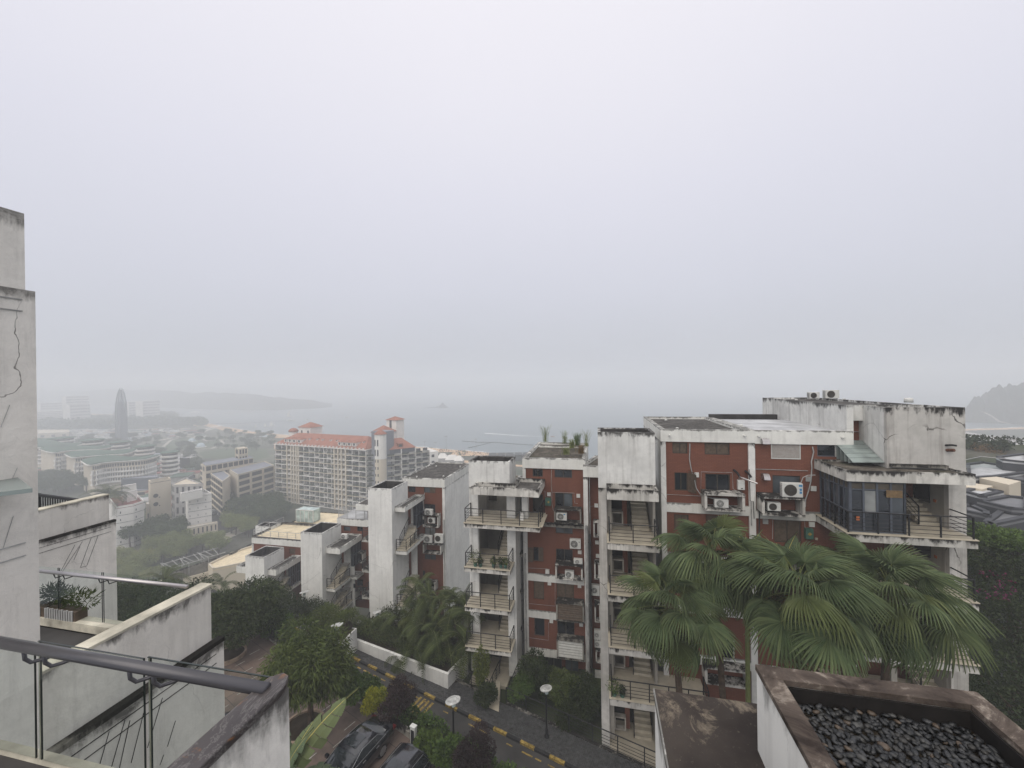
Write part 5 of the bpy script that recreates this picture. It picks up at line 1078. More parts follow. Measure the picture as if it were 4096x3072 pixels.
# second balcony: steel handrail, glass, ledge, dark floor, planter boxes
pz2 = -2.75; a2 = UV(*at_z(120, 2280, pz2)[:2]); b2_ = UV(*at_z(775, 2349, pz2)[:2]); print('rail2', a2, b2_)
T = Thing('balcony_railing', 'brushed steel handrail with glass panels on the second balcony down', 'railing', ((a2[0] + b2_[0]) / 2, (a2[1] + b2_[1]) / 2, -3.5)); vm = (a2[1] + b2_[1]) / 2
sl2 = (b2_[1] - a2[1]) / (b2_[0] - a2[0])
def g2(u): return a2[1] + sl2 * (u - a2[0]) + .1
T.part('handrail', MB().tube([(a2[0] - .5, a2[1], pz2), (u3 - .16, b2_[1], pz2)], .026, 14), M['steel'], smooth=True)
js = [at_v(px, 2430, vm + .1)[0] for px in (243, 412)]
pp = [(a2[0] - .4, js[0] - .01), (js[0] + .02, js[1] - .01), (js[1] + .02, u3 - .18)]
for a, b in pp:
    o = T.part('glass_panel', MB().add([(a, g2(a), -3.48), (b, g2(b), -3.48), (b, g2(b), pz2 + .02), (a, g2(a), pz2 + .02)], [(0, 1, 2, 3)]), M['glass'])
    for x in (a, b): T.part('glass_edge', MB().box(x - .004, x + .004, g2(x), g2(x) + .008, -3.48, pz2 + .02), M['glassedge'], o)
for px in (222, 258, 395, 430):
    u = at_v(px, 2310, vm)[0]; v0 = g2(u) - .1
    T.part('bracket', MB().tube([(u, v0, pz2 - .02), (u, v0 + .02, pz2 - .09), (u + .07, v0 + .09, pz2 - .07)], .008, 5), M['iron'])
T = Thing('balcony_floor', 'dark floor and pale ledge of the second balcony down, seen past the tall fin', 'balcony', (u3 - 2, vm - .8, -3.6))
T.part('ledge', MB().box(a2[0] - .7, u3 - .17, vm + .03, v3 - .03, -3.62, -3.5), M['coping']); T.part('floor', MB().box(a2[0] - .7, u3 - .17, 1.5, vm + .03, -3.95, -3.64), M['felt']); T.part('slab_side', MB().box(a2[0] - .7, u3 - .17, vm - .33, v3 - .04, -4.3, -3.66), M['white_dirty'])
# plant troughs on the ledge of the second balcony
def trough(label, px, py, n, wd_, mats, seed):
    p = at_v(px, py, vm + .12); T = Thing('plant_trough', label, 'planter', (p[0], p[1], -3.5)); T.part('trough_box', MB().box(p[0] - wd_ / 2, p[0] + wd_ / 2, vm + .05, vm + .2, -3.5, -3.36), M['shutter'])
    for i in range(int(wd_ / .05)): T.part('picket', MB().box(p[0] - wd_ / 2 + i * .05, p[0] - wd_ / 2 + i * .05 + .03, vm + .035, vm + .049, -3.5, -3.35 + .01 * (i % 2)), M['pipe'])
    T.seed = seed; return T, p
TRO = [trough('slatted plant trough with yellowish spiky plants on the second balcony ledge', 265, 2462, 1, .62, 0, 3), trough('dark leafy plant trough beside the tall fin wall', 172, 2445, 1, .3, 0, 4)]
# ---- pebble filled roof planter, lower right
zp = -3.0
P = [UV(*at_z(px, py, zp)[:2]) for px, py in ((3018, 2652), (3912, 2769), (4110, 2938))]
pu0, pv1 = P[0]; pu1 = P[1][0]; pv1 = (P[0][1] + P[1][1]) / 2
in0 = UV(*at_z(2600 + .6763 * 790, 2600 + .6763 * 172, zp)[:2]); rw = in0[0] - pu0; rv_ = pv1 - in0[1]; print('planter', pu0, pu1, pv1, rw, rv_)
rw = max(.15, min(.3, (rw + rv_) / 2)); pv0 = .9
T = Thing('roof_planter', 'mouldy roof parapet tray filled with dark river pebbles in the lower right corner', 'planter', ((pu0 + pu1) / 2, pv1, -6)); PL = T
M['mould'] = None
t = NT('mouldy_brown_render'); a_ = t.noise(1.8, 8, .72, dist=.8); b_ = t.noise(9, 6, .7); k = t.mix(t.rng(a_, .36, .62), (.028, .021, .018), (.125, .10, .083)); k = t.mix(t.rng(t.math('ADD', a_, t.math('MULTIPLY', b_, .5)), .80, .98, 0, .8), k, (.42, .37, .31)); t.bump(b_, .4, .02); M['mould'] = t.done(k, .9, 0, .15)
M['lining'] = plain('shaded_mould_lining', (.012, .010, .009), .8, 0, .4, 6)  # mouldy lining; its near-black colour also carries the tray's inner shade
t = NT('black_mould_render'); a_ = t.noise(1.6, 8, .75, dist=1.0); k = t.mix(t.rng(t.noise(.8, 4), .4, .6), (.028, .023, .021), (.055, .046, .04)); k = t.mix(t.rng(a_, .55, .68, 0, .8), k, (.24, .20, .15)); k = t.mix(t.rng(t.noise(22, 5, .8), .6, .7, 0, .5), k, (.16, .14, .11)); t.bump(a_, .3, .02); M['mould2'] = t.done(k, .9, 0, .15)
m = MB()
m.box(pu0, pu1, pv1 - rw, pv1, zp - .06, zp); m.box(pu0, pu0 + rw, pv0, pv1 - rw - .0005, zp - .06, zp - .0005); m.box(pu1 - rw, pu1, pv0, pv1 - rw - .0005, zp - .06, zp - .0005)
bevel(T.part('coping', m, M['mould']), .006)
t_ = .012
T.part('side_wall', MB().box(pu0 + t_, pu0 + rw - t_, pv0, pv1 - t_, -9, zp - .061), M['white_clean']); T.part('side_wall', MB().box(pu0 + rw, pu1 - t_, pv1 - rw + t_, pv1 - t_, -9, zp - .061), M['fin']); T.part('side_wall', MB().box(pu1 - rw + t_, pu1 - t_, pv0, pv1 - rw, -9, zp - .061), M['fin'])
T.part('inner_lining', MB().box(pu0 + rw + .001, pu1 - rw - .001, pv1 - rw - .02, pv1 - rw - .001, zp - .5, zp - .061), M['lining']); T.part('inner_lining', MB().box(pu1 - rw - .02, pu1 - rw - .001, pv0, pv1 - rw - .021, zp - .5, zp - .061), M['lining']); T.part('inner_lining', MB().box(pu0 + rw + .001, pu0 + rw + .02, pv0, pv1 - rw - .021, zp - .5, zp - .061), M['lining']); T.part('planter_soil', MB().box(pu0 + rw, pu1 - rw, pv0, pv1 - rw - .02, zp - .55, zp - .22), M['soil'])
def pebble_mesh(i):
    rn = np.random.RandomState(40 + i); m = MB(); n, r_ = 9, 5; vs = []; ph = rn.rand(3) * 6
    for a in range(r_ + 1):
        th = math.pi * a / r_
        for b in range(n):
            f = 2 * math.pi * b / n; k_ = 1 + .12 * math.sin(2 * f + ph[0]) + .08 * math.sin(3 * f + ph[1]); vs.append((math.sin(th) * math.cos(f) * k_, math.sin(th) * math.sin(f) * .72 * k_, math.cos(th) * (.42 + .1 * rn.rand())))
    m.add(vs, [(a * n + b, a * n + (b + 1) % n, (a + 1) * n + (b + 1) % n, (a + 1) * n + b) for a in range(r_) for b in range(n)][:: -1], drip=[1] * len(vs)); return m
pcols = [(.015, .016, .017), (.027, .028, .03), (.009, .01, .011), (.055, .055, .053), (.022, .021, .019), (.07, .05, .034)]
pmats = [plain('river_pebble_%d' % i, c, .45, 0, .25, 9, .45, .1) for i, c in enumerate(pcols)]; pms = []
for i in range(6): pm = pebble_mesh(i); pms.append((pm, pm.mesh('pebble', pmats[i], True)))
cand = []; rn = np.random.RandomState(5); y = pv0
while y < pv1 - rw - .04:
    x = pu0 + rw + .02
    while x < pu1 - rw - .02:
        cand.append((x + rn.uniform(-.02, .02), y + rn.uniform(-.02, .02))); x += .044
    y += .040
vis = []
for x, y in cand:
    X, Y = XY(x, y)
    if Y < .5: continue
    px = CX + FPX * X / Y; py = CY + FPX * (-(zp - .2)) / Y
    if px < 4400 and py < 3350: vis.append((x, y, abs(px - 3600) + abs(py - 2900)))
vis.sort(key=lambda q: q[1]); near_ = set(range(0)); rn.shuffle(vis); vis.sort(key=lambda q: q[1] * 1.0)
print('pebbles', len(vis)); ordr = sorted(range(len(vis)), key=lambda i: vis[i][1]); sel = set()
for i in ordr:
    x, y, _ = vis[i]; X, Y = XY(x, y); px = CX + FPX * X / Y; py = CY + FPX * (3.2) / Y
    if px < 4096 and py < 3072 and len(sel) < 300: sel.add(i)
big = MB(); allm = []
for i, (x, y, _) in enumerate(vis):
    w_ = 0 if rn.rand() < .0 else rn.choice([0, 0, 1, 1, 2, 2, 2, 3, 4, 4, 0, 1, 2, 5] if rn.rand() > .5 else [0, 1, 2, 2, 4, 0]); s = rn.uniform(.026, .040) * (1.3 if rn.rand() < .08 else 1); z = zp - .20 + rn.uniform(-.012, .028); rz = rn.rand() * 6.28
    tx, ty = rn.uniform(-.35, .35), rn.uniform(-.35, .35)
    if i in sel:
        o = T.inst('pebble', pms[w_][1], (x, y, z), None, rz, (s, s, s)); o.rotation_euler = (tx, ty, rz)
    else:
        Mx = Matrix.Translation((x, y, z)) @ Matrix.Rotation(rz, 4, 'Z') @ Matrix.Rotation(ty, 4, 'Y') @ Matrix.Rotation(tx, 4, 'X') @ Matrix.Scale(s, 4)
        big.mi = int(w_); pm = pms[w_][0]; big.add([tuple(Mx @ Vector(p)) for p in pm.v], pm.f, drip=[1] * len(pm.v))
T.part('pebbles', big, pmats, kind='stuff', smooth=True)
# brown flat parapet slab left of it
zs_ = -3.9; a = UV(*at_z(2614, 2754, zs_)[:2]); 
T = Thing('parapet_slab', 'black mouldy flat parapet slab with thin white side, left of the pebble tray', 'parapet', (a[0], a[1] - 1, -8))
T.part('slab_top', MB().box(a[0], pu0 + 1.5, 1.2, a[1], zs_ - .1, zs_), M['mould2']); T.part('slab_side', MB().box(a[0] + .012, pu0 + 1.48, 1.2, a[1] - .012, -9, zs_ - .1), M['white_clean'])
T.part('chipped_edge', MB().box(a[0] - .004, a[0] + .012, 1.2, a[1] + .004, zs_ - .04, zs_ + .003), M['bandw'])
# ================================================================== VEGETATION
LAST = [[]]
def quads_mesh(name, V, mat, tint=None, per=4):
    """V: (N, 4, 3) array of leaf quads"""
    n = len(V); me = bpy.data.meshes.new(name); me.vertices.add(n * 4); me.loops.add(n * 4); me.polygons.add(n)
    me.vertices.foreach_set('co', V.astype(np.float32).ravel()); me.loops.foreach_set('vertex_index', np.arange(n * 4, dtype=np.int32))
    me.polygons.foreach_set('loop_start', np.arange(0, n * 4, 4, dtype=np.int32)); me.polygons.foreach_set('loop_total', np.full(n, 4, np.int32))
    if tint is None: tint = LAST[0] if len(LAST[0]) == n else np.random.RandomState(n).rand(n) ** 2
    a = me.attributes.new('tint', 'FLOAT', 'POINT'); a.data.foreach_set('value', np.repeat(tint, 4).astype(np.float32))
    me.materials.append(mat); me.update(calc_edges=True); return me
def leaves_at(P, out, ln, wd, rn, droop=.5, jit=.6):
    """rhombic leaves at points P with outward directions out"""
    n = len(P); d = out + rn.normal(0, jit, (n, 3)); d[:, 2] -= droop; d /= np.linalg.norm(d, axis=1)[:, None]
    r = rn.normal(0, 1, (n, 3)); s = np.cross(d, r); s /= np.linalg.norm(s, axis=1)[:, None] + 1e-9
    L_ = (ln * rn.uniform(.6, 1.25, n))[:, None]; W_ = (wd * rn.uniform(.7, 1.2, n))[:, None]
    return np.stack([P, P + d * L_ * .45 + s * W_ * .5, P + d * L_, P + d * L_ * .45 - s * W_ * .5], 1)
def crown_quads(clumps, n, ln, wd, rn, droop=.5, hollow=.55):
    """clumps: (cx, cy, cz, rx, rz); leaves mostly near each clump's skin"""
    w = np.array([c[3] ** 2 * (c[4] / c[3]) ** .5 for c in clumps]); w /= w.sum(); k = rn.choice(len(clumps), n, p=w); C_ = np.array(clumps)[k]
    ct = rn.rand(len(clumps)) ** 1.5; LAST[0] = np.clip(ct[k] * .5 + rn.rand(n) ** 2.5 * .6, 0, 1)
    o = rn.normal(0, 1, (n, 3)); o /= np.linalg.norm(o, axis=1)[:, None]; r = hollow + (1 - hollow) * rn.rand(n) ** .6; r *= rn.normal(1, .09, n)
    P = C_[:, :3] + o * r[:, None] * np.stack([C_[:, 3], C_[:, 3], C_[:, 4]], 1); return leaves_at(P, o, ln, wd, rn, droop)
M['mango'] = leafmat('mango_leaf', (.058, .082, .024), .45); M['darkleaf'] = leafmat('dark_leaf', (.030, .044, .018), .4); M['bright'] = leafmat('bright_leaf', (.055, .095, .025), .4)
M['hedge'] = leafmat('hedge_leaf', (.062, .088, .026), .4); M['yellowgreen'] = leafmat('yellow_green_leaf', (.17, .20, .02), .35, .05); M['purple'] = leafmat('dark_purple_leaf', (.030, .022, .022), .35)
M['feather'] = leafmat('feathery_green_leaf', (.14, .175, .065), .3); M['townleaf'] = leafmat('town_tree_leaf', (.045, .07, .028), .4); M['palmleaf'] = leafmat('fan_palm_leaf', (.078, .112, .054), .5, 0, .5); M['frond'] = leafmat('areca_leaf', (.038, .056, .016), .4, .02)
M['banana'] = leafmat('banana_leaf', (.10, .14, .075), .25, 0, .4); M['magenta'] = leafmat('bougainvillea_flower', (.085, .02, .055), .3); M['dry'] = leafmat('dry_leaf', (.14, .10, .05), .3)
M['rib'] = plain('yellow_leaf_rib', (.40, .34, .10), .6)
def tree(name, label, p, r, rz, n, leaf, mat, seed, cat='tree', group=None, zb=None, clumps=7, droop=.5, trunk=.16, hollow=.5, flat=1.0):
    """p: crown centre in the world; r, rz: crown radii"""
    rn = np.random.RandomState(seed); zb = float(ground_z(p[0], p[1])) if zb is None else zb
    T = Thing(name, label, cat, (p[0], p[1], zb), group, 'world'); h = p[2] - zb; cl = [(0, 0, h, r * .62, rz * .7)]
    for i in range(clumps):
        a = 2 * math.pi * (i + rn.rand() * .6) / clumps; k = rn.uniform(.45, .72); cl.append((math.cos(a) * r * k, math.sin(a) * r * k, h + rn.uniform(-.45, .5) * rz * flat, r * rn.uniform(.32, .48), rz * rn.uniform(.34, .52)))
    m = MB(); top = h - rz * .3
    if trunk:
        m.tube([(rn.uniform(-.1, .1), 0, -.2), (rn.uniform(-.15, .15), rn.uniform(-.1, .1), top * .5), (0, 0, top)], trunk, 7, trunk * .6)
        for c in cl[1:]: m.tube([(0, 0, top * rn.uniform(.75, .98)), (c[0] * .5, c[1] * .5, (top + c[2]) / 2), (c[0], c[1], c[2])], trunk * .5, 5, trunk * .12)
        T.part('trunk', m, M['bark'], smooth=True)
    me = quads_mesh('crown', crown_quads(cl, n, leaf[0], leaf[1], rn, droop, hollow), mat); link('crown', me, T.e); return T
def bush(label, p, r, h, n, leaf, mat, seed, group=None, name='shrub', zb=None, droop=.1):
    return tree(name, label, (p[0], p[1], p[2]), r, h / 2, n, leaf, mat, seed, 'shrub', group, p[2] - h / 2 if zb is None else zb, 6, droop, .05, .55)
def hedge(label, pts, wdt, h, n, leaf, mat, seed, name='hedge', lump=.25):
    rn = np.random.RandomState(seed); T = Thing(name, label, 'hedge', pts[0], None, 'world'); o = pts[0]; P = []; O = []
    seg = [Vector(b) - Vector(a) for a, b in zip(pts, pts[1:])]; tot = sum(s.length for s in seg)
    for (a, s) in zip(pts, seg):
        k = int(n * s.length / tot); f = rn.rand(k); sd_ = Vector((-s.y, s.x, 0)).normalized(); u = rn.uniform(-.5, .5, k); t_ = rn.rand(k) ** .5
        wob = 1 + lump * (np.sin(f * s.length * 2.1 + seed) * .5 + np.sin(f * s.length * 5.3) * .3 + rn.normal(0, .18, k)); top = np.sqrt(np.clip(1 - (2 * u) ** 4, 0, 1))
        z = a[2] + s.z * f - o[2] + h * wob * t_ * (.55 + .45 * top)
        P.append(np.stack([a[0] - o[0] + s.x * f + sd_.x * u * wdt, a[1] - o[1] + s.y * f + sd_.y * u * wdt, z], 1)); O.append(np.stack([sd_.x * u * 2, sd_.y * u * 2, np.full(k, 1.0)], 1))
    P = np.concatenate(P); O = np.concatenate(O); link('foliage', quads_mesh('foliage', leaves_at(P, O, leaf[0], leaf[1], rn, 0, .7), mat), T.e)
    m = MB()
    for (a, b) in zip(pts, pts[1:]): m.tube([(a[0] - o[0], a[1] - o[1], a[2] - o[2] + h * .3), (b[0] - o[0], b[1] - o[1], b[2] - o[2] + h * .3)], min(wdt, h) * .3, 6)
    T.part('branches', m, M['darkleaf'] if False else M['soil']); return T
def wpt(px, py, d): return at_d(px, py, d)
for (T, p), nn, mt_, hh in ((TRO[0], 420, 'yellowgreen', .16), (TRO[1], 420, 'darkleaf', .2)):
    rn = np.random.RandomState(nn); cl = [(dx, .12, .12 + hh * .5, .13, hh) for dx in ((-.2, 0, .2) if mt_ == 'yellowgreen' else (-.05, .08))]; link('foliage', quads_mesh('foliage', crown_quads(cl, nn, .10, .02, rn, -.4, .2), M[mt_ if mt_ != 'yellowgreen' else 'hedge']), T.e)
# --- trees of the car park
tree('mango_tree', 'round dense mango tree standing in a ring planter beside the black cars', wpt(1238, 2645, 24.2), 2.5, 2.5, 19000, (.34, .075), M['mango'], 3, zb=PZ, clumps=17, droop=.9, trunk=.19)
tree('shade_tree', 'darker tree in a ring planter at the far left of the car park', wpt(955, 2440, 31.5), 3.1, 2.0, 17000, (.28, .11), M['darkleaf'], 4, zb=PZ, clumps=16, droop=.4, trunk=.24)
def ring(label, px, py, r):
    p = at_z(px, py, PZ); T = Thing('ring_planter', label, 'planter', p, 'ring planters round the car park trees', 'world'); m = MB(); n = 22
    T.part('ring_kerb', MB().lathe([(r - .14, 0), (r, 0), (r, .24), (r - .02, .27), (r - .14, .27), (r - .14, .1)], n), M['terracotta']); T.part('planter_soil', MB().lathe([(0.01, 0), (r - .15, 0), (r - .15, .15), (.01, .2)], n), M['soil']); return T
M['terracotta'] = plain('weathered_kerb', (.24, .18, .13), .85, 0, .35, 3)
ring('round kerb ring under the mango tree, partly behind the banana leaf', 1214, 2915, 1.25); ring('round kerb ring under the darker tree at the far left', 918, 2624, 1.15)
# --- hedge strip between car park and road
for i, (s0, lab, mm) in enumerate(((0, 'green shrub hedge between the road and the black cars', 'bright'),)):
    a = WP(-9, -.75, -21.1); b = WP(3.0, -.75, -21.1); c = WP(16, -.75, -21.1); hedge(lab, [a, b, c], 1.15, 1.0, 15000, (.16, .11), M[mm], 21, lump=.5)
hedge('dark shaded shrubs above the stained wall at the far end of the car park', [WP(-17, -.9, -21.6), WP(-9, -.9, -21.3)], 2.2, 1.6, 9000, (.2, .09), M['bright'], 22, lump=.6)
hp = MB(); P_ = [WP(-20, -.02, 0), WP(18, -.02, 0), RP(14.5, -3.32, 0), RP(-34, -3.32, 0)]; hp.prism([(p[0], p[1]) for p in P_], RZ - .4, -21.15); single('planting_strip', hp, M['soil'], kind='structure')
bush('bright yellow green shrub in the strip beside the dark purple one', wpt(1492, 2800, 24.6), .75, 1.9, 3200, (.13, .06), M['yellowgreen'], 31)
bush('dark purple rounded shrub behind the sedan', wpt(1592, 2795, 24.0), 1.15, 2.3, 9000, (.09, .05), M['purple'], 32)
bush('dark purple rounded shrub at the bottom beside the near lamp post', wpt(1900, 2995, 20.8), 1.2, 2.0, 9000, (.09, .05), M['purple'], 33)
bush('green bush with lobed leaves beside the road, left of the yellow one', wpt(1402, 2745, 25.6), .95, 1.7, 3000, (.2, .13), M['bright'], 34)
bush('leafy green bush beside the white charging post', wpt(1715, 2975, 21.8), .8, 1.3, 2600, (.2, .13), M['bright'], 35)
bush('small green bush at the foot of the near lamp post', wpt(1772, 3010, 21.2), .75, 1.3, 2600, (.2, .13), M['bright'], 36)
# --- planter hedge in front of the block with the blank wall
pa_, pd_, Lp_ = PB; nrm = Vector((-pd_.y, pd_.x, 0)) * (1 if -pd_.y * 0 + pd_.x > 0 else -1)
def PP(s, n, z): p = pa_ + pd_ * s + nrm * n; return (p.x, p.y, z)
hedge('clipped green hedge growing in the long white planter', [PP(.5, 1.1, -21.55), PP(Lp_ - .6, 1.2, -21.25)], 1.9, .85, 17000, (.1, .05), M['hedge'], 41, lump=.3)
hedge('dark shrubs filling the bed behind the clipped hedge', [PP(1, 3.2, -22.4), PP(Lp_ - .5, 3.4, -22.0)], 3, 1.5, 9000, (.18, .08), M['darkleaf'], 42, lump=.6)
hedge('dark hedge in front of the second white tower', [wpt(1085, 2455, 42), wpt(1210, 2470, 39), wpt(1290, 2480, 37)], 2.4, 1.5, 13000, (.13, .07), M['darkleaf'], 43, lump=.45)
hedge('lighter mounded hedge left of the cream stairs', [wpt(1270, 2505, 34.5), wpt(1395, 2530, 33)], 2.6, 1.5, 9000, (.12, .06), M['hedge'], 44, lump=.3)
hedge('low shrubs round the lamps by the lowest block', [wpt(1010, 2420, 47), wpt(1130, 2440, 43)], 3, 1.8, 9000, (.16, .08), M['darkleaf'], 45, lump=.5)
for i, (px, py, d, w_, lab) in enumerate(((1180, 2498, 37.5, 2.3, 'small white planter box beyond the car park shrubs'), (1262, 2528, 33.8, 1.9, 'second small white planter box, partly behind the mango tree'), (1372, 2552, 32.5, 1.2, 'narrow white planter end at the foot of the cream stairs'))):
    p = at_d(px, py, d); T = Thing('planter_box', lab, 'planter', (*UV(p[0], p[1]), p[2] - 1), 'small white planter boxes'); u, v = UV(p[0], p[1]); z = p[2]
    T.part('box_body', MB().box(u - w_ / 2, u + w_ / 2, v - .8, v + 1.0, z - 2, z + .3), M['white_clean']); T.part('planter_soil', MB().box(u - w_ / 2 + .12, u + w_ / 2 - .12, v - .68, v + .88, z + .3, z + .305), M['soil'])
# --- shrubs behind the pavement railing in front of the middle block
for i, (px, py, d, r, h, n, mt_, lab) in enumerate(((2150, 2690, 28.6, 1.5, 3.2, 6500, 'darkleaf', 'tall dark shrub against the red ground floor of the middle block'), (2240, 2740, 28.0, 1.5, 2.6, 6000, 'hedge', 'olive shrub in the middle of the bed before the middle block'), (2350, 2800, 27.0, 1.3, 3.0, 6500, 'darkleaf', 'dark shrub beside the mouldy column base'), (2090, 2740, 27.8, 1.0, 2.4, 4000, 'bright', 'greener shrub beside the cream entrance path'), (2280, 2850, 26, 1.1, 1.6, 4000, 'darkleaf', 'low dark shrub behind the pavement railing'), (1925, 2650, 28.4, .55, 3.4, 2600, 'hedge', 'slender climbing shrub beside the lowest balcony of the middle block'), (1945, 2770, 27.6, .8, 1.3, 3000, 'darkleaf', 'low shrub left of the cream entrance path'))):
    bush(lab, wpt(px, py, d), r, h, n, (.17, .08), M[mt_], 50 + i)
# --- potted plants on balconies (held by the balconies, so things of their own)
def pot(label, k, v, x, y, r=.14, n=240, mat='bright', h=.5):
    p = at_v(*k(x, y), v); T = Thing('potted_plant', label, 'potted plant', p); m = MB().lathe([(r * .7, 0), (r, .26), (r, .28), (r * .85, .28), (r * .8, .2)], 10, p); T.part('pot', m, M['green'])
    rn = np.random.RandomState(int(x)); cl = [(0, 0, .28 + h / 2, h * .5, h * .5)]; link('foliage', quads_mesh('foliage', crown_quads(cl, n, .14, .05, rn, .2, .2), M[mat]), T.e)
for i, (x, y) in enumerate(((250, 1525), (300, 1530), (430, 1530), (500, 1535), (545, 1538))): pot(('tallest leafy pot plant in the left corner of the second balcony of the middle block', 'pot plant second from the left on the crowded balcony', 'pot plant in the middle of the crowded balcony', 'pot plant fourth from the left on the crowded balcony', 'pot plant in the right corner of the crowded balcony')[i], K4, 28.45, x, y - 12, .15, 260, 'darkleaf' if i % 2 else 'hedge', .9 if i == 0 else .45)
pot('leafy pot plant at the left corner of the lowest balcony by the mouldy column', K5, 23.9, 1250, 1118, .16, 300, 'bright', .8); pot('potted cactus like plant beside the leafy one on the lowest balcony', K5, 23.9, 1312, 1125, .16, 200, 'darkleaf', .4)
pot('bushy plant on the lowest balcony of the block with the blank wall', K2, 36.5, 1420, 2060, .25, 700, 'darkleaf', 1.3)
# --- grasses on the middle block's roof
def tuft(label, x, y, h, n, seed, mat='feather'):
    rn = np.random.RandomState(seed); zt_ = zz(K4, 31.6, 1000, 447); p = at_z(*K4(x, y), zt_); T = Thing('grass_tuft', label, 'grass', p, None, 'world'); V = []
    for i in range(n):
        a = rn.rand() * 6.28; le = h * rn.uniform(.5, 1.1); q = np.array([rn.normal(0, .12), rn.normal(0, .12), 0]); dx = np.array([math.cos(a), math.sin(a), 0]); w_ = np.array([-dx[1], dx[0], 0]) * .012
        for j in range(3):
            f0, f1 = j / 3, (j + 1) / 3; b0 = q + np.array([0, 0, le * f0]) + dx * le * .35 * f0 ** 2.2; b1 = q + np.array([0, 0, le * f1 * .96]) + dx * le * .35 * f1 ** 2.2; V.append([b0 - w_, b0 + w_, b1 + w_ * .6, b1 - w_ * .6])
    link('blades', quads_mesh('blades', np.array(V), M[mat]), T.e)
tuft('tallest reedy grass clump on the left corner of the middle block roof', 935, 285, 1.7, 60, 1); tuft('thin grass clump at the back of the middle block roof', 1130, 300, 1.3, 60, 2); tuft('bushy green grass clump at the back of the middle block roof', 1250, 320, 1.2, 150, 3, 'bright'); tuft('thin grass clump by the right parapet of the middle block roof', 1340, 330, 1.6, 50, 4); tuft('low weeds in the middle of the roof litter', 1140, 410, .6, 120, 5); tuft('dry weeds along the right of the roof litter', 1290, 400, .7, 160, 6, 'dry'); tuft('scrubby weeds near the back of the roof litter', 1200, 345, .8, 160, 7)
# ---- fan palms
def fan_frond(seed, R_=1.15, pet=1.5, droop=.9):
    """petiole rising from the origin along +x, then a pleated, split, drooping blade"""
    rn = np.random.RandomState(seed); m = MB(); pts = []; n = 6
    lift = .35
    for i in range(n + 1): f = i / n; pts.append((pet * f, 0, pet * (lift * f - .38 * f * f)))
    m.mi = 1; m.tube(pts, .024, 5, .012); m.mi = 0
    hub = Vector(pts[-1]); ax = Vector((1, 0, lift - .76)).normalized(); sd_ = Vector((0, 1, 0)); up = ax.cross(sd_) * -1; V = []; F = []; K_ = 38
    for k in range(K_):
        a0 = math.radians(-142 + 284 * k / K_); a1 = math.radians(-142 + 284 * (k + 1) / K_); am = (a0 + a1) / 2; ln = R_ * rn.uniform(.9, 1.06) * (1 - .16 * abs(am) / 2.5); prev = None
        for j, f in enumerate((0.03, .35, .62, .82, 1.0)):
            fold = .06 * math.sin(min(1, f * 1.6) * 1.57) * (1 - max(0, f - .6)); sag = droop * ln * (max(0, f - .45) ** 1.7) * 1.35 + .12 * ln * f * f
            cup = .10 * f * abs(math.sin(am)) * R_
            def P(a, lift_):
                d = ax * math.cos(a) + sd_ * math.sin(a); q = hub + d * (ln * f * (1 - .18 * max(0, f - .55))) + up * (lift_ + cup); return (q.x, q.y, q.z - sag)
            w_ = 1 if f < .55 else max(.12, 1 - (f - .55) / .5)
            al, ar = am - (am - a0) * w_ , am + (a1 - am) * w_
            row = [P(al, 0), P(am, fold), P(ar, 0)]; b = len(V); V += row
            if prev is not None: F += [(prev, prev + 1, b + 1, b), (prev + 1, prev + 2, b + 2, b + 1)]
            prev = b
    m.add(V, F, drip=[1] * len(V)); me = m.mesh('frond', [M['palmleaf'], M['petiole']])
    a = me.attributes.new('tint', 'FLOAT', 'POINT'); tv = np.zeros(len(m.v)); base = len(m.v) - len(V); rr = rn.rand(K_)
    for k in range(K_): tv[base + k * 15: base + (k + 1) * 15] = rr[k] ** 2 * .8 + np.repeat([0, 0, .1, .25, .5], 3)
    a.data.foreach_set('value', tv); return me
M['petiole'] = plain('green_petiole', (.13, .15, .05), .6, 0, .2, 5)
DRY = fan_frond(77, .9, .7, 1.3); DRY.materials[0] = M['dry']; DRY.materials[1] = M['dry']; DRY.name = 'dry_frond'
FR = [fan_frond(60 + i, 1.12, (1.3, 1.5, 1.7, 1.2, 1.6)[i % 5], (.8, 1.15, .6, 1.45, .95)[i % 5]) for i in range(5)]
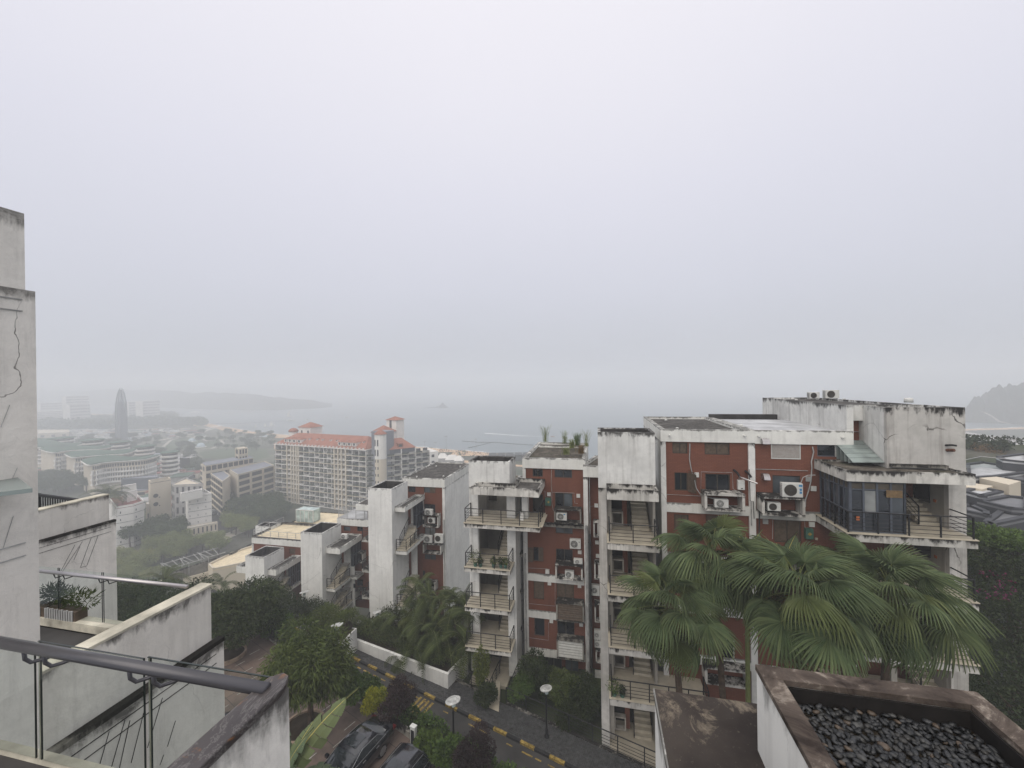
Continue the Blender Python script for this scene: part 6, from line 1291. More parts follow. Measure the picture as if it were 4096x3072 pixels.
def palm(label, px, py, d, scale, seed, lean=(0, 0), n=46, zb=-22.6):
    scale *= .98
    rn = np.random.RandomState(seed); c = at_d(px, py, d); T = Thing('fan_palm', label, 'palm tree', (c[0] + lean[0], c[1] + lean[1], zb), 'fan palms in front of the estate blocks', 'world'); h = c[2] - zb
    m = MB(); m.tube([(0, 0, -.1), (-lean[0] * .3, -lean[1] * .3, h * .4), (-lean[0] * .75, -lean[1] * .75, h * .8), (-lean[0], -lean[1], h + .1)], .17, 9, .13); T.part('trunk', m, M['bark'], smooth=True)
    T.part('fibre_sheath', MB().lathe([(.1, -.8), (.3, -.4), (.34, 0), (.22, .35), (.05, .6)], 10, (-lean[0], -lean[1], h)), M['husk'], smooth=True)
    for i in range(n):
        f = i / (n - 1); el = math.radians(74 - 135 * f ** .9 + rn.uniform(-14, 14)); az = i * 2.399 + rn.uniform(-.25, .25); s = scale * rn.uniform(.88, 1.1) * (.8 + .25 * math.sin(f * 3.1))
        o = link('frond', FR[rn.randint(5)], T.e, (-lean[0], -lean[1], h + .15 - .3 * f)); o.rotation_euler = (rn.uniform(-.3, .3), -el, az); o.scale = (s, s, s)
    for i in range(7): o = link('dry_frond', DRY, T.e, (-lean[0], -lean[1], h - .1)); o.rotation_euler = (0, math.radians(58 + 6 * (i % 3)), i * .9 + seed); o.scale = (scale * .75,) * 3
    cl = [(-lean[0], -lean[1], h - .9, .55, .8)]; link('dead_leaves', quads_mesh('dead_leaves', crown_quads(cl, 260, .8, .05, rn, 1.6, .2), M['dry']), T.e)
    return T
M['husk'] = plain('brown_palm_fibre', (.07, .05, .035), 1, 0, .4, 8)
palm('tall fan palm at the back, its crown below the gas water heater', 2850, 2235, 19.5, 1.06, 1, (1.0, .6)); palm('leftmost fan palm drooping over the cream balconies', 2690, 2440, 18.3, 1.0, 2, (.9, .6)); palm('largest and nearest fan palm above the corner of the pebble tray', 3195, 2370, 16.0, 1.12, 3, (.3, .5), 54); palm('rightmost fan palm in front of the stained stair column', 3560, 2385, 16.6, 1.08, 4, (-.2, .6), 52)
palm('small fan palm half hidden between the two largest ones', 3380, 2300, 20.5, .95, 5, (0, .2), 26)
# ---- feather palms between the two white blocks
def feather(seed, L_=2.2, droop=1.0, leaf=.5, n=26):
    rn = np.random.RandomState(seed); m = MB(); pts = []
    for i in range(9): f = i / 8; pts.append(Vector((L_ * f * (1 - .12 * f), 0, L_ * (.75 * f - droop * f * f))))
    m.mi = 1; m.tube(pts, .018, 4, .006); m.mi = 0; V = []; F = []
    for k in range(n):
        f = .16 + .84 * k / n; i = min(7, int(f * 8)); q = pts[i].lerp(pts[i + 1], f * 8 - i); t_ = (pts[i + 1] - pts[i]).normalized()
        for s in (-1, 1):
            ll = leaf * (1 - .5 * abs(f - .45)) * rn.uniform(.85, 1.1); d = (t_ * .55 + Vector((0, s, .12))).normalized(); w_ = t_ * .022; b = len(V)
            q1 = q + d * ll * .5; q2 = q + d * ll + Vector((0, 0, -ll * .35)); V += [tuple(q - w_), tuple(q + w_), tuple(q1 + w_), tuple(q1 - w_), tuple(q2)]; F += [(b, b + 1, b + 2, b + 3), (b + 3, b + 2, b + 4)]
    m.add(V, F, drip=[1] * len(V)); me = m.mesh('frond', [M['frond'], M['petiole']]); a = me.attributes.new('tint', 'FLOAT', 'POINT'); a.data.foreach_set('value', rn.rand(len(m.v)) * .4); return me
FF = [feather(80 + i, (2.0, 2.4, 2.8)[i % 3], (.8, 1.0, 1.2)[i % 3]) for i in range(4)]
def areca(label, px, py, d, h, n, seed, sc=1.0, stems=5, group='feather palms between the white blocks', zb=None, name='feather_palm'):
    rn = np.random.RandomState(seed); c = at_d(px, py, d); zb = float(ground_z(c[0], c[1])) if zb is None else zb; T = Thing(name, label, 'palm', (c[0], c[1], zb), group, 'world'); H = c[2] - zb; m = MB(); tops = []
    for i in range(stems):
        a = 6.28 * i / stems + rn.rand(); r = .55 * sc * (stems > 1); t_ = (math.cos(a) * r * 1.6, math.sin(a) * r * 1.6, H + rn.uniform(-.9, .5) * sc * (stems > 1)); m.tube([(math.cos(a) * r * .3, math.sin(a) * r * .3, 0), (math.cos(a) * r, math.sin(a) * r, t_[2] * .6), t_], .06 * max(1, sc * .8), 5, .045); tops.append(t_)
    T.part('trunk', m, M['bark'])
    for i in range(n):
        t_ = tops[i % stems]; az = i * 2.399 + rn.rand(); s = sc * rn.uniform(.8, 1.15); o = link('frond', FF[rn.randint(4)], T.e, t_); o.rotation_euler = (rn.uniform(-.3, .3), -rn.uniform(-.5, .75), az); o.scale = (s, s, s)
    return T
for i, (px, py, d, lab) in enumerate(((1700, 2370, 34.5, 'feather palm against the foot of the blank white end wall'), (1790, 2400, 33.5, 'feather palm second from the middle block column'), (1850, 2460, 31.8, 'feather palm touching the left column of the middle block'), (1740, 2500, 32.5, 'lower feather palm in the dark bed between the blocks'), (1640, 2460, 34, 'feather palm beside the white tower base'), (1820, 2580, 31, 'low yellowing feather palm near the end of the white planter'), (1700, 2570, 32, 'low dark feather palm right behind the clipped hedge'))):
    areca(lab, px, py, d, 0, 26, 90 + i, 1.05)
# ---- banana leaves
def banana_leaf(seed, L_=3.0, W_=.62, torn=True):
    rn = np.random.RandomState(seed); V = []; F = []; n = 44; m = MB()
    def mid(f): return Vector((L_ * f, 0, L_ * (.10 * f - .42 * f * f)))
    m.mi = 1; m.tube([mid(i / 12) for i in range(13)], .03, 5, .008); m.mi = 0
    for s in (-1, 1):
        dr = 0
        for k in range(n):
            f0, f1 = .05 + .95 * k / n, .05 + .95 * (k + 1) / n
            if k % 5 == 0: dr = rn.uniform(.15, .95)
            w0, w1 = [W_ * (math.sin(min(1, f * 1.15 + .03) * math.pi) ** .55 if f < .86 else math.sin(min(1, f * 1.15 + .03) * math.pi) ** .8) if math.sin(min(1, f * 1.15 + .03) * math.pi) > 0 else 0 for f in (f0, f1)]
            if torn and k % 5 == 4: f1 -= .006
            b = len(V)
            for (f, w_) in ((f0, max(.02, w0)), (f1, max(.02, w1))):
                q = mid(f); V += [tuple(q), tuple(q + Vector((.06, s * w_ * .55, -.02 - dr * w_ * .12))), tuple(q + Vector((.10, s * w_ * (1 - .3 * dr), -dr * w_ * .75)))]
            F += [(b, b + 3, b + 4, b + 1), (b + 1, b + 4, b + 5, b + 2)]
    m.add(V, F, drip=[1] * len(V)); me = m.mesh('banana_leaf', [M['banana'], M['rib']]); a = me.attributes.new('tint', 'FLOAT', 'POINT'); a.data.foreach_set('value', rn.rand(len(m.v)) * .12); return me
BL = [banana_leaf(5), banana_leaf(6, 2.4, .55), banana_leaf(7, 2.6, .5)]
def banana(label, px, py, d, zb, leaves, group=None):
    c = at_d(px, py, d); T = Thing('banana_plant', label, 'banana plant', (c[0], c[1], zb), group, 'world'); H = c[2] - zb; T.part('stem', MB().tube([(0, 0, -.1), (0, 0, H)], .16, 8, .09), M['petiole'])
    for (li, az, el, s) in leaves: o = link('leaf', BL[li], T.e, (0, 0, H)); o.rotation_euler = (0, -math.radians(el), math.radians(az)); o.scale = (s, s, s)
banana('banana plant with torn leaves reaching up beside the parked sedan', 1130, 3120, 15.6, PZ, [(0, 42, 52, 1.15), (1, 78, 40, .9), (2, 15, 10, .9), (1, -30, 25, .9), (2, 120, 35, .9), (1, 30, 72, .75)])
banana('banana plant with upright leaves behind the tall back palm', 2985, 2250, 21.5, -22.6, [(0, 100, 78, .72), (1, 20, 70, .8), (2, 160, 62, .8), (0, 60, 50, .6)])
banana('banana plant with broad dark leaves below the closed brown shutters', 3140, 2260, 22.5, -22.6, [(0, 150, 72, .62), (1, 30, 66, .85), (2, 80, 50, .8), (1, 200, 40, .8), (0, 10, 40, .6)])
# ================================================================== TOWN BELOW
K1, KT, KL = K(0, 1500, .5425), K(100, 1500, .3165), K(400, 1850, .339)
TG = -69.0
M['towncream'] = plain('cream_render', (.56, .50, .40), .85, 0, .1, .12); M['townwhite'] = plain('town_white_render', (.72, .70, .66), .85, 0, .12, .15); M['towngrey'] = plain('town_grey_render', (.36, .35, .34), .9, 0, .25, .2)
M['towndark'] = plain('town_dark_opening', (.035, .035, .038), .5, 0, .3, .5, .4); M['slateroof'] = plain('grey_metal_roof', (.20, .21, .24), .6, 0, .15, .1); M['greenroof'] = plain('green_roof', (.07, .115, .085), .85, 0, .15, .08)
M['redtile'] = plain('orange_red_roof_tile', (.29, .12, .08), .8, 0, .16, .25); M['pinkroof'] = plain('dull_red_roof', (.22, .07, .06), .85, 0, .25, .3); M['plantbox'] = plain('planted_balcony_box', (.05, .06, .045), .95, 0, .4, .8)
M['balus'] = plain('grey_balustrade', (.33, .32, .30), .8, 0, .2, .6); M['lawn'] = plain('lawn_grass', (.07, .095, .05), 1, 0, .2, .06); M['path'] = plain('pale_path', (.42, .39, .34), .9, 0, .12, .1); M['plaza'] = plain('planted_plaza', (.11, .115, .08), 1, 0, .5, .05); M['teal'] = plain('blue_tarpaulin', (.04, .16, .30), .6, 0, .2, .5)
_wm = {}
def wmesh(w_, h, mat, d=.12):
    key = (round(w_, 1), round(h, 1), mat)
    if key not in _wm: _wm[key] = MB().box(-w_ / 2, w_ / 2, -d, .05, 0, h).mesh('window', M[mat])
    return _wm[key]
def town_building(name, label, roof, z, zb, mat='towncream', roofmat='slateroof', edges=None, par=.6, cat='building', group=None, close=True, over=0):
    """roof: pixel corners of the roof outline seen at height z; edges: {i: (floors, bays, kind)}"""
    P = [Vector(at_z(px, py, z)[:2]) for px, py in roof]
    if close and len(P) == 3: P.append(P[0] + P[2] - P[1])
    c = sum(P, Vector((0, 0))) / len(P); T = Thing(name, label, cat, (c.x, c.y, zb), group, 'world'); Q = [(p.x - c.x, p.y - c.y) for p in P]; H = z - zb
    area = sum(Q[i][0] * Q[(i + 1) % len(Q)][1] - Q[(i + 1) % len(Q)][0] * Q[i][1] for i in range(len(Q)))
    T.part('walls', MB().prism(Q, 0, H - .05), M[mat]); 
    T.part('roof', MB().prism([(x * (1 + over), y * (1 + over)) for x, y in Q], H - .05, H + .12), M[roofmat])
    if par:
        pm = MB()
        for i in range(len(Q)):
            a, b = Vector(Q[i]), Vector(Q[(i + 1) % len(Q)]); d = (b - a).normalized(); n = Vector((-d.y, d.x)) * (.35 if area > 0 else -.35)
            a2, b2 = a + n, b + n
            pm.add([(a.x, a.y, H + .12), (b.x, b.y, H + .12), (b2.x, b2.y, H + .12), (a2.x, a2.y, H + .12), (a.x, a.y, H + par), (b.x, b.y, H + par), (b2.x, b2.y, H + par), (a2.x, a2.y, H + par)], [(4, 5, 6, 7), (0, 1, 5, 4), (1, 2, 6, 5), (2, 3, 7, 6), (3, 0, 4, 7)])
        T.part('parapet', pm, M[mat])
    for i, spec in (edges or {}).items():
        fl, bays, kind = spec[:3]; top = spec[3] if len(spec) > 3 else H; bot = spec[4] if len(spec) > 4 else 0
        a, b = Vector(Q[i]), Vector(Q[(i + 1) % len(Q)]); L_ = (b - a).length; d = (b - a) / L_; n = Vector((d.y, -d.x)) if area > 0 else Vector((-d.y, d.x)); an = math.atan2(-n.x, n.y) + math.pi
        an = math.atan2(n.y, n.x) + math.pi / 2; fh = (top - bot) / fl; bw = L_ / bays
        for f in range(fl):
            zf = bot + f * fh
            if kind in ('balcony', 'grid', 'stripe', 'band'):
                m = MB(); o_ = n * (.9 if kind == 'balcony' else .25 if kind != 'stripe' else .12); th = .25 if kind != 'stripe' else .12
                m.add([(a.x, a.y, zf), (b.x, b.y, zf), (b.x + o_.x, b.y + o_.y, zf), (a.x + o_.x, a.y + o_.y, zf), (a.x, a.y, zf + th), (b.x, b.y, zf + th), (b.x + o_.x, b.y + o_.y, zf + th), (a.x + o_.x, a.y + o_.y, zf + th)], [(0, 1, 2, 3), (7, 6, 5, 4), (2, 3, 7, 6), (1, 2, 6, 5), (3, 0, 4, 7)][:5]); T.part('floor_band', m, M['towndark' if kind == 'stripe' else mat if kind != 'balcony' else 'townwhite'])
            for k in range(bays):
                p = a + d * bw * (k + .5)
                if kind == 'stripe' and k % 2: continue
                ww = bw * (.78 if kind in ('balcony', 'grid', 'band') else .34 if kind != 'stripe' else .12); hh = fh * (.6 if kind != 'stripe' else .25)
                wq = T.inst('window', wmesh(ww, hh, 'towndark'), (p.x, p.y, zf + fh * .28), None, an)
                if kind == 'balcony':
                    key = ('bal', round(bw, 1)); 
                    if key not in _wm: _wm[key] = MB().box(-bw * .45, bw * .45, -1.05, -.92, 0, 1.0).mesh('balcony_rail', M['balus'])
                    T.inst('balcony_rail', _wm[key], (p.x, p.y, zf + .2), None, an)
                    key = ('fin', round(fh, 1))
                    if key not in _wm: _wm[key] = MB().box(-.12, .12, -1.1, .02, 0, fh).mesh('party_fin', M[mat])
                    T.inst('party_fin', _wm[key], (p.x - d.x * bw / 2, p.y - d.y * bw / 2, zf), None, an)
        if kind == 'grid':
            for k in range(bays + 1):
                p = a + d * bw * k; m = MB().box(-.3, .3, -.35, .05, bot, top); T.inst('pilaster', m.mesh('pilaster', M[mat]), (p.x, p.y, 0), None, an)
    return T
# ---- big hotel with orange roofs
def hotel():
    zr, zb = -34.0, -68.5; Lp_, Rp = Vector(at_d(1104, 1773, 239)[:2]), Vector(at_d(1465, 1798, 212)[:2]); d = (Rp - Lp_); W_ = d.length; an = math.atan2(d.y, d.x)
    T = Thing('hotel', 'large cream hotel with orange tiled roofs, rows of planted balconies and towers at both ends', 'hotel', (Lp_.x, Lp_.y, zb), None, 'world', an); H = zr - zb; S = W_ / 800.0
    body = T.part('walls', MB().box(0, W_, 1.2, 20, 0, H), M['towngrey'])
    fl = 12; fh = (H - 1.5) / fl
    xs_ = [0, 60, 115, 155, 180, 205, 225, 270, 320, 370, 410, 450, 480, 515, 545, 577, 605, 640, 690, 745, 800]
    arc = {2, 3, 4, 5, 14, 15, 16}
    sm = {}
    for f in range(fl):
        z = .6 + f * fh; T.part('floor_slab', MB().box(-.4, W_ + .4, -.75, 1.25, z - .38, z), M['towncream' if f % 2 else 'townwhite'])
        for i in range(len(xs_) - 1):
            x0, x1 = xs_[i] * S, xs_[i + 1] * S; w_ = x1 - x0; k = (round(w_, 1), (i + f) % 3 if i not in arc else 3)
            if k not in sm:
                mt_ = ('plantbox', 'balus', 'plantbox', 'balus')[k[1]]; hh = (1.05, .95, .8, .9)[k[1]]; sm[k] = MB().box(.15, w_ - .15, 0, .25 if k[1] != 0 else .5, 0, hh).mesh('balcony_front', M[mt_])
            T.inst('balcony_front', sm[k], (x0, -.55 if k[1] < 3 else -.3, z - .05))
            T.inst('window', wmesh(w_ * .62, fh * .62, 'towndark'), ((x0 + x1) / 2, 1.2, z + .1))
    for i, x in enumerate(xs_):
        wide = i in (2, 3, 4, 5, 6, 14, 15, 16, 17); pm = MB().box(x * S - (.42 if wide else .2), x * S + (.42 if wide else .2), -.9 if wide else -.45, 1.2, 0, H - (.0 if wide else .8)); T.part('pilaster', pm, M['towncream' if wide else 'townwhite'])
    T.part('eave', MB().box(-.8, W_ + .6, -1.1, 20.5, H - .5, H), M['townwhite'])
    def roof(x0, x1, y0, y1, z0, z1, name='roof', k=None):
        return T.part(name, MB().hip(x0, x1, y0, y1, z0, z1, k), M['redtile'])
    rf = roof(-.5, W_ + .3, -1.0, 20.4, H + .01, H + 5.6, k=7.5)
    for i, fx in enumerate((.11, .16, .21, .27, .33, .42, .48, .57, .64, .72, .77, .82, .87, .92)):
        x = fx * W_; big = i in (0, 1, 2, 3, 9, 10, 11, 12); s = 1.25 if big else .55; y = 2.2 if big else 4.6; zq = H + .01 + (y + 1) * 5.6 / 10.7
        T.part('dormer', MB().box(x - s, x + s, y - 1.3 * s, y + 2.2 * s, zq - .6, zq + 1.1 * s), M['townwhite'], rf); T.part('dormer_window', MB().box(x - s * .5, x + s * .5, y - 1.36 * s, y - 1.29 * s, zq - .2, zq + .8 * s), M['towndark'], rf)
        T.part('dormer_roof', MB().hip(x - s * 1.15, x + s * 1.15, y - 1.6 * s, y + 2.6 * s, zq + 1.1 * s, zq + 1.75 * s), M['redtile'], rf)
    for i in range(26):
        x = (i + .5) / 26 * W_; T.part('rooftop_unit', MB().box(x - .5, x + .5, -.95, -.3, H + .01, H + .65), M['acwhite'])
    roof(W_ * .80, W_ * 1.0, 14, 28, H + 1, H + 9.5, 'roof', 6.5); T.part('walls', MB().box(W_ * .8, W_, 20, 28, 0, H + 1), M['townwhite'])
    # left towers
    def tower(x0, x1, y0, y1, z1, rz_, win=(), mat='townwhite', name='tower'):
        t_ = T.part(name, MB().box(x0, x1, y0, y1, 0, z1), M[mat]); T.part('tower_roof', MB().hip(x0, x1, y0, y1, z1, z1 + rz_, over=.7), M['redtile'], t_)
        for (wx, wz, ww, wh) in win: T.part('window', MB().box(wx - ww / 2, wx + ww / 2, y0 - .06, y0 + .1, wz, wz + wh), M['towndark'], t_)
        return t_
    zt_ = lambda y, dd: -(y - 1549) * dd / 1580 - zb
    tower(3.5, 13.5, 13, 22, zt_(1708, 252), 2.9, ((6, zt_(1732, 252), 1.3, 1.9), (11.5, zt_(1732, 252), 1.3, 1.9)))
    T.part('round_turret', MB().lathe([(2.5, 0), (2.5, zt_(1727, 250)), (2.9, zt_(1727, 250))], 14, (-.2, 12, 0)), M['townwhite'], smooth=False); T.part('turret_roof', MB().lathe([(2.9, 0), (2.7, .9), (1.7, 1.9), (.1, 2.3)], 14, (-.2, 12, zt_(1727, 250))), M['redtile'], smooth=True)
    # right corner tower group, set where the front turns
    ox = W_ + 7.5; 
    T.part('return_wall', MB().box(W_ - .2, W_ + 5.5, 3.5, 20, 0, H - .3), M['towngrey'])
    for f in range(fl): z = .6 + f * fh; T.part('floor_slab', MB().prism([(W_ + .4, -.35), (W_ + 5.6, 3.0), (W_ + 5.6, 4), (W_, 4)], z - .28, z), M['townwhite']); T.part('balcony_front', MB().prism([(W_ + .5, -.5), (W_ + 5.6, 2.8), (W_ + 5.6, 3.0), (W_ + .4, -.2)], z, z + .95), M['plantbox'])
    ztop = zt_(1500 + .4521 * 528, 212)
    T.part('stair_tower', MB().box(ox - 5.2, ox + 3.6, 1.5, 9, 0, zt_(1728, 215)), M['slateroof'])
    T.part('round_turret', MB().lathe([(3.0, 0), (3.0, ztop * .70)], 14, (ox + 1.7, .6, 0)), M['towncream']); T.part('round_turret', MB().lathe([(3.05, 0), (3.05, ztop * .30), (3.5, ztop * .30)], 14, (ox + 1.7, .6, ztop * .70)), M['townwhite'])
    T.part('turret_roof', MB().lathe([(3.5, 0), (1.6, 1.6), (.1, 2.6)], 10, (ox + 1.7, .6, ztop)), M['redtile'])
    for zz_ in (ztop * .74, ztop * .86):
        for a in (-1.9, -1.35): T.part('tall_window', MB().box(-.35, .35, -.1, .1, 0, 3.3).box(0, 0, 0, 0, 0, 0), M['towndark']).location = (ox + 1.7 + 3.05 * math.cos(a), .6 + 3.05 * math.sin(a), zz_)
    for q in range(7):
        for a in (-1.9, -1.35): T.part('small_window', MB().box(-.28, .28, -.08, .1, 0, 1.4), M['towndark']).location = (ox + 1.7 + 3.0 * math.cos(a), .6 + 3.0 * math.sin(a), ztop * (.66 - q * .085))
    tower(ox - 11.0, ox - 1.5, 8, 17, zt_(1500 + .4521 * 516, 222), 3.6)
    tw = tower(ox - 8.2, ox - 1.2, 17, 24, zt_(1500 + .4521 * 408, 230), 1.9, ((ox - 5.2, zt_(1500 + .4521 * 480, 230), 1.5, 5.0),))
    # right wing turned away
    a0, a1 = Vector(at_z(1546, 1800, zr - .5)[:2]), Vector(at_z(1662, 1788, zr - .5)[:2]); return T, H, fl, fh, a0, a1, zb, zr
HT, HH, HF, HFH, a0, a1, hzb, hzr = hotel()
d_ = a1 - a0; an = math.atan2(d_.y, d_.x); W_ = d_.length
T = Thing('hotel_wing', 'right wing of the orange roofed hotel with glazed top floor beyond its round turret', 'hotel', (a0.x, a0.y, hzb), None, 'world', an); H = HH - .5
T.part('walls', MB().box(0, W_ + 9, 1.2, 15, 0, H - 3.0), M['towngrey']); T.part('glazed_floor', MB().box(0, W_, .6, 14, H - 3.0, H), M['bluegrey']); T.part('end_block', MB().box(W_ + 8, W_ + 13, -1, 12, 0, H - 3.4), M['townwhite'])
T.part('roof', MB().hip(-.5, W_ + .5, 0, 15, H, H + 5, 6), M['redtile']); T.part('terrace', MB().box(W_, W_ + 8, 0, 14, H - 3.0, H - 2.8), M['towncream'])
T.part('dormer', MB().box(W_ * .5 - 1.5, W_ * .5 + 1.5, 1.2, 5, H + .4, H + 2.8), M['redtile']); T.part('dormer_window', MB().box(W_ * .5 - .8, W_ * .5 + .8, 1.1, 1.25, H + .9, H + 2.2), M['towndark'])
for f in range(HF):
    z = .6 + f * HFH; T.part('floor_slab', MB().box(-.3, W_ + 8, -.5, 1.25, z - .28, z), M['towncream' if f % 2 else 'townwhite'])
    for k in range(6): x = k * (W_ + 8) / 6; T.part('balcony_front', MB().box(x + .2, x + (W_ + 8) / 6 - .2, -.6, -.35, z, z + .95), M['plantbox' if (k + f) % 2 else 'balus']); T.part('window', MB().box(x + .7, x + (W_ + 8) / 6 - .7, 1.05, 1.25, z + .2, z + 2.2), M['towndark'])
for k in range(3): T.part('pilaster', MB().box(k * W_ / 2 - .2, k * W_ / 2 + .2, -.4, 1.2, 0, H - .2), M['townwhite'])
for q in range(3): T.part('window', MB().box(W_ + 9, W_ + 10.6, -1.08, -.98, H - 6.5 - q * 3.6, H - 5 - q * 3.6), M['towndark'])
# ---- cream office block with dark glazing: two wings
town_building('office_block', 'cream block of dark glazed floors with grey roof, left of the orange hotel', [K1(1690, 700), K1(1752, 738), K1(2022, 668)], -48, TG, 'towncream', 'slateroof', {0: (1, 1, 'plain', 6, 2), 1: (6, 3, 'grid')}, .5)
town_building('office_block', 'curved fronted cream wing with many windows behind the car park', [K1(1478, 660), K1(1560, 735), K1(1640, 790), K1(1700, 745), K1(1560, 640)], -49, TG, 'towncream', 'slateroof', {0: (6, 5, 'band'), 1: (6, 5, 'band')}, .5, close=False)
town_building('office_block', 'long upper storey with grey roof and dark windows behind the cream office wings', [K1(1490, 645), K1(1515, 668), K1(1868, 608)], -44, TG, 'towncream', 'slateroof', {0: (1, 1, 'plain', 24, 20), 1: (6, 9, 'band')}, 0)
tb_ = town_building('lookout_tower', 'small cream four posted lookout tower above the grey roofs', [K1(1738, 538), K1(1760, 545), K1(1822, 535)], -38, TG, 'towncream', 'towncream', {0: (7, 1, 'grid'), 1: (7, 3, 'grid')}, .3, 'tower')
# ---- green wavy roofed resort wings
GW = 'green roofed resort wings'
def wavy(label, front, back, z, zb, fl, bays, endw=True, nbal=3):
    Pf = [Vector(at_z(*KT(*p), z)[:2]) for p in front]; Pb = [Vector(at_z(*KT(*p), z)[:2]) for p in back]
    def sm(P):  # smooth the outline
        R_ = []; n = len(P)
        for i in range(n - 1):
            p0, p1, p2, p3 = P[max(0, i - 1)], P[i], P[i + 1], P[min(n - 1, i + 2)]
            for q in range(5): t_ = q / 5; R_.append(.5 * ((2 * p1) + (p2 - p0) * t_ + (2 * p0 - 5 * p1 + 4 * p2 - p3) * t_ * t_ + (3 * p1 - p0 - 3 * p2 + p3) * t_ ** 3))
        return R_ + [P[-1]]
    F_, B_ = sm(Pf), sm(Pb); c = F_[0]; T = Thing('resort_wing', label, 'hotel', (c.x, c.y, zb), GW, 'world'); H = z - zb; out = [(p.x - c.x, p.y - c.y) for p in F_ + B_[::-1]]
    cx_, cy_ = sum(p[0] for p in out) / len(out), sum(p[1] for p in out) / len(out)
    T.part('roof', MB().prism(out, H - .5, H), M['greenroof']); rim = MB()
    T.part('roof_rim', MB().prism([(cx_ + (x - cx_) * 1.015, cy_ + (y - cy_) * 1.04) for x, y in out], H - .95, H - .49), M['townwhite'])
    ins = [(cx_ + (x - cx_) * .965, cy_ + (y - cy_) * .90) for x, y in out]; T.part('walls', MB().prism(ins, 0, H - .96), M['towncream'])
    nF = len(F_); fh = 3.3
    for i in range(0, nF - 1):
        a, b = Vector(ins[i]), Vector(ins[i + 1]); d = b - a; L_ = d.length
        if L_ < .5: continue
        d /= L_; n = Vector((d.y, -d.x)); 
        if n.y > 0 and abs(n.y) > .3: n = -n
        an = math.atan2(n.y, n.x) + math.pi / 2
        if endw and i < 5: continue
        nb = max(1, round(L_ / 3.8)); bw = L_ / nb
        for k in range(nb):
            p = a + d * bw * (k + .5)
            for f in range(nbal + 1):
                zf = H - 4.4 - f * fh
                if zf < 1: break
                T.inst('window', wmesh(bw * .7, 2.0, 'towndark'), (p.x, p.y, zf + .35), None, an)
                if f:
                    key = ('wb', round(bw))
                    if key not in _wm: _wm[key] = MB().box(-bw * .5, bw * .5, -1.4, .0, -.2, 0).box(-bw * .48, bw * .48, -1.4, -1.25, 0, .95).box(-.1, .1, -1.3, 0, 0, fh - .2).mesh('balcony', M['townwhite'])
                    T.inst('balcony', _wm[key], (p.x, p.y, zf), None, an)
    if endw:
        a, b = Vector(ins[0]), Vector(ins[5]); d = (b - a); L_ = d.length; d /= L_; an = math.atan2(d.y, d.x)
        for q in range(7): p = a + d * L_ * .55; T.inst('window', wmesh(.9, 1.2, 'towndark'), (p.x, p.y, H - 5 - q * 1.75), None, an)
    return T
wavy('nearest green wavy roofed resort wing with blank cream gable and stacked balconies', [(712, 1072), (808, 1122), (960, 1098), (1110, 1082), (1300, 1070), (1500, 1052), (1630, 1022), (1690, 1005)], [(712, 1070), (840, 1035), (960, 1012), (1100, 1008), (1250, 1022), (1400, 1026), (1560, 1012), (1688, 1000)], -48, TG, 5, 14)
wavy('second green wavy roofed resort wing, behind the nearest one', [(500, 985), (600, 1025), (760, 1015), (900, 1003), (1100, 992), (1250, 985), (1360, 955), (1410, 930)], [(500, 983), (600, 960), (760, 945), (900, 942), (1100, 948), (1200, 936), (1300, 930), (1400, 926)], -47.5, TG, 5, 12)
wavy('third green wavy roofed resort wing, cut by the tall fin wall', [(180, 925), (345, 965), (480, 950), (640, 935), (800, 930), (950, 922), (1060, 905), (1110, 885)], [(180, 922), (300, 900), (450, 885), (600, 882), (700, 888), (850, 890), (980, 886), (1100, 880)], -47, TG, 5, 12)
wavy('farthest green wavy roofed resort wing, mostly hidden by trees', [(60, 880), (180, 905), (330, 900), (480, 893), (600, 885), (720, 862)], [(60, 800), (180, 795), (330, 815), (480, 850), (600, 852), (720, 850)], -47, TG, 4, 9, False)
def pavilion(label, x, y, r, z, fl):
    p = at_z(*KT(x, y), z); T = Thing('round_pavilion', label, 'pavilion', (p[0], p[1], TG), 'round ended pavilions of the resort', 'world'); H = z - TG; T.part('walls', MB().lathe([(r, 0), (r, H)], 14), M['towncream']); T.part('roof', MB().lathe([(r * 1.25, 0), (r * 1.25, .5), (r * 1.1, .9)], 18, (0, 0, H)), M['greenroof'])
    for f in range(fl): T.part('balcony', MB().lathe([(r + 1.1, 0), (r + 1.1, 1.1), (r + .95, 1.1)], 14, (0, 0, H - 3.2 - f * 3.2)), M['townwhite']); T.part('window_band', MB().lathe([(r + .06, 0), (r + .06, 1.4)], 14, (0, 0, H - 1.9 - f * 3.2)), M['towndark'])
pavilion('round ended pavilion with five ring balconies at the right tip of the nearest resort wing', 1830, 975, 4.6, -48, 5); pavilion('round pavilion roof behind the second resort wing', 1510, 900, 6, -49, 3); pavilion('round pavilion between the glass tower foot and the third resort wing', 1190, 848, 6, -47, 2); pavilion('small round pavilion on the third resort wing', 850, 820, 7, -47, 2); pavilion('leftmost round pavilion beside the low cream museum', 460, 795, 8, -47, 2)
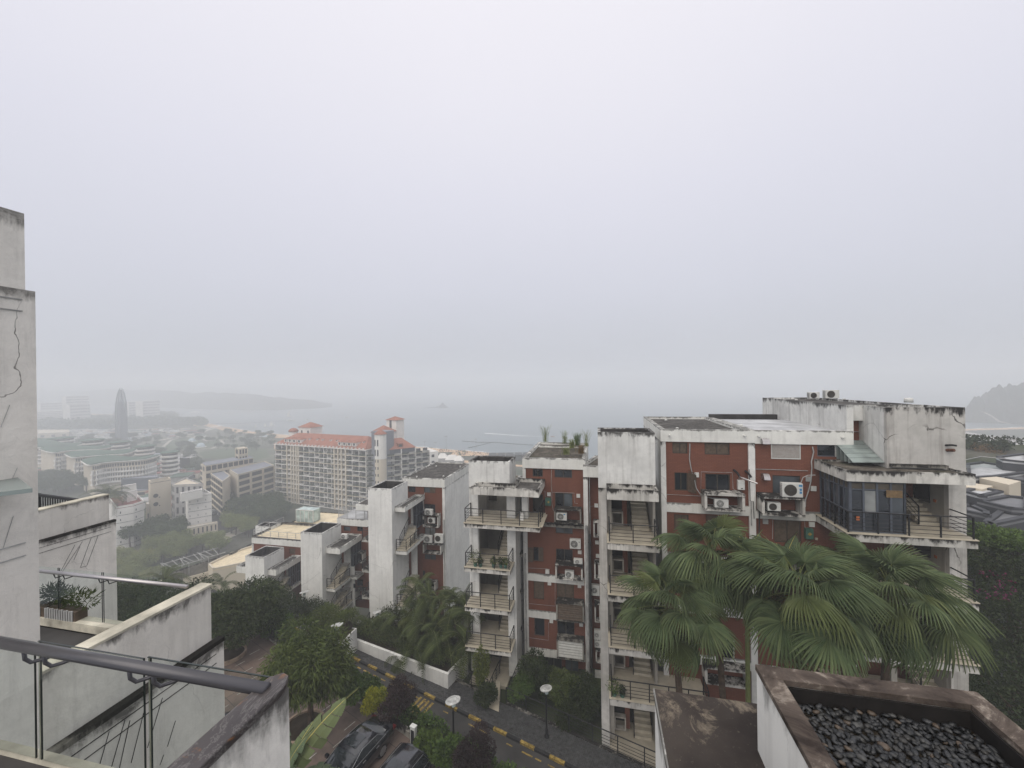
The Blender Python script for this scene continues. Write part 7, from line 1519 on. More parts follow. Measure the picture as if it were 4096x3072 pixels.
# ---- bud shaped glass tower
p = at_z(*KT(1222, 850), TG); T = Thing('glass_tower', 'tall bud shaped glass tower with split tip rising out of the haze', 'tower', (p[0], p[1], TG), None, 'world'); dd = p[1]; H = (CY + 22 - 0 - (1500 + .3165 * 190)) * -dd / 1580 - TG; Wd = 146 * .3165 * dd / 1580 / 2 * .74; print('bud', dd, H, Wd)
t = NT('tower_glass'); sp_ = t.n('ShaderNodeSeparateXYZ'); t.l(t.pos, sp_.inputs[0]); lines = t.math('FRACT', t.math('MULTIPLY', sp_.outputs[2], .26)); k = t.mix(t.rng(lines, .0, .25), (.22, .24, .26), (.10, .115, .13)); k = t.mix(t.rng(t.noise(.3, 3, .5, sc=(1, 1, .05)), .45, .6, 0, .5), k, (.2, .22, .24)); M['budglass'] = t.done(k, .35, 0, .4)
H = zt_b = -(1500 + .3165 * 185 - 1557) * dd / 1580 - TG
def bud(k0, k1, name, mat, rr=1.0):
    m = MB(); n = 20; prof = [(0, .93), (.1, .97), (.25, 1), (.5, 1), (.66, .97), (.78, .88), (.88, .70), (.95, .45), (1, .12)]; vs = []
    for h, r in prof:
        for j in range(n): a = 2 * math.pi * j / n; tip = 1 + (.05 * math.sin(2 * a + .6) if h > .85 else 0); vs.append((Wd * r * rr * math.cos(a), Wd * r * rr * math.sin(a), H * (k0 + (k1 - k0) * h) * tip))
    m.add(vs, [(i * n + j, i * n + (j + 1) % n, (i + 1) * n + (j + 1) % n, (i + 1) * n + j) for i in range(len(prof) - 1) for j in range(n)] + [tuple(range((len(prof) - 1) * n, len(prof) * n))]); return T.part(name, m, mat, smooth=True)
bud(0, .80, 'tower_core', M['budglass'], .80); 
M['veil'] = None; t = NT('glass_veil'); tr = t.n('ShaderNodeBsdfTransparent'); mx = t.n('ShaderNodeMixShader'); mx.inputs[0].default_value = .45; t.b.inputs['Base Color'].default_value = (.30, .33, .36, 1); t.l(tr.outputs[0], mx.inputs[1]); t.l(t.b.outputs[0], mx.inputs[2]); t.l(mx.outputs[0], t.t.nodes['Material Output'].inputs[0]); M['veil'] = t.m
bud(0, 1.0, 'glass_veil', M['veil'])
for a in (0, .9, 1.9, 3.1, 4.0, 4.7, 5.4):
    prof = [(0, .95), (.25, 1.02), (.5, 1.02), (.66, .99), (.78, .9), (.88, .72), (.95, .47), (1.0, .14)]; T.part('rib', MB().tube([(Wd * r * math.cos(a + .25 * h), Wd * r * math.sin(a + .25 * h), H * h) for h, r in prof], .35, 5), M['bluegrey'])
# ---- hazy far hotels
FH = 'hazy slab hotels across the bay park'
def slab(label, x0, y0, x1, y1, dd, fl, bays, z1=None, dep=18, kk=KT):
    a, b = at_d(*kk(x0, (y0 + y1) / 2), dd), at_d(*kk(x1, (y0 + y1) / 2), dd * 1.04); zt_ = at_d(*kk((x0 + x1) / 2, y0), dd)[2]; H = zt_ + 70; d = Vector((b[0] - a[0], b[1] - a[1])); an = math.atan2(d.y, d.x); W_ = d.length
    T = Thing('slab_hotel', label, 'hotel', (a[0], a[1], -70), FH, 'world', an); T.part('walls', MB().box(0, W_, 0, dep, 0, H), M['townwhite']); fh = (H - 4) / fl
    for f in range(fl): T.part('window_band', MB().box(.5, W_ - .5, -.25, .1, 3 + f * fh + fh * .45, 3 + f * fh + fh * .95), M['towngrey'])
    for k in range(bays + 1): T.part('party_fin', MB().box(W_ * k / bays - .35, W_ * k / bays + .35, -.5, .1, 0, H), M['townwhite'])
slab('low long banded hotel slab fading into haze at the far left', 150, 455, 570, 590, 800, 7, 4); slab('taller banded hotel slab in haze, left of the glass tower', 520, 262, 805, 370, 900, 9, 3); slab('vertical finned hotel block in front of the taller hazy slab', 570, 372, 820, 550, 780, 6, 8); slab('pale hazy block right of the glass tower', 1490, 325, 1700, 500, 820, 7, 7); slab('broad faint hotel block directly right of the glass tower', 1310, 335, 1500, 490, 860, 7, 5); slab('faintest short slab at the far left above the banded one', 200, 350, 480, 460, 980, 6, 5)
town_building('museum', 'low cream museum block with slanted canopy at the far left', [KT(150, 690), KT(150, 740), KT(560, 720), KT(560, 690)], -62, -70, 'towncream', 'towncream', {1: (1, 3, 'plain', 6, 1)}, .5, close=False)
# domes and pale low roofs by the lagoon
for i, (x, y, w_, h_, lab) in enumerate(((1690, 625, 110, 1.0, 'smaller white shallow dome by the lagoon'), (1990, 595, 320, 1.0, 'largest white curved shell roof near the bay'), (2150, 470, 100, 1, 'small hazy white roof on the headland shore'))):
    p = at_z(*KT(x, y), -69); r = w_ * .3165 * p[1] / 1580 / 2; T = Thing('shell_roof', lab, 'building', (p[0], p[1], -69), None, 'world'); T.part('shell', MB().lathe([(1, 0), (.97, .12), (.8, .26), (.5, .36), (.05, .40)], 20).__class__().lathe([(r, 0), (r * .96, r * .10), (r * .8, r * .2), (r * .5, r * .27), (.1, r * .3)], 20), M['townwhite'], smooth=True); T.part('base_wall', MB().lathe([(r * .9, -1), (r * .9, .3)], 20), M['towngrey'])
# ---- older low blocks at the left
def gbox(T, name, mat, x0, x1, y0, y1, z0, z1): return T.part(name, MB().box(x0, x1, y0, y1, z0, z1), M[mat])
town_building('apartment_house', 'pinkish white six storey house with dull red roof edge, seen past the grey fin wall', [KL(95, 420), KL(190, 545), KL(388, 512), KL(392, 512), KL(520, 470), KL(430, 380)], -51, -70, 'townwhite', 'pinkroof', {1: (6, 2, 'stripe'), 3: (6, 2, 'stripe')}, .9, close=False)
town_building('roof_hut', 'pale square hut on the red edged roof, nearer one', [KL(315, 345), KL(320, 352), KL(440, 325)], -46.5, -51, 'townwhite', 'towngrey', None, .2)
town_building('roof_hut', 'pale square hut on the red edged roof, farther taller one', [KL(265, 272), KL(272, 280), KL(430, 255)], -44, -51, 'townwhite', 'towngrey', None, .2)
T = town_building('cinema_house', 'cream building with two round dark windows above a white canopy roof', [KL(570, 225), KL(595, 245), KL(838, 205)], -44.5, -69.5, 'towncream', 'towndark', None, .9)
q = [Vector(at_z(*KL(*p), -44.5)[:2]) for p in ((595, 245), (838, 205))]; d = (q[1] - q[0]); an = math.atan2(d.y, d.x); o = T.e.location
for (fx, dz, r) in ((.24, -6.2, .95), (.24, -10.2, .95), (.42, -7.2, .25), (.42, -11.2, .25)):
    p = q[0] + d * fx; m = MB(); n = 16; m.add([(r * math.cos(2 * math.pi * i / n), -.08, r * math.sin(2 * math.pi * i / n)) for i in range(n)], [tuple(range(n))]); w_ = T.part('round_window', m, M['towndark']); w_.location = (p.x - o.x, p.y - o.y, -44.5 + dz + 69.5); w_.rotation_euler = (0, 0, an)
T = town_building('canopy_house', 'lower cream shop front with white curved canopy roof and two dark windows', [KL(545, 475), KL(548, 492), KL(768, 455), KL(838, 440), KL(835, 415)], -56.5, -70, 'towncream', 'townwhite', {1: (1, 2, 'grid', 9.5, 5), 2: (2, 1, 'band', 12, 5)}, .2, close=False)
town_building('grey_block', 'grey stained flat roofed block right of the round windowed building', [KL(845, 262), KL(880, 275), KL(1215, 262), KL(1015, 190)], -46, -70, 'towngrey', 'towncream', {0: (6, 2, 'plain'), 1: (5, 5, 'plain')}, .6, close=False)
town_building('apartment_house', 'white block with five dark floor stripes and small windows', [KL(1010, 395), KL(1035, 418), KL(1316, 378), KL(1230, 330)], -50.5, -70, 'townwhite', 'towngrey', {1: (6, 6, 'stripe')}, .9, close=False)
town_building('roof_hut', 'stepped grey white hut on the roof of the striped block', [KL(948, 355), KL(955, 370), KL(1210, 320), KL(1200, 305)], -47, -50.5, 'townwhite', 'towngrey', None, .2, close=False)
town_building('annex', 'low annex with blue trim at the foot of the striped white block', [KL(1020, 762), KL(1030, 782), KL(1388, 712), KL(1380, 700)], -62, -70, 'towncream', 'towngrey', {1: (2, 7, 'plain')}, .4, close=False)
town_building('shed', 'pale gabled shed below the annex of the striped block', [KL(1010, 805), KL(1010, 830), KL(1150, 850), KL(1090, 800)], -66, -70.5, 'towncream', 'towngrey', None, .2, close=False)
town_building('market_roof', 'dark flat market roofs behind the round windowed building', [KL(250, 190), KL(480, 185), KL(680, 175), KL(690, 150), KL(500, 160)], -58, -70, 'bluegrey', 'slateroof', None, .3, close=False)
T = Thing('stage', 'black open air stage screen beside the curved lawn path', 'stage', (*at_z(*KT(2020, 1260), TG)[:2], TG), None, 'world')
T.part('screen', MB().box(-3.5, 3.5, 0, .6, 6, 13.5), M['iron']); T.part('frame', MB().box(-3.6, -3.3, -.1, .7, 0, 13.8), M['iron']); T.part('frame', MB().box(3.3, 3.6, -.1, .7, 0, 13.8), M['iron']); T.part('canopy', MB().lathe([(9, 0), (7, 1.6), (3, 2.6), (.2, 3)], 16, (-2, -6, 2.2)), M['slateroof'], smooth=True); T.part('platform', MB().lathe([(12, 0), (12, 1)], 20, (0, -8, 0)), M['towngrey'])
# ---- lawns, paths, plazas: thin sheets one above another
def patch(name, pts, z, mat, k=K1):
    P = [at_z(*k(*p), z) for p in pts]; single(name, MB().add([(p[0], p[1], z) for p in P], [tuple(range(len(P)))]), M[mat], kind='structure')
def ribbon(name, pts, w_, z, mat, k=K1):
    P = [Vector(at_z(*k(*p), z)[:2]) for p in pts]; V = []
    for i, p in enumerate(P):
        t_ = (P[min(i + 1, len(P) - 1)] - P[max(i - 1, 0)]).normalized(); n = Vector((-t_.y, t_.x)) * w_ / 2; V += [(p.x + n.x, p.y + n.y, z), (p.x - n.x, p.y - n.y, z)]
    single(name, MB().add(V, [(2 * i, 2 * i + 1, 2 * i + 3, 2 * i + 2) for i in range(len(P) - 1)]), M[mat], kind='structure')
Z0 = -68.2
patch('plaza', [(1150, 430), (1500, 370), (1700, 420), (2020, 440), (2020, 640), (1700, 640), (1300, 700), (1050, 620), (950, 500)], Z0, 'plaza')
patch('lawn', [(1470, 570), (1600, 545), (1850, 530), (1960, 545), (1990, 600), (1880, 625), (1650, 615), (1500, 610)], Z0 + .1, 'lawn'); patch('lawn', [(1210, 520), (1260, 480), (1370, 455), (1440, 460), (1500, 490), (1480, 520), (1360, 545), (1250, 555)], Z0 + .1, 'lawn'); patch('lawn', [(1500, 520), (1530, 490), (1600, 475), (1640, 490), (1600, 510), (1540, 530)], Z0 + .12, 'lawn')
patch('lawn', [(1290, 660), (1340, 610), (1420, 640), (1440, 700), (1400, 740), (1300, 720)], Z0 + .1, 'lawn'); ribbon('path', [(1380, 560), (1400, 590), (1380, 620), (1440, 660), (1470, 700), (1475, 740)], 4.5, Z0 + .25, 'path'); ribbon('path', [(1190, 550), (1210, 520), (1260, 478), (1370, 450), (1480, 470), (1540, 485), (1620, 475), (1650, 500), (1560, 540), (1480, 545)], 3, Z0 + .3, 'path')
ribbon('road', [(1180, 480), (1300, 455), (1440, 430), (1560, 395), (1700, 375), (1850, 360)], 7, Z0 + .3, 'path'); ribbon('promenade', [(1240, 400), (1400, 420), (1560, 385), (1640, 370)], 5, Z0 + .35, 'townwhite')
patch('car_park', [(1570, 1010), (1700, 985), (1850, 1000), (1780, 1100), (1620, 1150), (1560, 1080)], Z0 - .3, 'asphalt'); ribbon('street', [(1590, 1225), (1660, 1190), (1760, 1150), (1900, 1080)], 7, Z0 - .25, 'path')
ribbon('quay', [(950, 300), (1400, 290), (1640, 285), (1880, 262)], 14, -69.5, 'path'); ribbon('breakwater', [(1500, 358), (1700, 357), (1860, 350), (2000, 340), (2180, 333)], 6, -69.4, 'rock'); ribbon('breakwater', [(1620, 385), (1800, 385), (1950, 378), (2010, 378)], 1.5, -69.6, 'rock')
def mound(label, x, y, w_, h_, name='egg_pavilion'):
    p = at_z(*K1(x, y), Z0); r = w_ * .5425 * p[1] / 1580 / 2; T = Thing(name, label, 'pavilion', p, None, 'world'); T.part('shell', MB().lathe([(r, 0), (r * .98, r * .35), (r * .8, r * .8), (r * .45, r * 1.1), (.1, r * 1.2)], 16), M['paleblue'], smooth=True); T.part('base_ring', MB().lathe([(r * 1.3, 0), (r * 1.3, .6)], 16), M['townwhite'])
M['paleblue'] = plain('pale_blue_shell', (.42, .50, .55), .5, 0, .1, .3); mound('pale blue egg shaped pavilion on the round lawn', 1415, 490, 45, 1); mound('second pale blue pavilion with curved white apron, nearer the beach', 1480, 530, 55, 1)
# ---- marina yachts
BOATS = 'white boats moored in the marina and bay'
def yacht_mesh(L_, mast=0):
    hull = MB(); W_ = L_ * .26; prof = [(-.5, .8), (-.2, 1), (.2, .9), (.42, .4), (.5, .02)]; V = []
    for x, w_ in prof: V += [(x * L_, -w_ * W_ / 2, .9), (x * L_, w_ * W_ / 2, .9), (x * L_, w_ * W_ * .3, -.3), (x * L_, -w_ * W_ * .3, -.3)]
    hull.add(V, [(4 * i + j, 4 * i + (j + 1) % 4, 4 * i + 4 + (j + 1) % 4, 4 * i + 4 + j) for i in range(4) for j in range(4)] + [(0, 1, 2, 3), (16, 17, 18, 19)]); h = hull.mesh('hull', M['townwhite'])
    c = MB().box(-.3 * L_, .15 * L_, -W_ * .3, W_ * .3, .9, 2.2).box(-.22 * L_, .0, -W_ * .22, W_ * .22, 2.2, 3.1).mesh('cabin', M['acwhite']); g = MB().box(-.27 * L_, .155 * L_, -W_ * .305, W_ * .305, 1.4, 1.8).mesh('cabin_window', M['towndark']); s = None
    if mast: s = MB().tube([(0, 0, .9), (0, 0, mast)], .1, 5).add([(0, .02, 1.6), (-L_ * .42, .02, 1.6), (0, .02, mast * .95)], [(0, 1, 2)]).mesh('sail', M['townwhite'])
    return h, c, g, s
YM = [yacht_mesh(14), yacht_mesh(20), yacht_mesh(9, 11)]
def yacht(label, p, i, rz, s=1.0):
    T = Thing('yacht', label, 'boat', p, BOATS, 'world', rz); h, c, g, sl = YM[i]; o = T.inst('hull', h, (0, 0, 0), None, 0, (s, s, s)); 
    if sl is None or i < 2: T.inst('cabin', c, (0, 0, 0), None, 0, (s, s, s)); T.inst('cabin_window', g, (0, 0, 0), None, 0, (s, s, s))
    if sl: T.inst('sail', sl, (0, 0, 0), None, 0, (s, s, s))
rn = np.random.RandomState(12)
patch('marina_water', [(500, 402), (700, 392), (900, 400), (1050, 395), (1130, 430), (1080, 480), (850, 500), (600, 470)], -68.6, 'sea')
for row in range(7):
    for q in range(7):
        x, y = 560 + q * 78 + rn.uniform(-14, 14), 408 + row * 11.5 + rn.uniform(-3, 3)
        if 840 < x < 950: continue
        yacht('small white motor yacht moored among the rows in the hazy marina', at_z(*K1(x, y), -68.4), int(rn.rand() > .6), rn.uniform(-.3, .3) + .1, rn.uniform(.8, 1.2))
for (x, y, i, s, lab) in ((365, 405, 1, 1.0, 'white motor yacht at the tip of the dark breakwater'), (520, 398, 1, .9, 'white motor yacht alone right of the breakwater tip'), (857, 378, 0, .9, 'white cruiser farthest right of the moored boats'), (350, 368, 2, 1.6, 'white sail beyond the breakwater tip'), (200, 445, 2, .9, 'white sailing dinghy at the end of the thin jetty'), (190, 452, 2, 1.0, 'second white dinghy beside the end of the thin jetty'), (140, 455, 2, .8, 'third white dinghy along the thin jetty'), (55, 460, 2, .7, 'white dinghy nearest the start of the thin jetty'), (728, 403, 0, .35, 'tiny dark open boat between the two white motor yachts')):
    yacht(lab, at_z(*K2(x, y), -69.9), i, rn.uniform(-.3, .3), s)
sp_ = at_z(*K4(1012, 238), -69.9); T = Thing('speedboat', 'small red speedboat drawing a long white wake', 'boat', sp_, None, 'world', -.1); T.inst('hull', YM[0][0], (0, 0, 0), None, 0, (.5, .5, .6)); T.part('deck', MB().box(-3, 2, -1, 1, .5, .9), M['redtile'])
P = [at_z(*K4(x, y), -69.93) for x, y in ((1000, 238), (850, 232), (700, 226), (560, 215), (430, 207), (340, 202))]; V = []
for i, p in enumerate(P): w_ = .5 + i * .75; V += [(p[0], p[1] + w_, -69.93), (p[0], p[1] - w_, -69.93)]
single('wake_foam', MB().add(V, [(2 * i, 2 * i + 1, 2 * i + 3, 2 * i + 2) for i in range(len(P) - 1)]), M['foam'], kind='structure')
for (pts) in ([(120, 278), (280, 290), (440, 291), (620, 305), (820, 318)], [(180, 345), (260, 328), (400, 293)]):
    P = [at_z(*K4(*p), -69.8) for p in pts]; single('float_line', MB().tube(P, .35, 5), M['rock'], 'dark float line stretched over the water off the beach' if len(pts) > 3 else 'short slanting float line off the beach', 'float line')
# ---- beach: palms, lamp masts, umbrellas and people
def beach_palm_mesh():
    m = MB(); m.tube([(0, 0, 0), (.2, 0, 4), (.5, .1, 8.5)], .22, 6, .13); tr_ = m.mesh('trunk', M['bark']); V = []
    for i in range(14):
        a = i * 2.4; el = .6 - .09 * i; pr = None
        for j in range(5):
            f = j / 4; r = 3.2 * f; z = 8.5 + 3 * f * el - 2.4 * f * f; q = np.array([.5 + r * math.cos(a), .1 + r * math.sin(a), z]); s = np.array([-math.sin(a), math.cos(a), -.35]) * .42 * (1 - .7 * f)
            if pr is not None: V.append([pr[0] - pr[1], pr[0] + pr[1] * np.array([1, 1, -1]), q + s * np.array([1, 1, -1]), q - s])
            pr = (q, s)
    return tr_, quads_mesh('crown', np.array(V), M['townleaf'])
BT, BC = beach_palm_mesh()
def beach_palm(label, p, s=1.0, rz=0):
    T = Thing('coconut_palm', label, 'palm tree', p, 'palms along the beach and park', 'world', rz); T.inst('trunk', BT, (0, 0, 0), None, 0, (s, s, s)); T.inst('crown', BC, (0, 0, 0), None, 0, (s, s, s))
for i, (x, y, s) in enumerate(((1845, 745, .8), (1895, 745, .95), (1860, 750, .7), (40, 620, 1), (75, 615, .8), (110, 612, .9), (140, 625, 1), (160, 600, .8), (190, 612, 1.1), (20, 640, .8), (205, 640, 1.0))):
    lab = ('pair of beach palms seen over the dark gravel roof, left one' if i == 0 else 'right hand and taller of the beach palms over the dark gravel roof' if i == 1 else 'small beach palm tucked between two taller ones' if i == 2 else 'palm in the row between park and beach'); beach_palm(lab, at_z(*K2(x, y), -69), s, i * 1.3)
for i in range(16): x, y = rn.uniform(1560, 2010), rn.uniform(430, 520); beach_palm('palm among the trees at the edge of the beach park', at_z(*K1(x, y), -69), rn.uniform(.7, 1.1), i)
for i, (x, y, h) in enumerate(((1737, 598, 18), (1545, 625, 8), (1638, 632, 8), (1998, 620, 10), (190, 520, 12), (1840, 418, 9))):
    k_ = K2 if i < 5 else K1; p = at_z(*k_(x, y + (105 if i == 0 else 30)), -69); T = Thing('light_mast', ('tall floodlight mast standing at the near edge of the beach', 'first short lamp mast left of the beach crowd', 'second short lamp mast beside the white end of the hotel', 'short lamp mast near the float line', 'lamp mast beside the left tower of the hotel', 'dark sculpture mast on the sand near the park')[i], 'lamp mast', p, 'lamp masts on the beach', 'world'); T.part('pole', MB().tube([(0, 0, 0), (0, 0, h)], .16, 6, .1), M['towngrey']); T.part('lamp_head', MB().box(-1.6, 1.6, -.3, .3, h, h + .35), M['towngrey'])
pe = MB(); rn2 = np.random.RandomState(77)
for i in range(420):
    if i < 300: x, y = rn2.uniform(1650, 2250), 0; k_ = K2; f = rn2.rand() ** 1.5; y = 655 + (x - 1650) * .075 + f * 70
    else: x = rn2.uniform(0, 215); k_ = K2; y = 510 + x * .1 + rn2.rand() * 90
    p = at_z(*k_(x, y), -69.3); h = rn2.uniform(1.1, 1.75); pe.mi = rn2.randint(3); a, b, z = p[0], p[1], -69.7 + .0
    pe.add([(a - .2, b, z), (a + .2, b, z), (a + .26, b, z + h * .8), (a - .26, b, z + h * .8), (a, b + .18, z), (a, b + .18, z + h * .8), (a, b + .05, z + h)], [(0, 1, 2, 3), (1, 4, 5, 2), (4, 0, 3, 5), (3, 2, 6), (2, 5, 6), (5, 3, 6)])
single('beach_crowd', pe, [M['towndark'], M['bluegrey'], M['pinkroof']], kind='stuff')
um = MB().lathe([(1.5, 1.9), (.9, 2.3), (.05, 2.5)], 8).mesh('shade', M['townwhite']); ump = MB().tube([(0, 0, 0), (0, 0, 2)], .05, 4).mesh('pole', M['towngrey'])
for i in range(44):
    x = 110 + i % 22 * 4.6; y = 545 + (i % 22) * .35 + (i // 22) * 9; T = Thing('beach_umbrella', 'pale umbrella in the double row by the hotel towers', 'umbrella', at_z(*K2(x, y), -69.3), 'double row of beach umbrellas', 'world'); T.inst('shade', um, (0, 0, 0)); T.inst('pole', ump, (0, 0, 0))
bb = at_z(*K2(120, 552), -69.3)
for (x, lab) in ((85, 'white tent roof on the sand near the umbrellas'), (135, 'pale grey tent roof on the sand beside the white one')):
    T = Thing('beach_tent', lab, 'tent', at_z(*K2(x, 556), -69.3), None, 'world'); T.part('canopy', MB().hip(-6, 6, -2.5, 2.5, 2.4, 3.8), M['townwhite' if x < 100 else 'paleblue']); 
    for a in (-5.6, 5.6):
        for b in (-2.2, 2.2): T.part('post', MB().tube([(a, b, 0), (a, b, 2.4)], .08, 4), M['towngrey'])
# marquees behind the beach at the hotel's right
for i, (x, y, w_, lab) in enumerate(((1705, 745, 5, 'white pointed marquee beside the white end of the hotel'), (1790, 760, 6, 'larger white ribbed marquee by the beach palms'), (1850, 768, 4, 'grey white low marquee against the dark gravel roof'))):
    T = Thing('marquee', lab, 'marquee', at_z(*K2(x, y + 18), -69), None, 'world'); T.part('roof', MB().hip(-w_, w_, -4, 4, 3.5, 7.5, 3), M['townwhite']); T.part('walls', MB().box(-w_, w_, -4, 4, 0, 3.5), M['balus'])
T = Thing('beach_bar', 'long dark roofed beach building seen over the grassy roof', 'building', (*at_z(*K4(620, 420), -64)[:2], -69), None, 'world', .0); T.part('walls', MB().box(-22, 24, 0, 12, 0, 4.0), M['towndark'])
for i in range(6): T.part('awning', MB().box(-22 + i * 7.8, -15 + i * 7.8, -1.5, 12, 4.0 + .02 * i, 5.6), M['iron'])
# ================================================================== CARS, LAMPS, RAILINGS, TOWN TREES, RIGHT TERRACES
t = NT('black_car_paint'); M['carblack'] = t.done((.012, .013, .017), .16, .1, .6); t.b.inputs['Coat Weight'].default_value = .8; t.b.inputs['Coat Roughness'].default_value = .05
M['carglass'] = glassy('car_glass', (.015, .018, .02), .05, .7); M['tyre'] = plain('tyre_rubber', (.02, .02, .02), .85, 0, .2, 9); M['rim'] = plain('alloy_rim', (.35, .35, .36), .35, .8, .1, 9); M['carwhite'] = plain('white_car_paint', (.6, .6, .6), .3, 0, .05, 1, .5); M['carsilver'] = plain('silver_car_paint', (.3, .31, .32), .3, .3, .05, 1, .5); M['carlight'] = plain('tail_lamp_red', (.10, .01, .01), .3, 0, .1, 5, .5); M['cargrey'] = plain('dark_grey_roof', (.05, .05, .055), .3, .2, .08, 2, .5)
def loft(rings, mb):
    n = len(rings[0]); V = [p for r in rings for p in r]; mb.add(V, [(i * n + j, i * n + j + 1, (i + 1) * n + j + 1, (i + 1) * n + j) for i in range(len(rings) - 1) for j in range(n - 1)] + [tuple(range(n)), tuple(range(len(V) - 1, len(V) - n - 1, -1))], drip=[1] * len(V)); return mb
def car_meshes(kind, paint):
    suv = kind == 'suv'; L_ = 4.75 if suv else 4.95; W_ = .93; zr = 1.68 if suv else 1.45; x0 = -L_ / 2
    st = [(0, .62, .30, .52), (.06, .80, .24, .68), (.25, .88, .20, .80), (1.0, .93, .18, .92), (1.45, .94, .18, .98), (2.5, .94, .18, 1.0), (3.6, .95, .18, 1.03), (4.3, .92, .2, 1.05 if not suv else 1.08), (4.72, .86, .26, 1.0 if not suv else 1.0), (4.93, .72, .36, .86)]
    st = [(x * L_ / 4.93, w_, a, b) for x, w_, a, b in st]
    rings = []
    for x, w_, zb, zt_ in st:
        h = zt_ - zb; half = [(w_ * .9, zb), (w_, zb + h * .25), (w_ * 1.01, zb + h * .55), (w_ * .97, zb + h * .85), (w_ * .86, zt_), (w_ * .45, zt_ + .025)]; rings.append([(x0 + x, -a, z) for a, z in half] + [(x0 + x, a, z) for a, z in half[::-1]])
    body = loft(rings, MB())
    gs = [(1.35, .80, .98, .99), (2.15, .72, 1.0, zr - .03), (2.9, .70, 1.01, zr + .01), (3.55 if not suv else 4.0, .69, 1.02, zr - .02), (4.35 if not suv else 4.6, .70, 1.03, 1.04 if not suv else 1.15)]; gr = []
    for x, wr, zb, zt_ in gs: half = [(.88, zb - .03), (.86, zb + (zt_ - zb) * .1), (wr, zb + (zt_ - zb) * .86), (wr * .86, zt_), (wr * .4, zt_ + .03)]; gr.append([(x0 + x, -a, z) for a, z in half] + [(x0 + x, a, z) for a, z in half[::-1]])
    glass = loft(gr, MB()); rf = []
    for x, wr, z in ((2.08, .70, zr - .06), (2.15, .715, zr - .005), (2.9, .70, zr + .03), (gs[3][0], .69, zr + .0), (gs[3][0] + .1, .66, zr - .07)): rf.append([(x0 + x, -wr, z - .06), (x0 + x, -wr * .9, z + .005), (x0 + x, -wr * .4, z + .04), (x0 + x, wr * .4, z + .04), (x0 + x, wr * .9, z + .005), (x0 + x, wr, z - .06)])
    roof = loft(rf, MB()); sr = MB().add([(x0 + 2.3, -.42, zr + .062), (x0 + 3.1, -.42, zr + .075), (x0 + 3.1, .42, zr + .075), (x0 + 2.3, .42, zr + .062)], [(0, 1, 2, 3)])
    ch = MB()
    for s in (-1, 1): ch.tube([(x0 + 1.5, s * .885, .99), (x0 + 2.9, s * .885, 1.02), (x0 + gs[4][0] - .25, s * .88, 1.05), (x0 + gs[3][0], s * .74, zr - .08), (x0 + 2.5, s * .735, zr - .03), (x0 + 1.55, s * .86, 1.02)], .012, 4)
    wh = MB().lathe([(.01, -.11), (.30, -.11), (.345, -.07), (.345, .07), (.30, .11), (.01, .11)], 20); rim = MB().lathe([(.25, .10), (.23, .118), (.05, .118)], 16)
    for q in range(8): a = q * math.pi / 4; rim.tube([(.03 * math.cos(a), .03 * math.sin(a), .125), (.24 * math.cos(a), .24 * math.sin(a), .12)], .018, 4)
    sm = lambda m, n, mt_: m.mesh(n, mt_, True)
    return dict(L=L_, body=sm(body, 'body', paint), glass=sm(glass, 'windows', M['carglass']), roof=sm(roof, 'roof', paint), sun=sr.mesh('sunroof', M['carglass']), trim=ch.mesh('window_trim', M['rim']), tyre=wh.mesh('tyre', M['tyre']), rim=rim.mesh('rim', M['rim']), suv=suv, zr=zr, paint=paint)
def car(label, C_, p, rz, detail=True, name='parked_car', group='cars parked by the estate'):
    T = Thing(name, label, 'car', p, group, 'world', rz); b = T.inst('body', C_['body'], (0, 0, 0)); T.inst('windows', C_['glass'], (0, 0, 0)); r = T.inst('roof', C_['roof'], (0, 0, 0)); x0 = -C_['L'] / 2
    for x in (x0 + .92, x0 + 3.78 * C_['L'] / 4.93):
        for s in (-1, 1):
            w_ = T.inst('wheel', C_['tyre'], (x, s * .84, .345)); w_.rotation_euler = (-s * math.pi / 2, 0, 0)
            if detail: T.inst('rim', C_['rim'], (0, 0, 0), w_)
    if detail:
        T.inst('sunroof', C_['sun'], (0, 0, 0), r); T.inst('window_trim', C_['trim'], (0, 0, 0)); e = C_['L'] / 2
        for s in (-1, 1):
            T.part('tail_light', MB().box(e - .22, e - .03, s * .78 - .12, s * .78 + .12, .78, .92), M['carlight']); T.part('headlight', MB().box(-e + .12, -e + .3, s * .66 - .16, s * .66 + .16, .6, .72), M['rim'])
            T.part('mirror', MB().box(x0 + 1.62, x0 + 1.78, s * 1.02 - .1, s * 1.02 + .1, .98, 1.12), C_['paint'])
            for x in (2.35, 3.3): T.part('door_handle', MB().box(x0 + x, x0 + x + .2, s * .955 - .015, s * .955 + .015, .88, .91), M['rim'])
            if C_['suv']: T.part('roof_rail', MB().tube([(x0 + 2.2, s * .66, C_['zr'] + .03), (x0 + 2.3, s * .66, C_['zr'] + .09), (x0 + 3.8, s * .66, C_['zr'] + .09), (x0 + 3.95, s * .66, C_['zr'] + .02)], .02, 6), M['iron'], r)
    return T
CS, CU = car_meshes('sedan', M['carblack']), car_meshes('suv', M['carblack']); hd = Vector((.445, .895)); ha = math.atan2(hd.y, hd.x)
rr_ = Vector(at_z(1473, 2905, -19.5)[:2]); cc = rr_ + hd * 1.32 - hd * (4.95 / 2); car('black sedan parked with its rear to the hedge strip, beside the banana leaf', CS, (cc.x, cc.y, PZ), ha)
rr_ = Vector(at_z(1648, 2990, -19.35)[:2]); cc = rr_ + hd * .75 - hd * (4.75 / 2); car('black car with roof rails cut off by the bottom edge', CU, (cc.x, cc.y, PZ), ha)
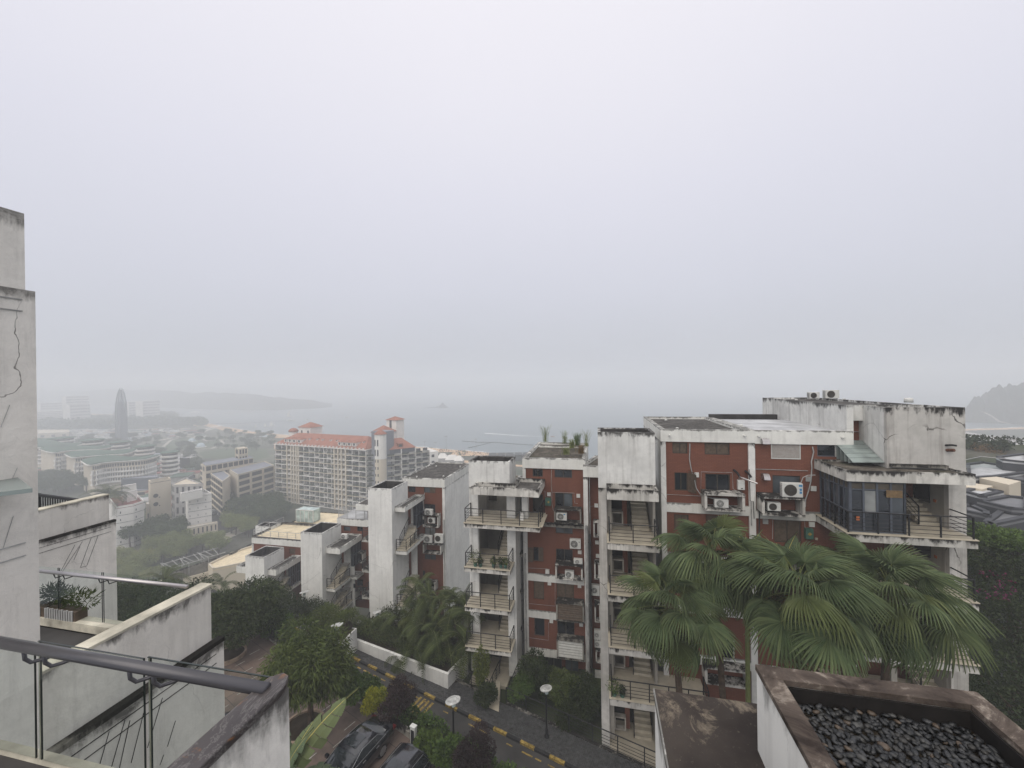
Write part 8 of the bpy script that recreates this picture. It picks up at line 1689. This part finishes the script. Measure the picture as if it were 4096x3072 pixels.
cc = Vector(at_z(945, 2860, -19.9)[:2]) - hd * 1.9; car('dark car mostly hidden behind the marble topped parapet', CS, (cc.x, cc.y, PZ), ha)
# ---- street lamps with disc heads
def lamp(label, px, py, d, zb, r=.38):
    p = at_d(px, py, d); H = p[2] - zb; T = Thing('street_lamp', label, 'street lamp', (p[0], p[1], zb), 'disc headed lamp posts of the estate', 'world'); T.part('pole', MB().tube([(0, 0, 0), (0, 0, H - .6)], .055, 8), M['iron']); T.part('pole_base', MB().lathe([(.16, 0), (.16, .06), (.08, .2), (.07, .5)], 10), M['iron'])
    for s in (-1, 1): T.part('arm', MB().tube([(0, 0, H - .65), (s * .05, 0, H - .45), (s * .13, 0, H - .08)], .022, 5), M['iron'])
    h = T.part('lamp_disc', MB().lathe([(r * .3, -.05), (r, -.02), (r, .015), (r * .62, .03), (r * .6, .045), (.03, .05)], 28), M['lampdisc']); h.location = (0, 0, H); h.rotation_euler = (math.radians(-9), math.radians(-8), 0)
    T.part('disc_ring', MB().lathe([(r * .55, .046), (r * .55, .058), (r * .5, .058), (r * .5, .046)], 24), M['pipe'], h); T.part('lamp_glass', MB().lathe([(.11, -.3), (.12, -.1), (.06, -.06)], 12), M['mint'], h); return T
M['lampdisc'] = plain('weathered_lamp_disc', (.40, .40, .38), .7, 0, .4, 4)
lamp('nearest disc headed lamp post, standing at the road edge above the bushes', 1812, 2800, 22.0, -21.6, .42); lamp('lamp post on the cobbled pavement in front of the middle block', 2184, 2752, 24.9, PV); lamp('lamp post in the clipped hedge before the block with the blank wall', 1508, 2447, 35.5, -24, .37); lamp('lamp post in front of the second white tower', 1217, 2367, 39.5, -26, .42); lamp('lamp post farthest left, before the lowest block', 1072, 2332, 40.5, -26, .47); lamp('lamp post whose disc shows over the top of the mango tree', 1347, 2500, 27.8, -21.2, .43)
p = at_d(1655, 2985, 22.3); T = Thing('charging_post', 'white and black charging post at the car park edge', 'charging post', (p[0], p[1], PZ), None, 'world', ha); T.part('pillar', MB().box(-.1, .1, -.16, .16, 0, 1.75), M['acwhite']); T.part('screen_panel', MB().box(-.11, -.1, -.12, .12, .5, 1.6), M['iron']); T.part('hood', MB().box(-.13, .12, -.18, .18, 1.75, 1.8), M['acwhite'])
# ---- railing along the pavement
def prail(label, s0, s1, n_=2.16):
    p = RP(s0, n_, PV); T = Thing('pavement_railing', label, 'railing', p, 'black railings along the pavement', 'world', ang); T.part('kerb_strip', MB().box(0, s1 - s0, -.1, .1, -.3, .04), M['concrete']); railing(T, None, [(0, 0), (s1 - s0, 0)], .04, 1.05, 4, 1.5)
def s_of(px, py): return (Vector(at_z(px, py, PV)) - k0).dot(rdir)
sa, sb_, sc2 = s_of(1800, 2741), s_of(1935, 2800), s_of(2005, 2840); prail('short black railing between the white planter end and the cream path', sa, sb_); prail('long black railing from the cream path down to the bottom edge', sc2, sc2 + 14)
e = UV(*RP(sc2, 2.2, 0)[:2]); 
for (du, lab) in ((-1.35, 'left black handrail of the cream entrance path'), (.1, 'right black handrail of the cream entrance path')):
    T = Thing('path_handrail', lab, 'railing', (e[0] + du, e[1], -22.3)); railing(T, None, [(e[0] + du, e[1] + .1), (e[0] + du + .2, e[1] + 2.6)], -22.25, 1.0, 4, 1.0)
# ---- town trees: crown variants shared
rn = np.random.RandomState(91)
def crown_var(seed, mat, leaf=.11, n=1500):
    r_ = np.random.RandomState(seed); cl = [(0, 0, 0, .62, .5)]
    for i in range(7): a = 6.28 * i / 7 + r_.rand(); k = r_.uniform(.4, .65); cl.append((math.cos(a) * k, math.sin(a) * k, r_.uniform(-.25, .3), r_.uniform(.3, .45), r_.uniform(.25, .42)))
    return quads_mesh('crown', crown_quads(cl, n, leaf, leaf * .6, r_, .3, .45), mat)
CV = {k: [crown_var(s + i, M[m], lf, n) for i in range(3)] for k, m, lf, n, s in (('dark', 'townleaf', .16, 1500, 1), ('light', 'feather', .09, 2600, 11), ('near', 'darkleaf', .07, 5000, 21))}
TK = MB().tube([(0, 0, 0), (.03, 0, .5), (0, 0, 1)], .035, 5, .02).mesh('trunk', M['bark'])
def ground_hit(px, py):
    lo = None
    for d in np.concatenate([np.linspace(30, 200, 171), np.linspace(205, 1300, 220)]):
        p = at_d(px, py, d)
        if p[2] < float(ground_z(p[0], p[1])): return p
    return at_z(px, py, -69)
def wood(k, box, n, kind, h, label, group, name='tree', dmax=None, lift=0):
    out = []
    for i in range(n):
        f = rn.rand(), rn.rand(); x, y = box[0] + f[0] * (box[2] - box[0]), box[1] + f[1] * (box[3] - box[1]) + (box[4] if len(box) > 4 else 0) * (f[0])
        px, py = k(x, y) if k else (x, y); p = ground_hit(px, py); z = float(ground_z(p[0], p[1])); hh = h * rn.uniform(.75, 1.25); r = hh * rn.uniform(.42, .6)
        T = Thing(name, label, 'tree', (p[0], p[1], z), group, 'world', rn.rand() * 6); T.inst('trunk', TK, (0, 0, -.3), None, 0, (hh, hh, hh * .75)); T.inst('crown', CV[kind][i % 3], (0, 0, hh * .68), None, 0, (r, r, r * rn.uniform(.75, 1.0)))
W1 = lambda *a, **k_: wood(*a, **k_)
wood(KT, (150, 1330, 800, 1560), 34, 'dark', 9, 'dark tree in the wood below the resort gables', 'dark wood below the resort wings'); wood(KL, (300, 860, 960, 1030), 24, 'dark', 9, 'dark tree between the pinkish house and the striped white block', 'dark trees among the old houses')
wood(KL, (560, 1060, 1450, 1230, -90), 34, 'light', 7.5, 'feathery light green tree on the slope beyond the second handrail', 'feathery trees on the slope'); wood(KL, (150, 1230, 700, 1500), 22, 'light', 7, 'light green bamboo like clump low on the slope', 'bamboo clumps on the slope')
wood(KL, (1480, 700, 1800, 900), 14, 'light', 8, 'light green tree beside the small car park', 'light trees beside the small car park'); wood(KL, (1560, 560, 2200, 760), 40, 'dark', 9, 'dark green tree in the belt before the orange roofed hotel', 'tree belt before the hotel')
wood(K1, (1290, 430, 2010, 560), 46, 'dark', 8, 'small round tree in the beach park', 'small park trees'); wood(K1, (1120, 560, 1500, 740), 26, 'dark', 8, 'small tree around the lawns behind the market roofs', 'trees round the lawns'); wood(K1, (560, 470, 1180, 560), 34, 'dark', 9, 'hazy tree between the resort roofs and the marina', 'hazy trees behind the resort')
wood(None, (445, 2540, 900, 2680), 16, 'near', 5, 'dark near tree in the gully behind the fin walls', 'near trees of the gully'); wood(K2, (-60, 1250, 180, 1420), 10, 'near', 6, 'tree hugging the wall left of the cream tiled terrace', 'trees left of the lowest block'); wood(KB, (-500, 1000, 200, 1400), 12, 'near', 6.5, 'tree between the darker car park tree and the lowest block', 'trees before the lowest block')
areca('spiky palm standing alone on the slope above the second handrail', 655, 2330, 62, 0, 22, 131, 1.6, 1, 'lone palms on the slope'); areca('broad spiky palm touching the cream resort gable', 430, 1985, 170, 0, 26, 132, 4.2, 1, 'lone palms on the slope'); areca('palm at the left edge of the cream flat roofs', 850, 2320, 66, 0, 20, 133, 1.5, 2, 'lone palms on the slope')
# far belt of trees: reads as one mass
fb = [];
for (bx, n_) in (((270, 330, 860, 400), 420), ((940, 320, 1250, 372), 170), ((860, 300, 1300, 330), 120), ((1150, 345, 1500, 375), 90)):
    for i in range(n_):
        x, y = rn.uniform(bx[0], bx[2]), rn.uniform(bx[1], bx[3]); p = at_z(*K1(x, y), -69.3)
        if p[1] > 1500: continue
        r = rn.uniform(5, 9); cl = [(p[0], p[1], -64 + rn.uniform(-1, 2), r, r * .7)]; fb.append(crown_quads(cl, 46, 4.5, 3.2, rn, 0, .7))
tag(link('far_woods', quads_mesh('far_woods', np.concatenate(fb), M['townleaf'])), None, None, None, 'stuff')
# ---- cream flat roofs with pergola below the lowest block, small car park cars
town_building('flat_roof_house', 'flat cream roofs with wall and vents left of the lowest block', [KL(1275, 1215), KL(1330, 1275), KL(1760, 1185), KL(1830, 985), KL(1560, 1075)], -40, -52, 'towncream', 'tilecream', None, .5, close=False)
town_building('flat_roof_house', 'lower cream terrace house under the thin pergola frame', [KL(700, 1395), KL(760, 1440), KL(1330, 1300), KL(1545, 1225), KL(1400, 1170)], -42, -52, 'towncream', 'towncream', None, .4, close=False)
P = [at_z(*KL(x, y), -39.5) for x, y in ((740, 1330), (1150, 1195), (1560, 1065), (1800, 955))]
for i in range(3): low_wall(P[i], P[i + 1], .5, -46, -39.5, ('dark topped wall below the feathery trees, left stretch', 'dark topped wall below the feathery trees, middle stretch', 'dark topped wall below the feathery trees, right stretch with white rail')[i], M['concrete'])
q0, q1 = Vector(at_z(*KL(800, 1390), -41)), Vector(at_z(*KL(1480, 1170), -41)); d = q1 - q0; T = Thing('pergola', 'long thin bare pergola frame over the cream terraces', 'pergola', tuple(q0), None, 'world', math.atan2(d.y, d.x)); Ln = d.length
for y in (0, 4.5): T.part('beam', MB().box(0, Ln, y - .06, y + .06, 2.2, 2.35), M['pipe'])
bmm = box_mesh('rafter', .08, 5.6, .1, M['pipe']); pmm = box_mesh('post', .1, .1, 2.4, M['pipe'])
for i in range(int(Ln / .9)):
    T.inst('rafter', bmm, (i * .9, -.5, 2.36), None, .12 * math.sin(i * 1.7))
    if i % 4 == 0:
        for y in (0, 4.5): T.inst('post', pmm, (i * .9, y - .05, 0))
CT = {c: car_meshes('sedan', M[c]) for c in ('carwhite', 'carsilver')}; CT['carblack'] = CS
for i, (x, y, c, rz_) in enumerate(((1430, 620, 'carwhite', 2.6), (1485, 640, 'carsilver', 2.7), (1590, 612, 'carwhite', .5), (1340, 610, 'carblack', 2.5), (1375, 600, 'carblack', 2.5), (1545, 610, 'carsilver', 2.5), (1610, 700, 'carsilver', .5), (1660, 690, 'carblack', .6), (1330, 585, 'carsilver', .3))):
    pz = at_z(*KL(x, y), Z0 - .25); car(('white car in the middle of the small far car park', 'silver car beside the white one in the small far car park', 'white car nearest the cream corner column', 'dark car left of the white car in the far car park', 'second dark car at the back left of the far car park', 'silver car at the back of the far car park', 'silver car under the awning at the right of the far car park', 'dark car at the right end of the far car park', 'silver car at the left end of the far car park')[i], CT[c], pz, rz_, False, 'parked_car', 'cars in the small far car park')
# ---- right side: terraced houses, bank, hill path, big bushes with flowers
DK = 'darkslab'; M['darkslab'] = plain('dark_slab_edge', (.055, .057, .063), .7, 0, .2, .5); M['slabtop'] = plain('grey_panel_roof', (.15, .152, .16), .5, 0, .2, .4)
for (lab, pts, z, zb_, m_, r_) in (
    ('pale glass railed deck roof at the right edge', [(1740, 730), (1745, 850), (2000, 835), (2260, 800), (2260, 775), (1872, 714)], -10.0, -22, DK, 'sheet'),
    ('dark edged roof under the field at the right edge', [(1985, 672), (2040, 700), (2260, 722), (2260, 640)], -9.0, -22, DK, 'sheet'),
    ('grey sloped roof slab right of the tan boxes', [(2000, 825), (2090, 855), (2260, 880), (2260, 775)], -10.2, -22, DK, 'slabtop'),
    ('larger tan roof box with stained side', [(1852, 838), (2090, 895), (2186, 865), (1990, 828)], -9.9, -22, 'towncream', 'towncream'),
    ('smaller tan roof box beside the stained column', [(1700, 905), (1880, 930), (1966, 903), (1800, 880)], -10.3, -22, 'towncream', 'towncream'),
    ('dark slab with pale glassy top below the tan boxes', [(1700, 950), (1880, 1000), (2050, 960), (1850, 915)], -10.5, -22, DK, 'sheet'),
    ('broad dark panelled roof in the middle of the terraces', [(1832, 1032), (2110, 1100), (2260, 1110), (2260, 1010), (2060, 990)], -10.7, -24, DK, 'slabtop'),
    ('small dark roof with upstand beside the balcony rail', [(1700, 1065), (1700, 1110), (1935, 1160), (1935, 1125), (1790, 1065)], -10.9, -24, DK, 'slabtop'),
    ('lowest dark panelled roof above the green bushes', [(1880, 1205), (1950, 1235), (2260, 1170), (2260, 1130), (2020, 1100)], -11.1, -24, DK, 'slabtop')):
    town_building('terrace_house', lab, [K7(*q) for q in pts], z, zb_, m_, r_, None, .3 if m_ == DK else 0, 'house', 'terraced houses at the right edge', close=False)
a, b = Vector(at_z(*K7(1700, 690), -8.7)), Vector(at_z(*K7(1868, 655), -8.7)); c = Vector(at_z(*K7(2200, 690), -8.7))
for (p, q, lab) in ((a, b, 'clear glass balustrade on the deck roof, left panel run'), (b, c, 'clear glass balustrade on the deck roof, right panel run')):
    d = q - p; T = Thing('glass_balustrade', lab, 'railing', (p.x, p.y, -10), None, 'world', math.atan2(d.y, d.x)); T.part('glass_panel', MB().box(0, d.length, -.01, .01, 0, 1.3), M['greenpane']) if 'greenpane' in M else T.part('glass_panel', MB().add([(0, 0, 0), (d.length, 0, 0), (d.length, 0, 1.3), (0, 0, 1.3)], [(0, 1, 2, 3)]), M['glass']); T.part('top_rail', MB().tube([(0, 0, 1.3), (d.length, 0, 1.3)], .03, 5), M['steel'])
from mathutils.bvhtree import BVHTree
hillo = bpy.data.objects['hill']; bv = BVHTree.FromPolygons([v.co[:] for v in hillo.data.vertices], [p.vertices[:] for p in hillo.data.polygons])
def on_hill(pts, w_, name):
    Q = []
    for i in range(len(pts) - 1):
        for q in range(6):
            f = q / 6; x, y = [pts[i][k] * (1 - f) + pts[i + 1][k] * f for k in (0, 1)]; h = bv.ray_cast(Vector((0, 0, 0)), Vector(ray(*K7(x, y))).normalized())
            if h[0] is not None: Q.append(h[0] - Vector(ray(*K7(x, y))) * 1.2)
    if len(Q) > 2:
        V = []; 
        for q in Q: V += [(q.x, q.y, q.z - w_ / 2), (q.x, q.y - 1, q.z + w_ / 2)]
        V += [(a_, b_ + 4, c_) for a_, b_, c_ in V]; n = len(Q) * 2; single(name, MB().add(V, [(2 * i, 2 * i + 2, 2 * i + 3, 2 * i + 1) for i in range(len(Q) - 1)] + [(2 * i + 1, 2 * i + 3, n + 2 * i + 3, n + 2 * i + 1) for i in range(len(Q) - 1)]), M['path'], kind='structure')
on_hill([(1890, 300), (1960, 335), (2010, 372), (2120, 397)], 1.8, 'hill_path'); on_hill([(2200, 405), (2090, 412), (1930, 434), (1990, 462), (2060, 488), (2200, 500)], 2.2, 'hill_path'); on_hill([(1930, 434), (2010, 450), (2060, 470)], 1.8, 'hill_path')
M['quarry'] = plain('pale_quarry_rubble', (.36, .33, .31), .95, 0, .4, .06, .1, .6)
patch('quarry_ground', [(1730, 452), (1830, 470), (1950, 490), (2300, 520), (2300, 620), (1730, 600)], -68.5, 'quarry', K7)
for (x, y) in ((1905, 548), (1920, 620), (1990, 600)): pass
def big(label, px, py, d, r, rz_, n, mat, seed, zb=-23, **k_): return tree('large_shrub', label, wpt(px, py, d), r, rz_, n, (.2, .09), M[mat], seed, 'tree', 'big shrubs at the right edge', zb, 15, .3, .15, .6)
tree('spreading_tree', 'small spreading tree on the grassy bank at the right', wpt(3942, 1768, 70), 4.2, 1.6, 1500, (.5, .3), M['darkleaf'], 140, zb=-13, clumps=5); bush('tawny round bush on the grassy bank at the right', wpt(3958, 1800, 68), 2.3, 3, 1500, (.3, .1), M['dry'], 141, zb=-13)
big('big green shrub top right under the terraced roofs with bright leafy top', 4060, 2260, 26, 3.7, 2.6, 15000, 'darkleaf', 142); big('bright leaved top growth above the big right shrub', 4040, 2150, 25.5, 1.9, .7, 5000, 'bright', 143); big('big dark shrub with magenta flowers right of the palms', 4080, 2500, 24, 4.0, 3.6, 16000, 'darkleaf', 144); big('lowest dark shrub mass at the right edge above the planter', 4120, 2820, 21, 4.2, 4.0, 14000, 'darkleaf', 145)
def spray(label, px, py, d, n, seed, mat='magenta'):
    r_ = np.random.RandomState(seed); p = wpt(px, py, d); T = Thing('flower_spray', label, 'flowers', p, 'magenta flower sprays on the right shrubs', 'world'); link('petals', quads_mesh('petals', crown_quads([(0, 0, 0, .55, .22)], n, .12, .09, r_, 0, .2), M[mat]), T.e); return T
for i, (px, py, d, lab) in enumerate(((3985, 2302, 20.4, 'highest magenta flower spray in the right shrubs'), (4015, 2352, 20.4, 'middle magenta flower spray in the right shrubs'), (3980, 2378, 20.4, 'lowest magenta flower spray in the right shrubs'))): spray(lab, px, py, d, 34, 150 + i)
# ---- small low buildings that fill the town between the larger ones
rn = np.random.RandomState(303); HUT = [MB().box(-1, 1, -1, 1, 0, 1).mesh('walls', M[m]) for m in ('townwhite', 'towncream', 'towngrey')]; HR = [MB().box(-1.06, 1.06, -1.06, 1.06, 0, .1).mesh('roof', M[m]) for m in ('slateroof', 'towngrey', 'sheet', 'pinkroof', 'greenroof')]
HW = MB().box(-.75, .75, -1.02, -.99, .3, .75).mesh('window_band', M['towndark'])
def low_houses(k, box, n, size, label, group):
    for i in range(n):
        px, py = k(rn.uniform(box[0], box[2]), rn.uniform(box[1], box[3])); p = at_z(px, py, -69); a, b, h = size * rn.uniform(.6, 1.5), size * rn.uniform(.5, 1), size * rn.uniform(.5, 1.1)
        T = Thing('low_house', label, 'building', (p[0], p[1], -69.4), group, 'world', .4 + rn.choice([0, 1.57]) + rn.uniform(-.15, .15)); i_ = rn.randint(3); T.inst('walls', HUT[i_], (0, 0, 0), None, 0, (a, b, h)); T.inst('roof', HR[rn.randint(5)], (0, 0, h), None, 0, (a, b, 3)); T.inst('window_band', HW, (0, 0, 0), None, 0, (a, b, h))
low_houses(K1, (1060, 690, 1460, 790), 26, 5.5, 'low flat roofed house in the jumble behind the round windowed building', 'jumble of low roofs behind the round windowed building'); low_houses(K1, (1120, 400, 1500, 470), 20, 5, 'small pale pavilion roof on the park promenade', 'small pavilion roofs of the park'); low_houses(K1, (270, 700, 560, 760), 12, 5, 'low roof among the dark trees below the resort wings', 'low roofs below the resort')
low_houses(K1, (800, 880, 1400, 1010), 22, 4.5, 'low shed roof between the old apartment houses', 'low sheds among the old houses'); low_houses(K1, (1130, 600, 1420, 700), 12, 6.5, 'mid sized pale block between the lawns and the market roofs', 'mid sized pale blocks by the lawns'); low_houses(K1, (560, 400, 1120, 470), 26, 5, 'low pale roof along the hazy marina', 'low pale roofs along the marina')
# ---- tell look-alikes apart by their place in the row
def ordinal(n): return '%d%s' % (n, 'th' if 10 <= n % 100 <= 20 else {1: 'st', 2: 'nd', 3: 'rd'}.get(n % 10, 'th'))
byl = {}
for o in list(col.objects):
    if o.parent is None and o.get('category') and o.get('group') and o.location.y > 1: byl.setdefault(o['label'], []).append(o)
for lab, os_ in byl.items():
    if len(os_) < 2 or o.get('kind') == 'stuff': continue
    os_.sort(key=lambda q: q.location.x / q.location.y)
    for i, q in enumerate(os_):
        if len((lab + ' x x x x').split()) <= 16: q['label'] = lab + ', %s from the left' % ordinal(i + 1)
HAZE = .0013
# ================================================================== HAZE
hz = MB().box(-5000, 5000, -60, 7000, -75, 50); ho = single('haze', hz, [], kind='stuff')
mt = bpy.data.materials.new('haze_air'); mt.use_nodes = True; q = mt.node_tree; q.nodes.clear()
vo = q.nodes.new('ShaderNodeVolumePrincipled'); vo.inputs['Color'].default_value = (.93, .96, .995, 1); vo.inputs['Density'].default_value = HAZE
ou = q.nodes.new('ShaderNodeOutputMaterial'); q.links.new(vo.outputs[0], ou.inputs['Volume']); ho.data.materials.append(mt)
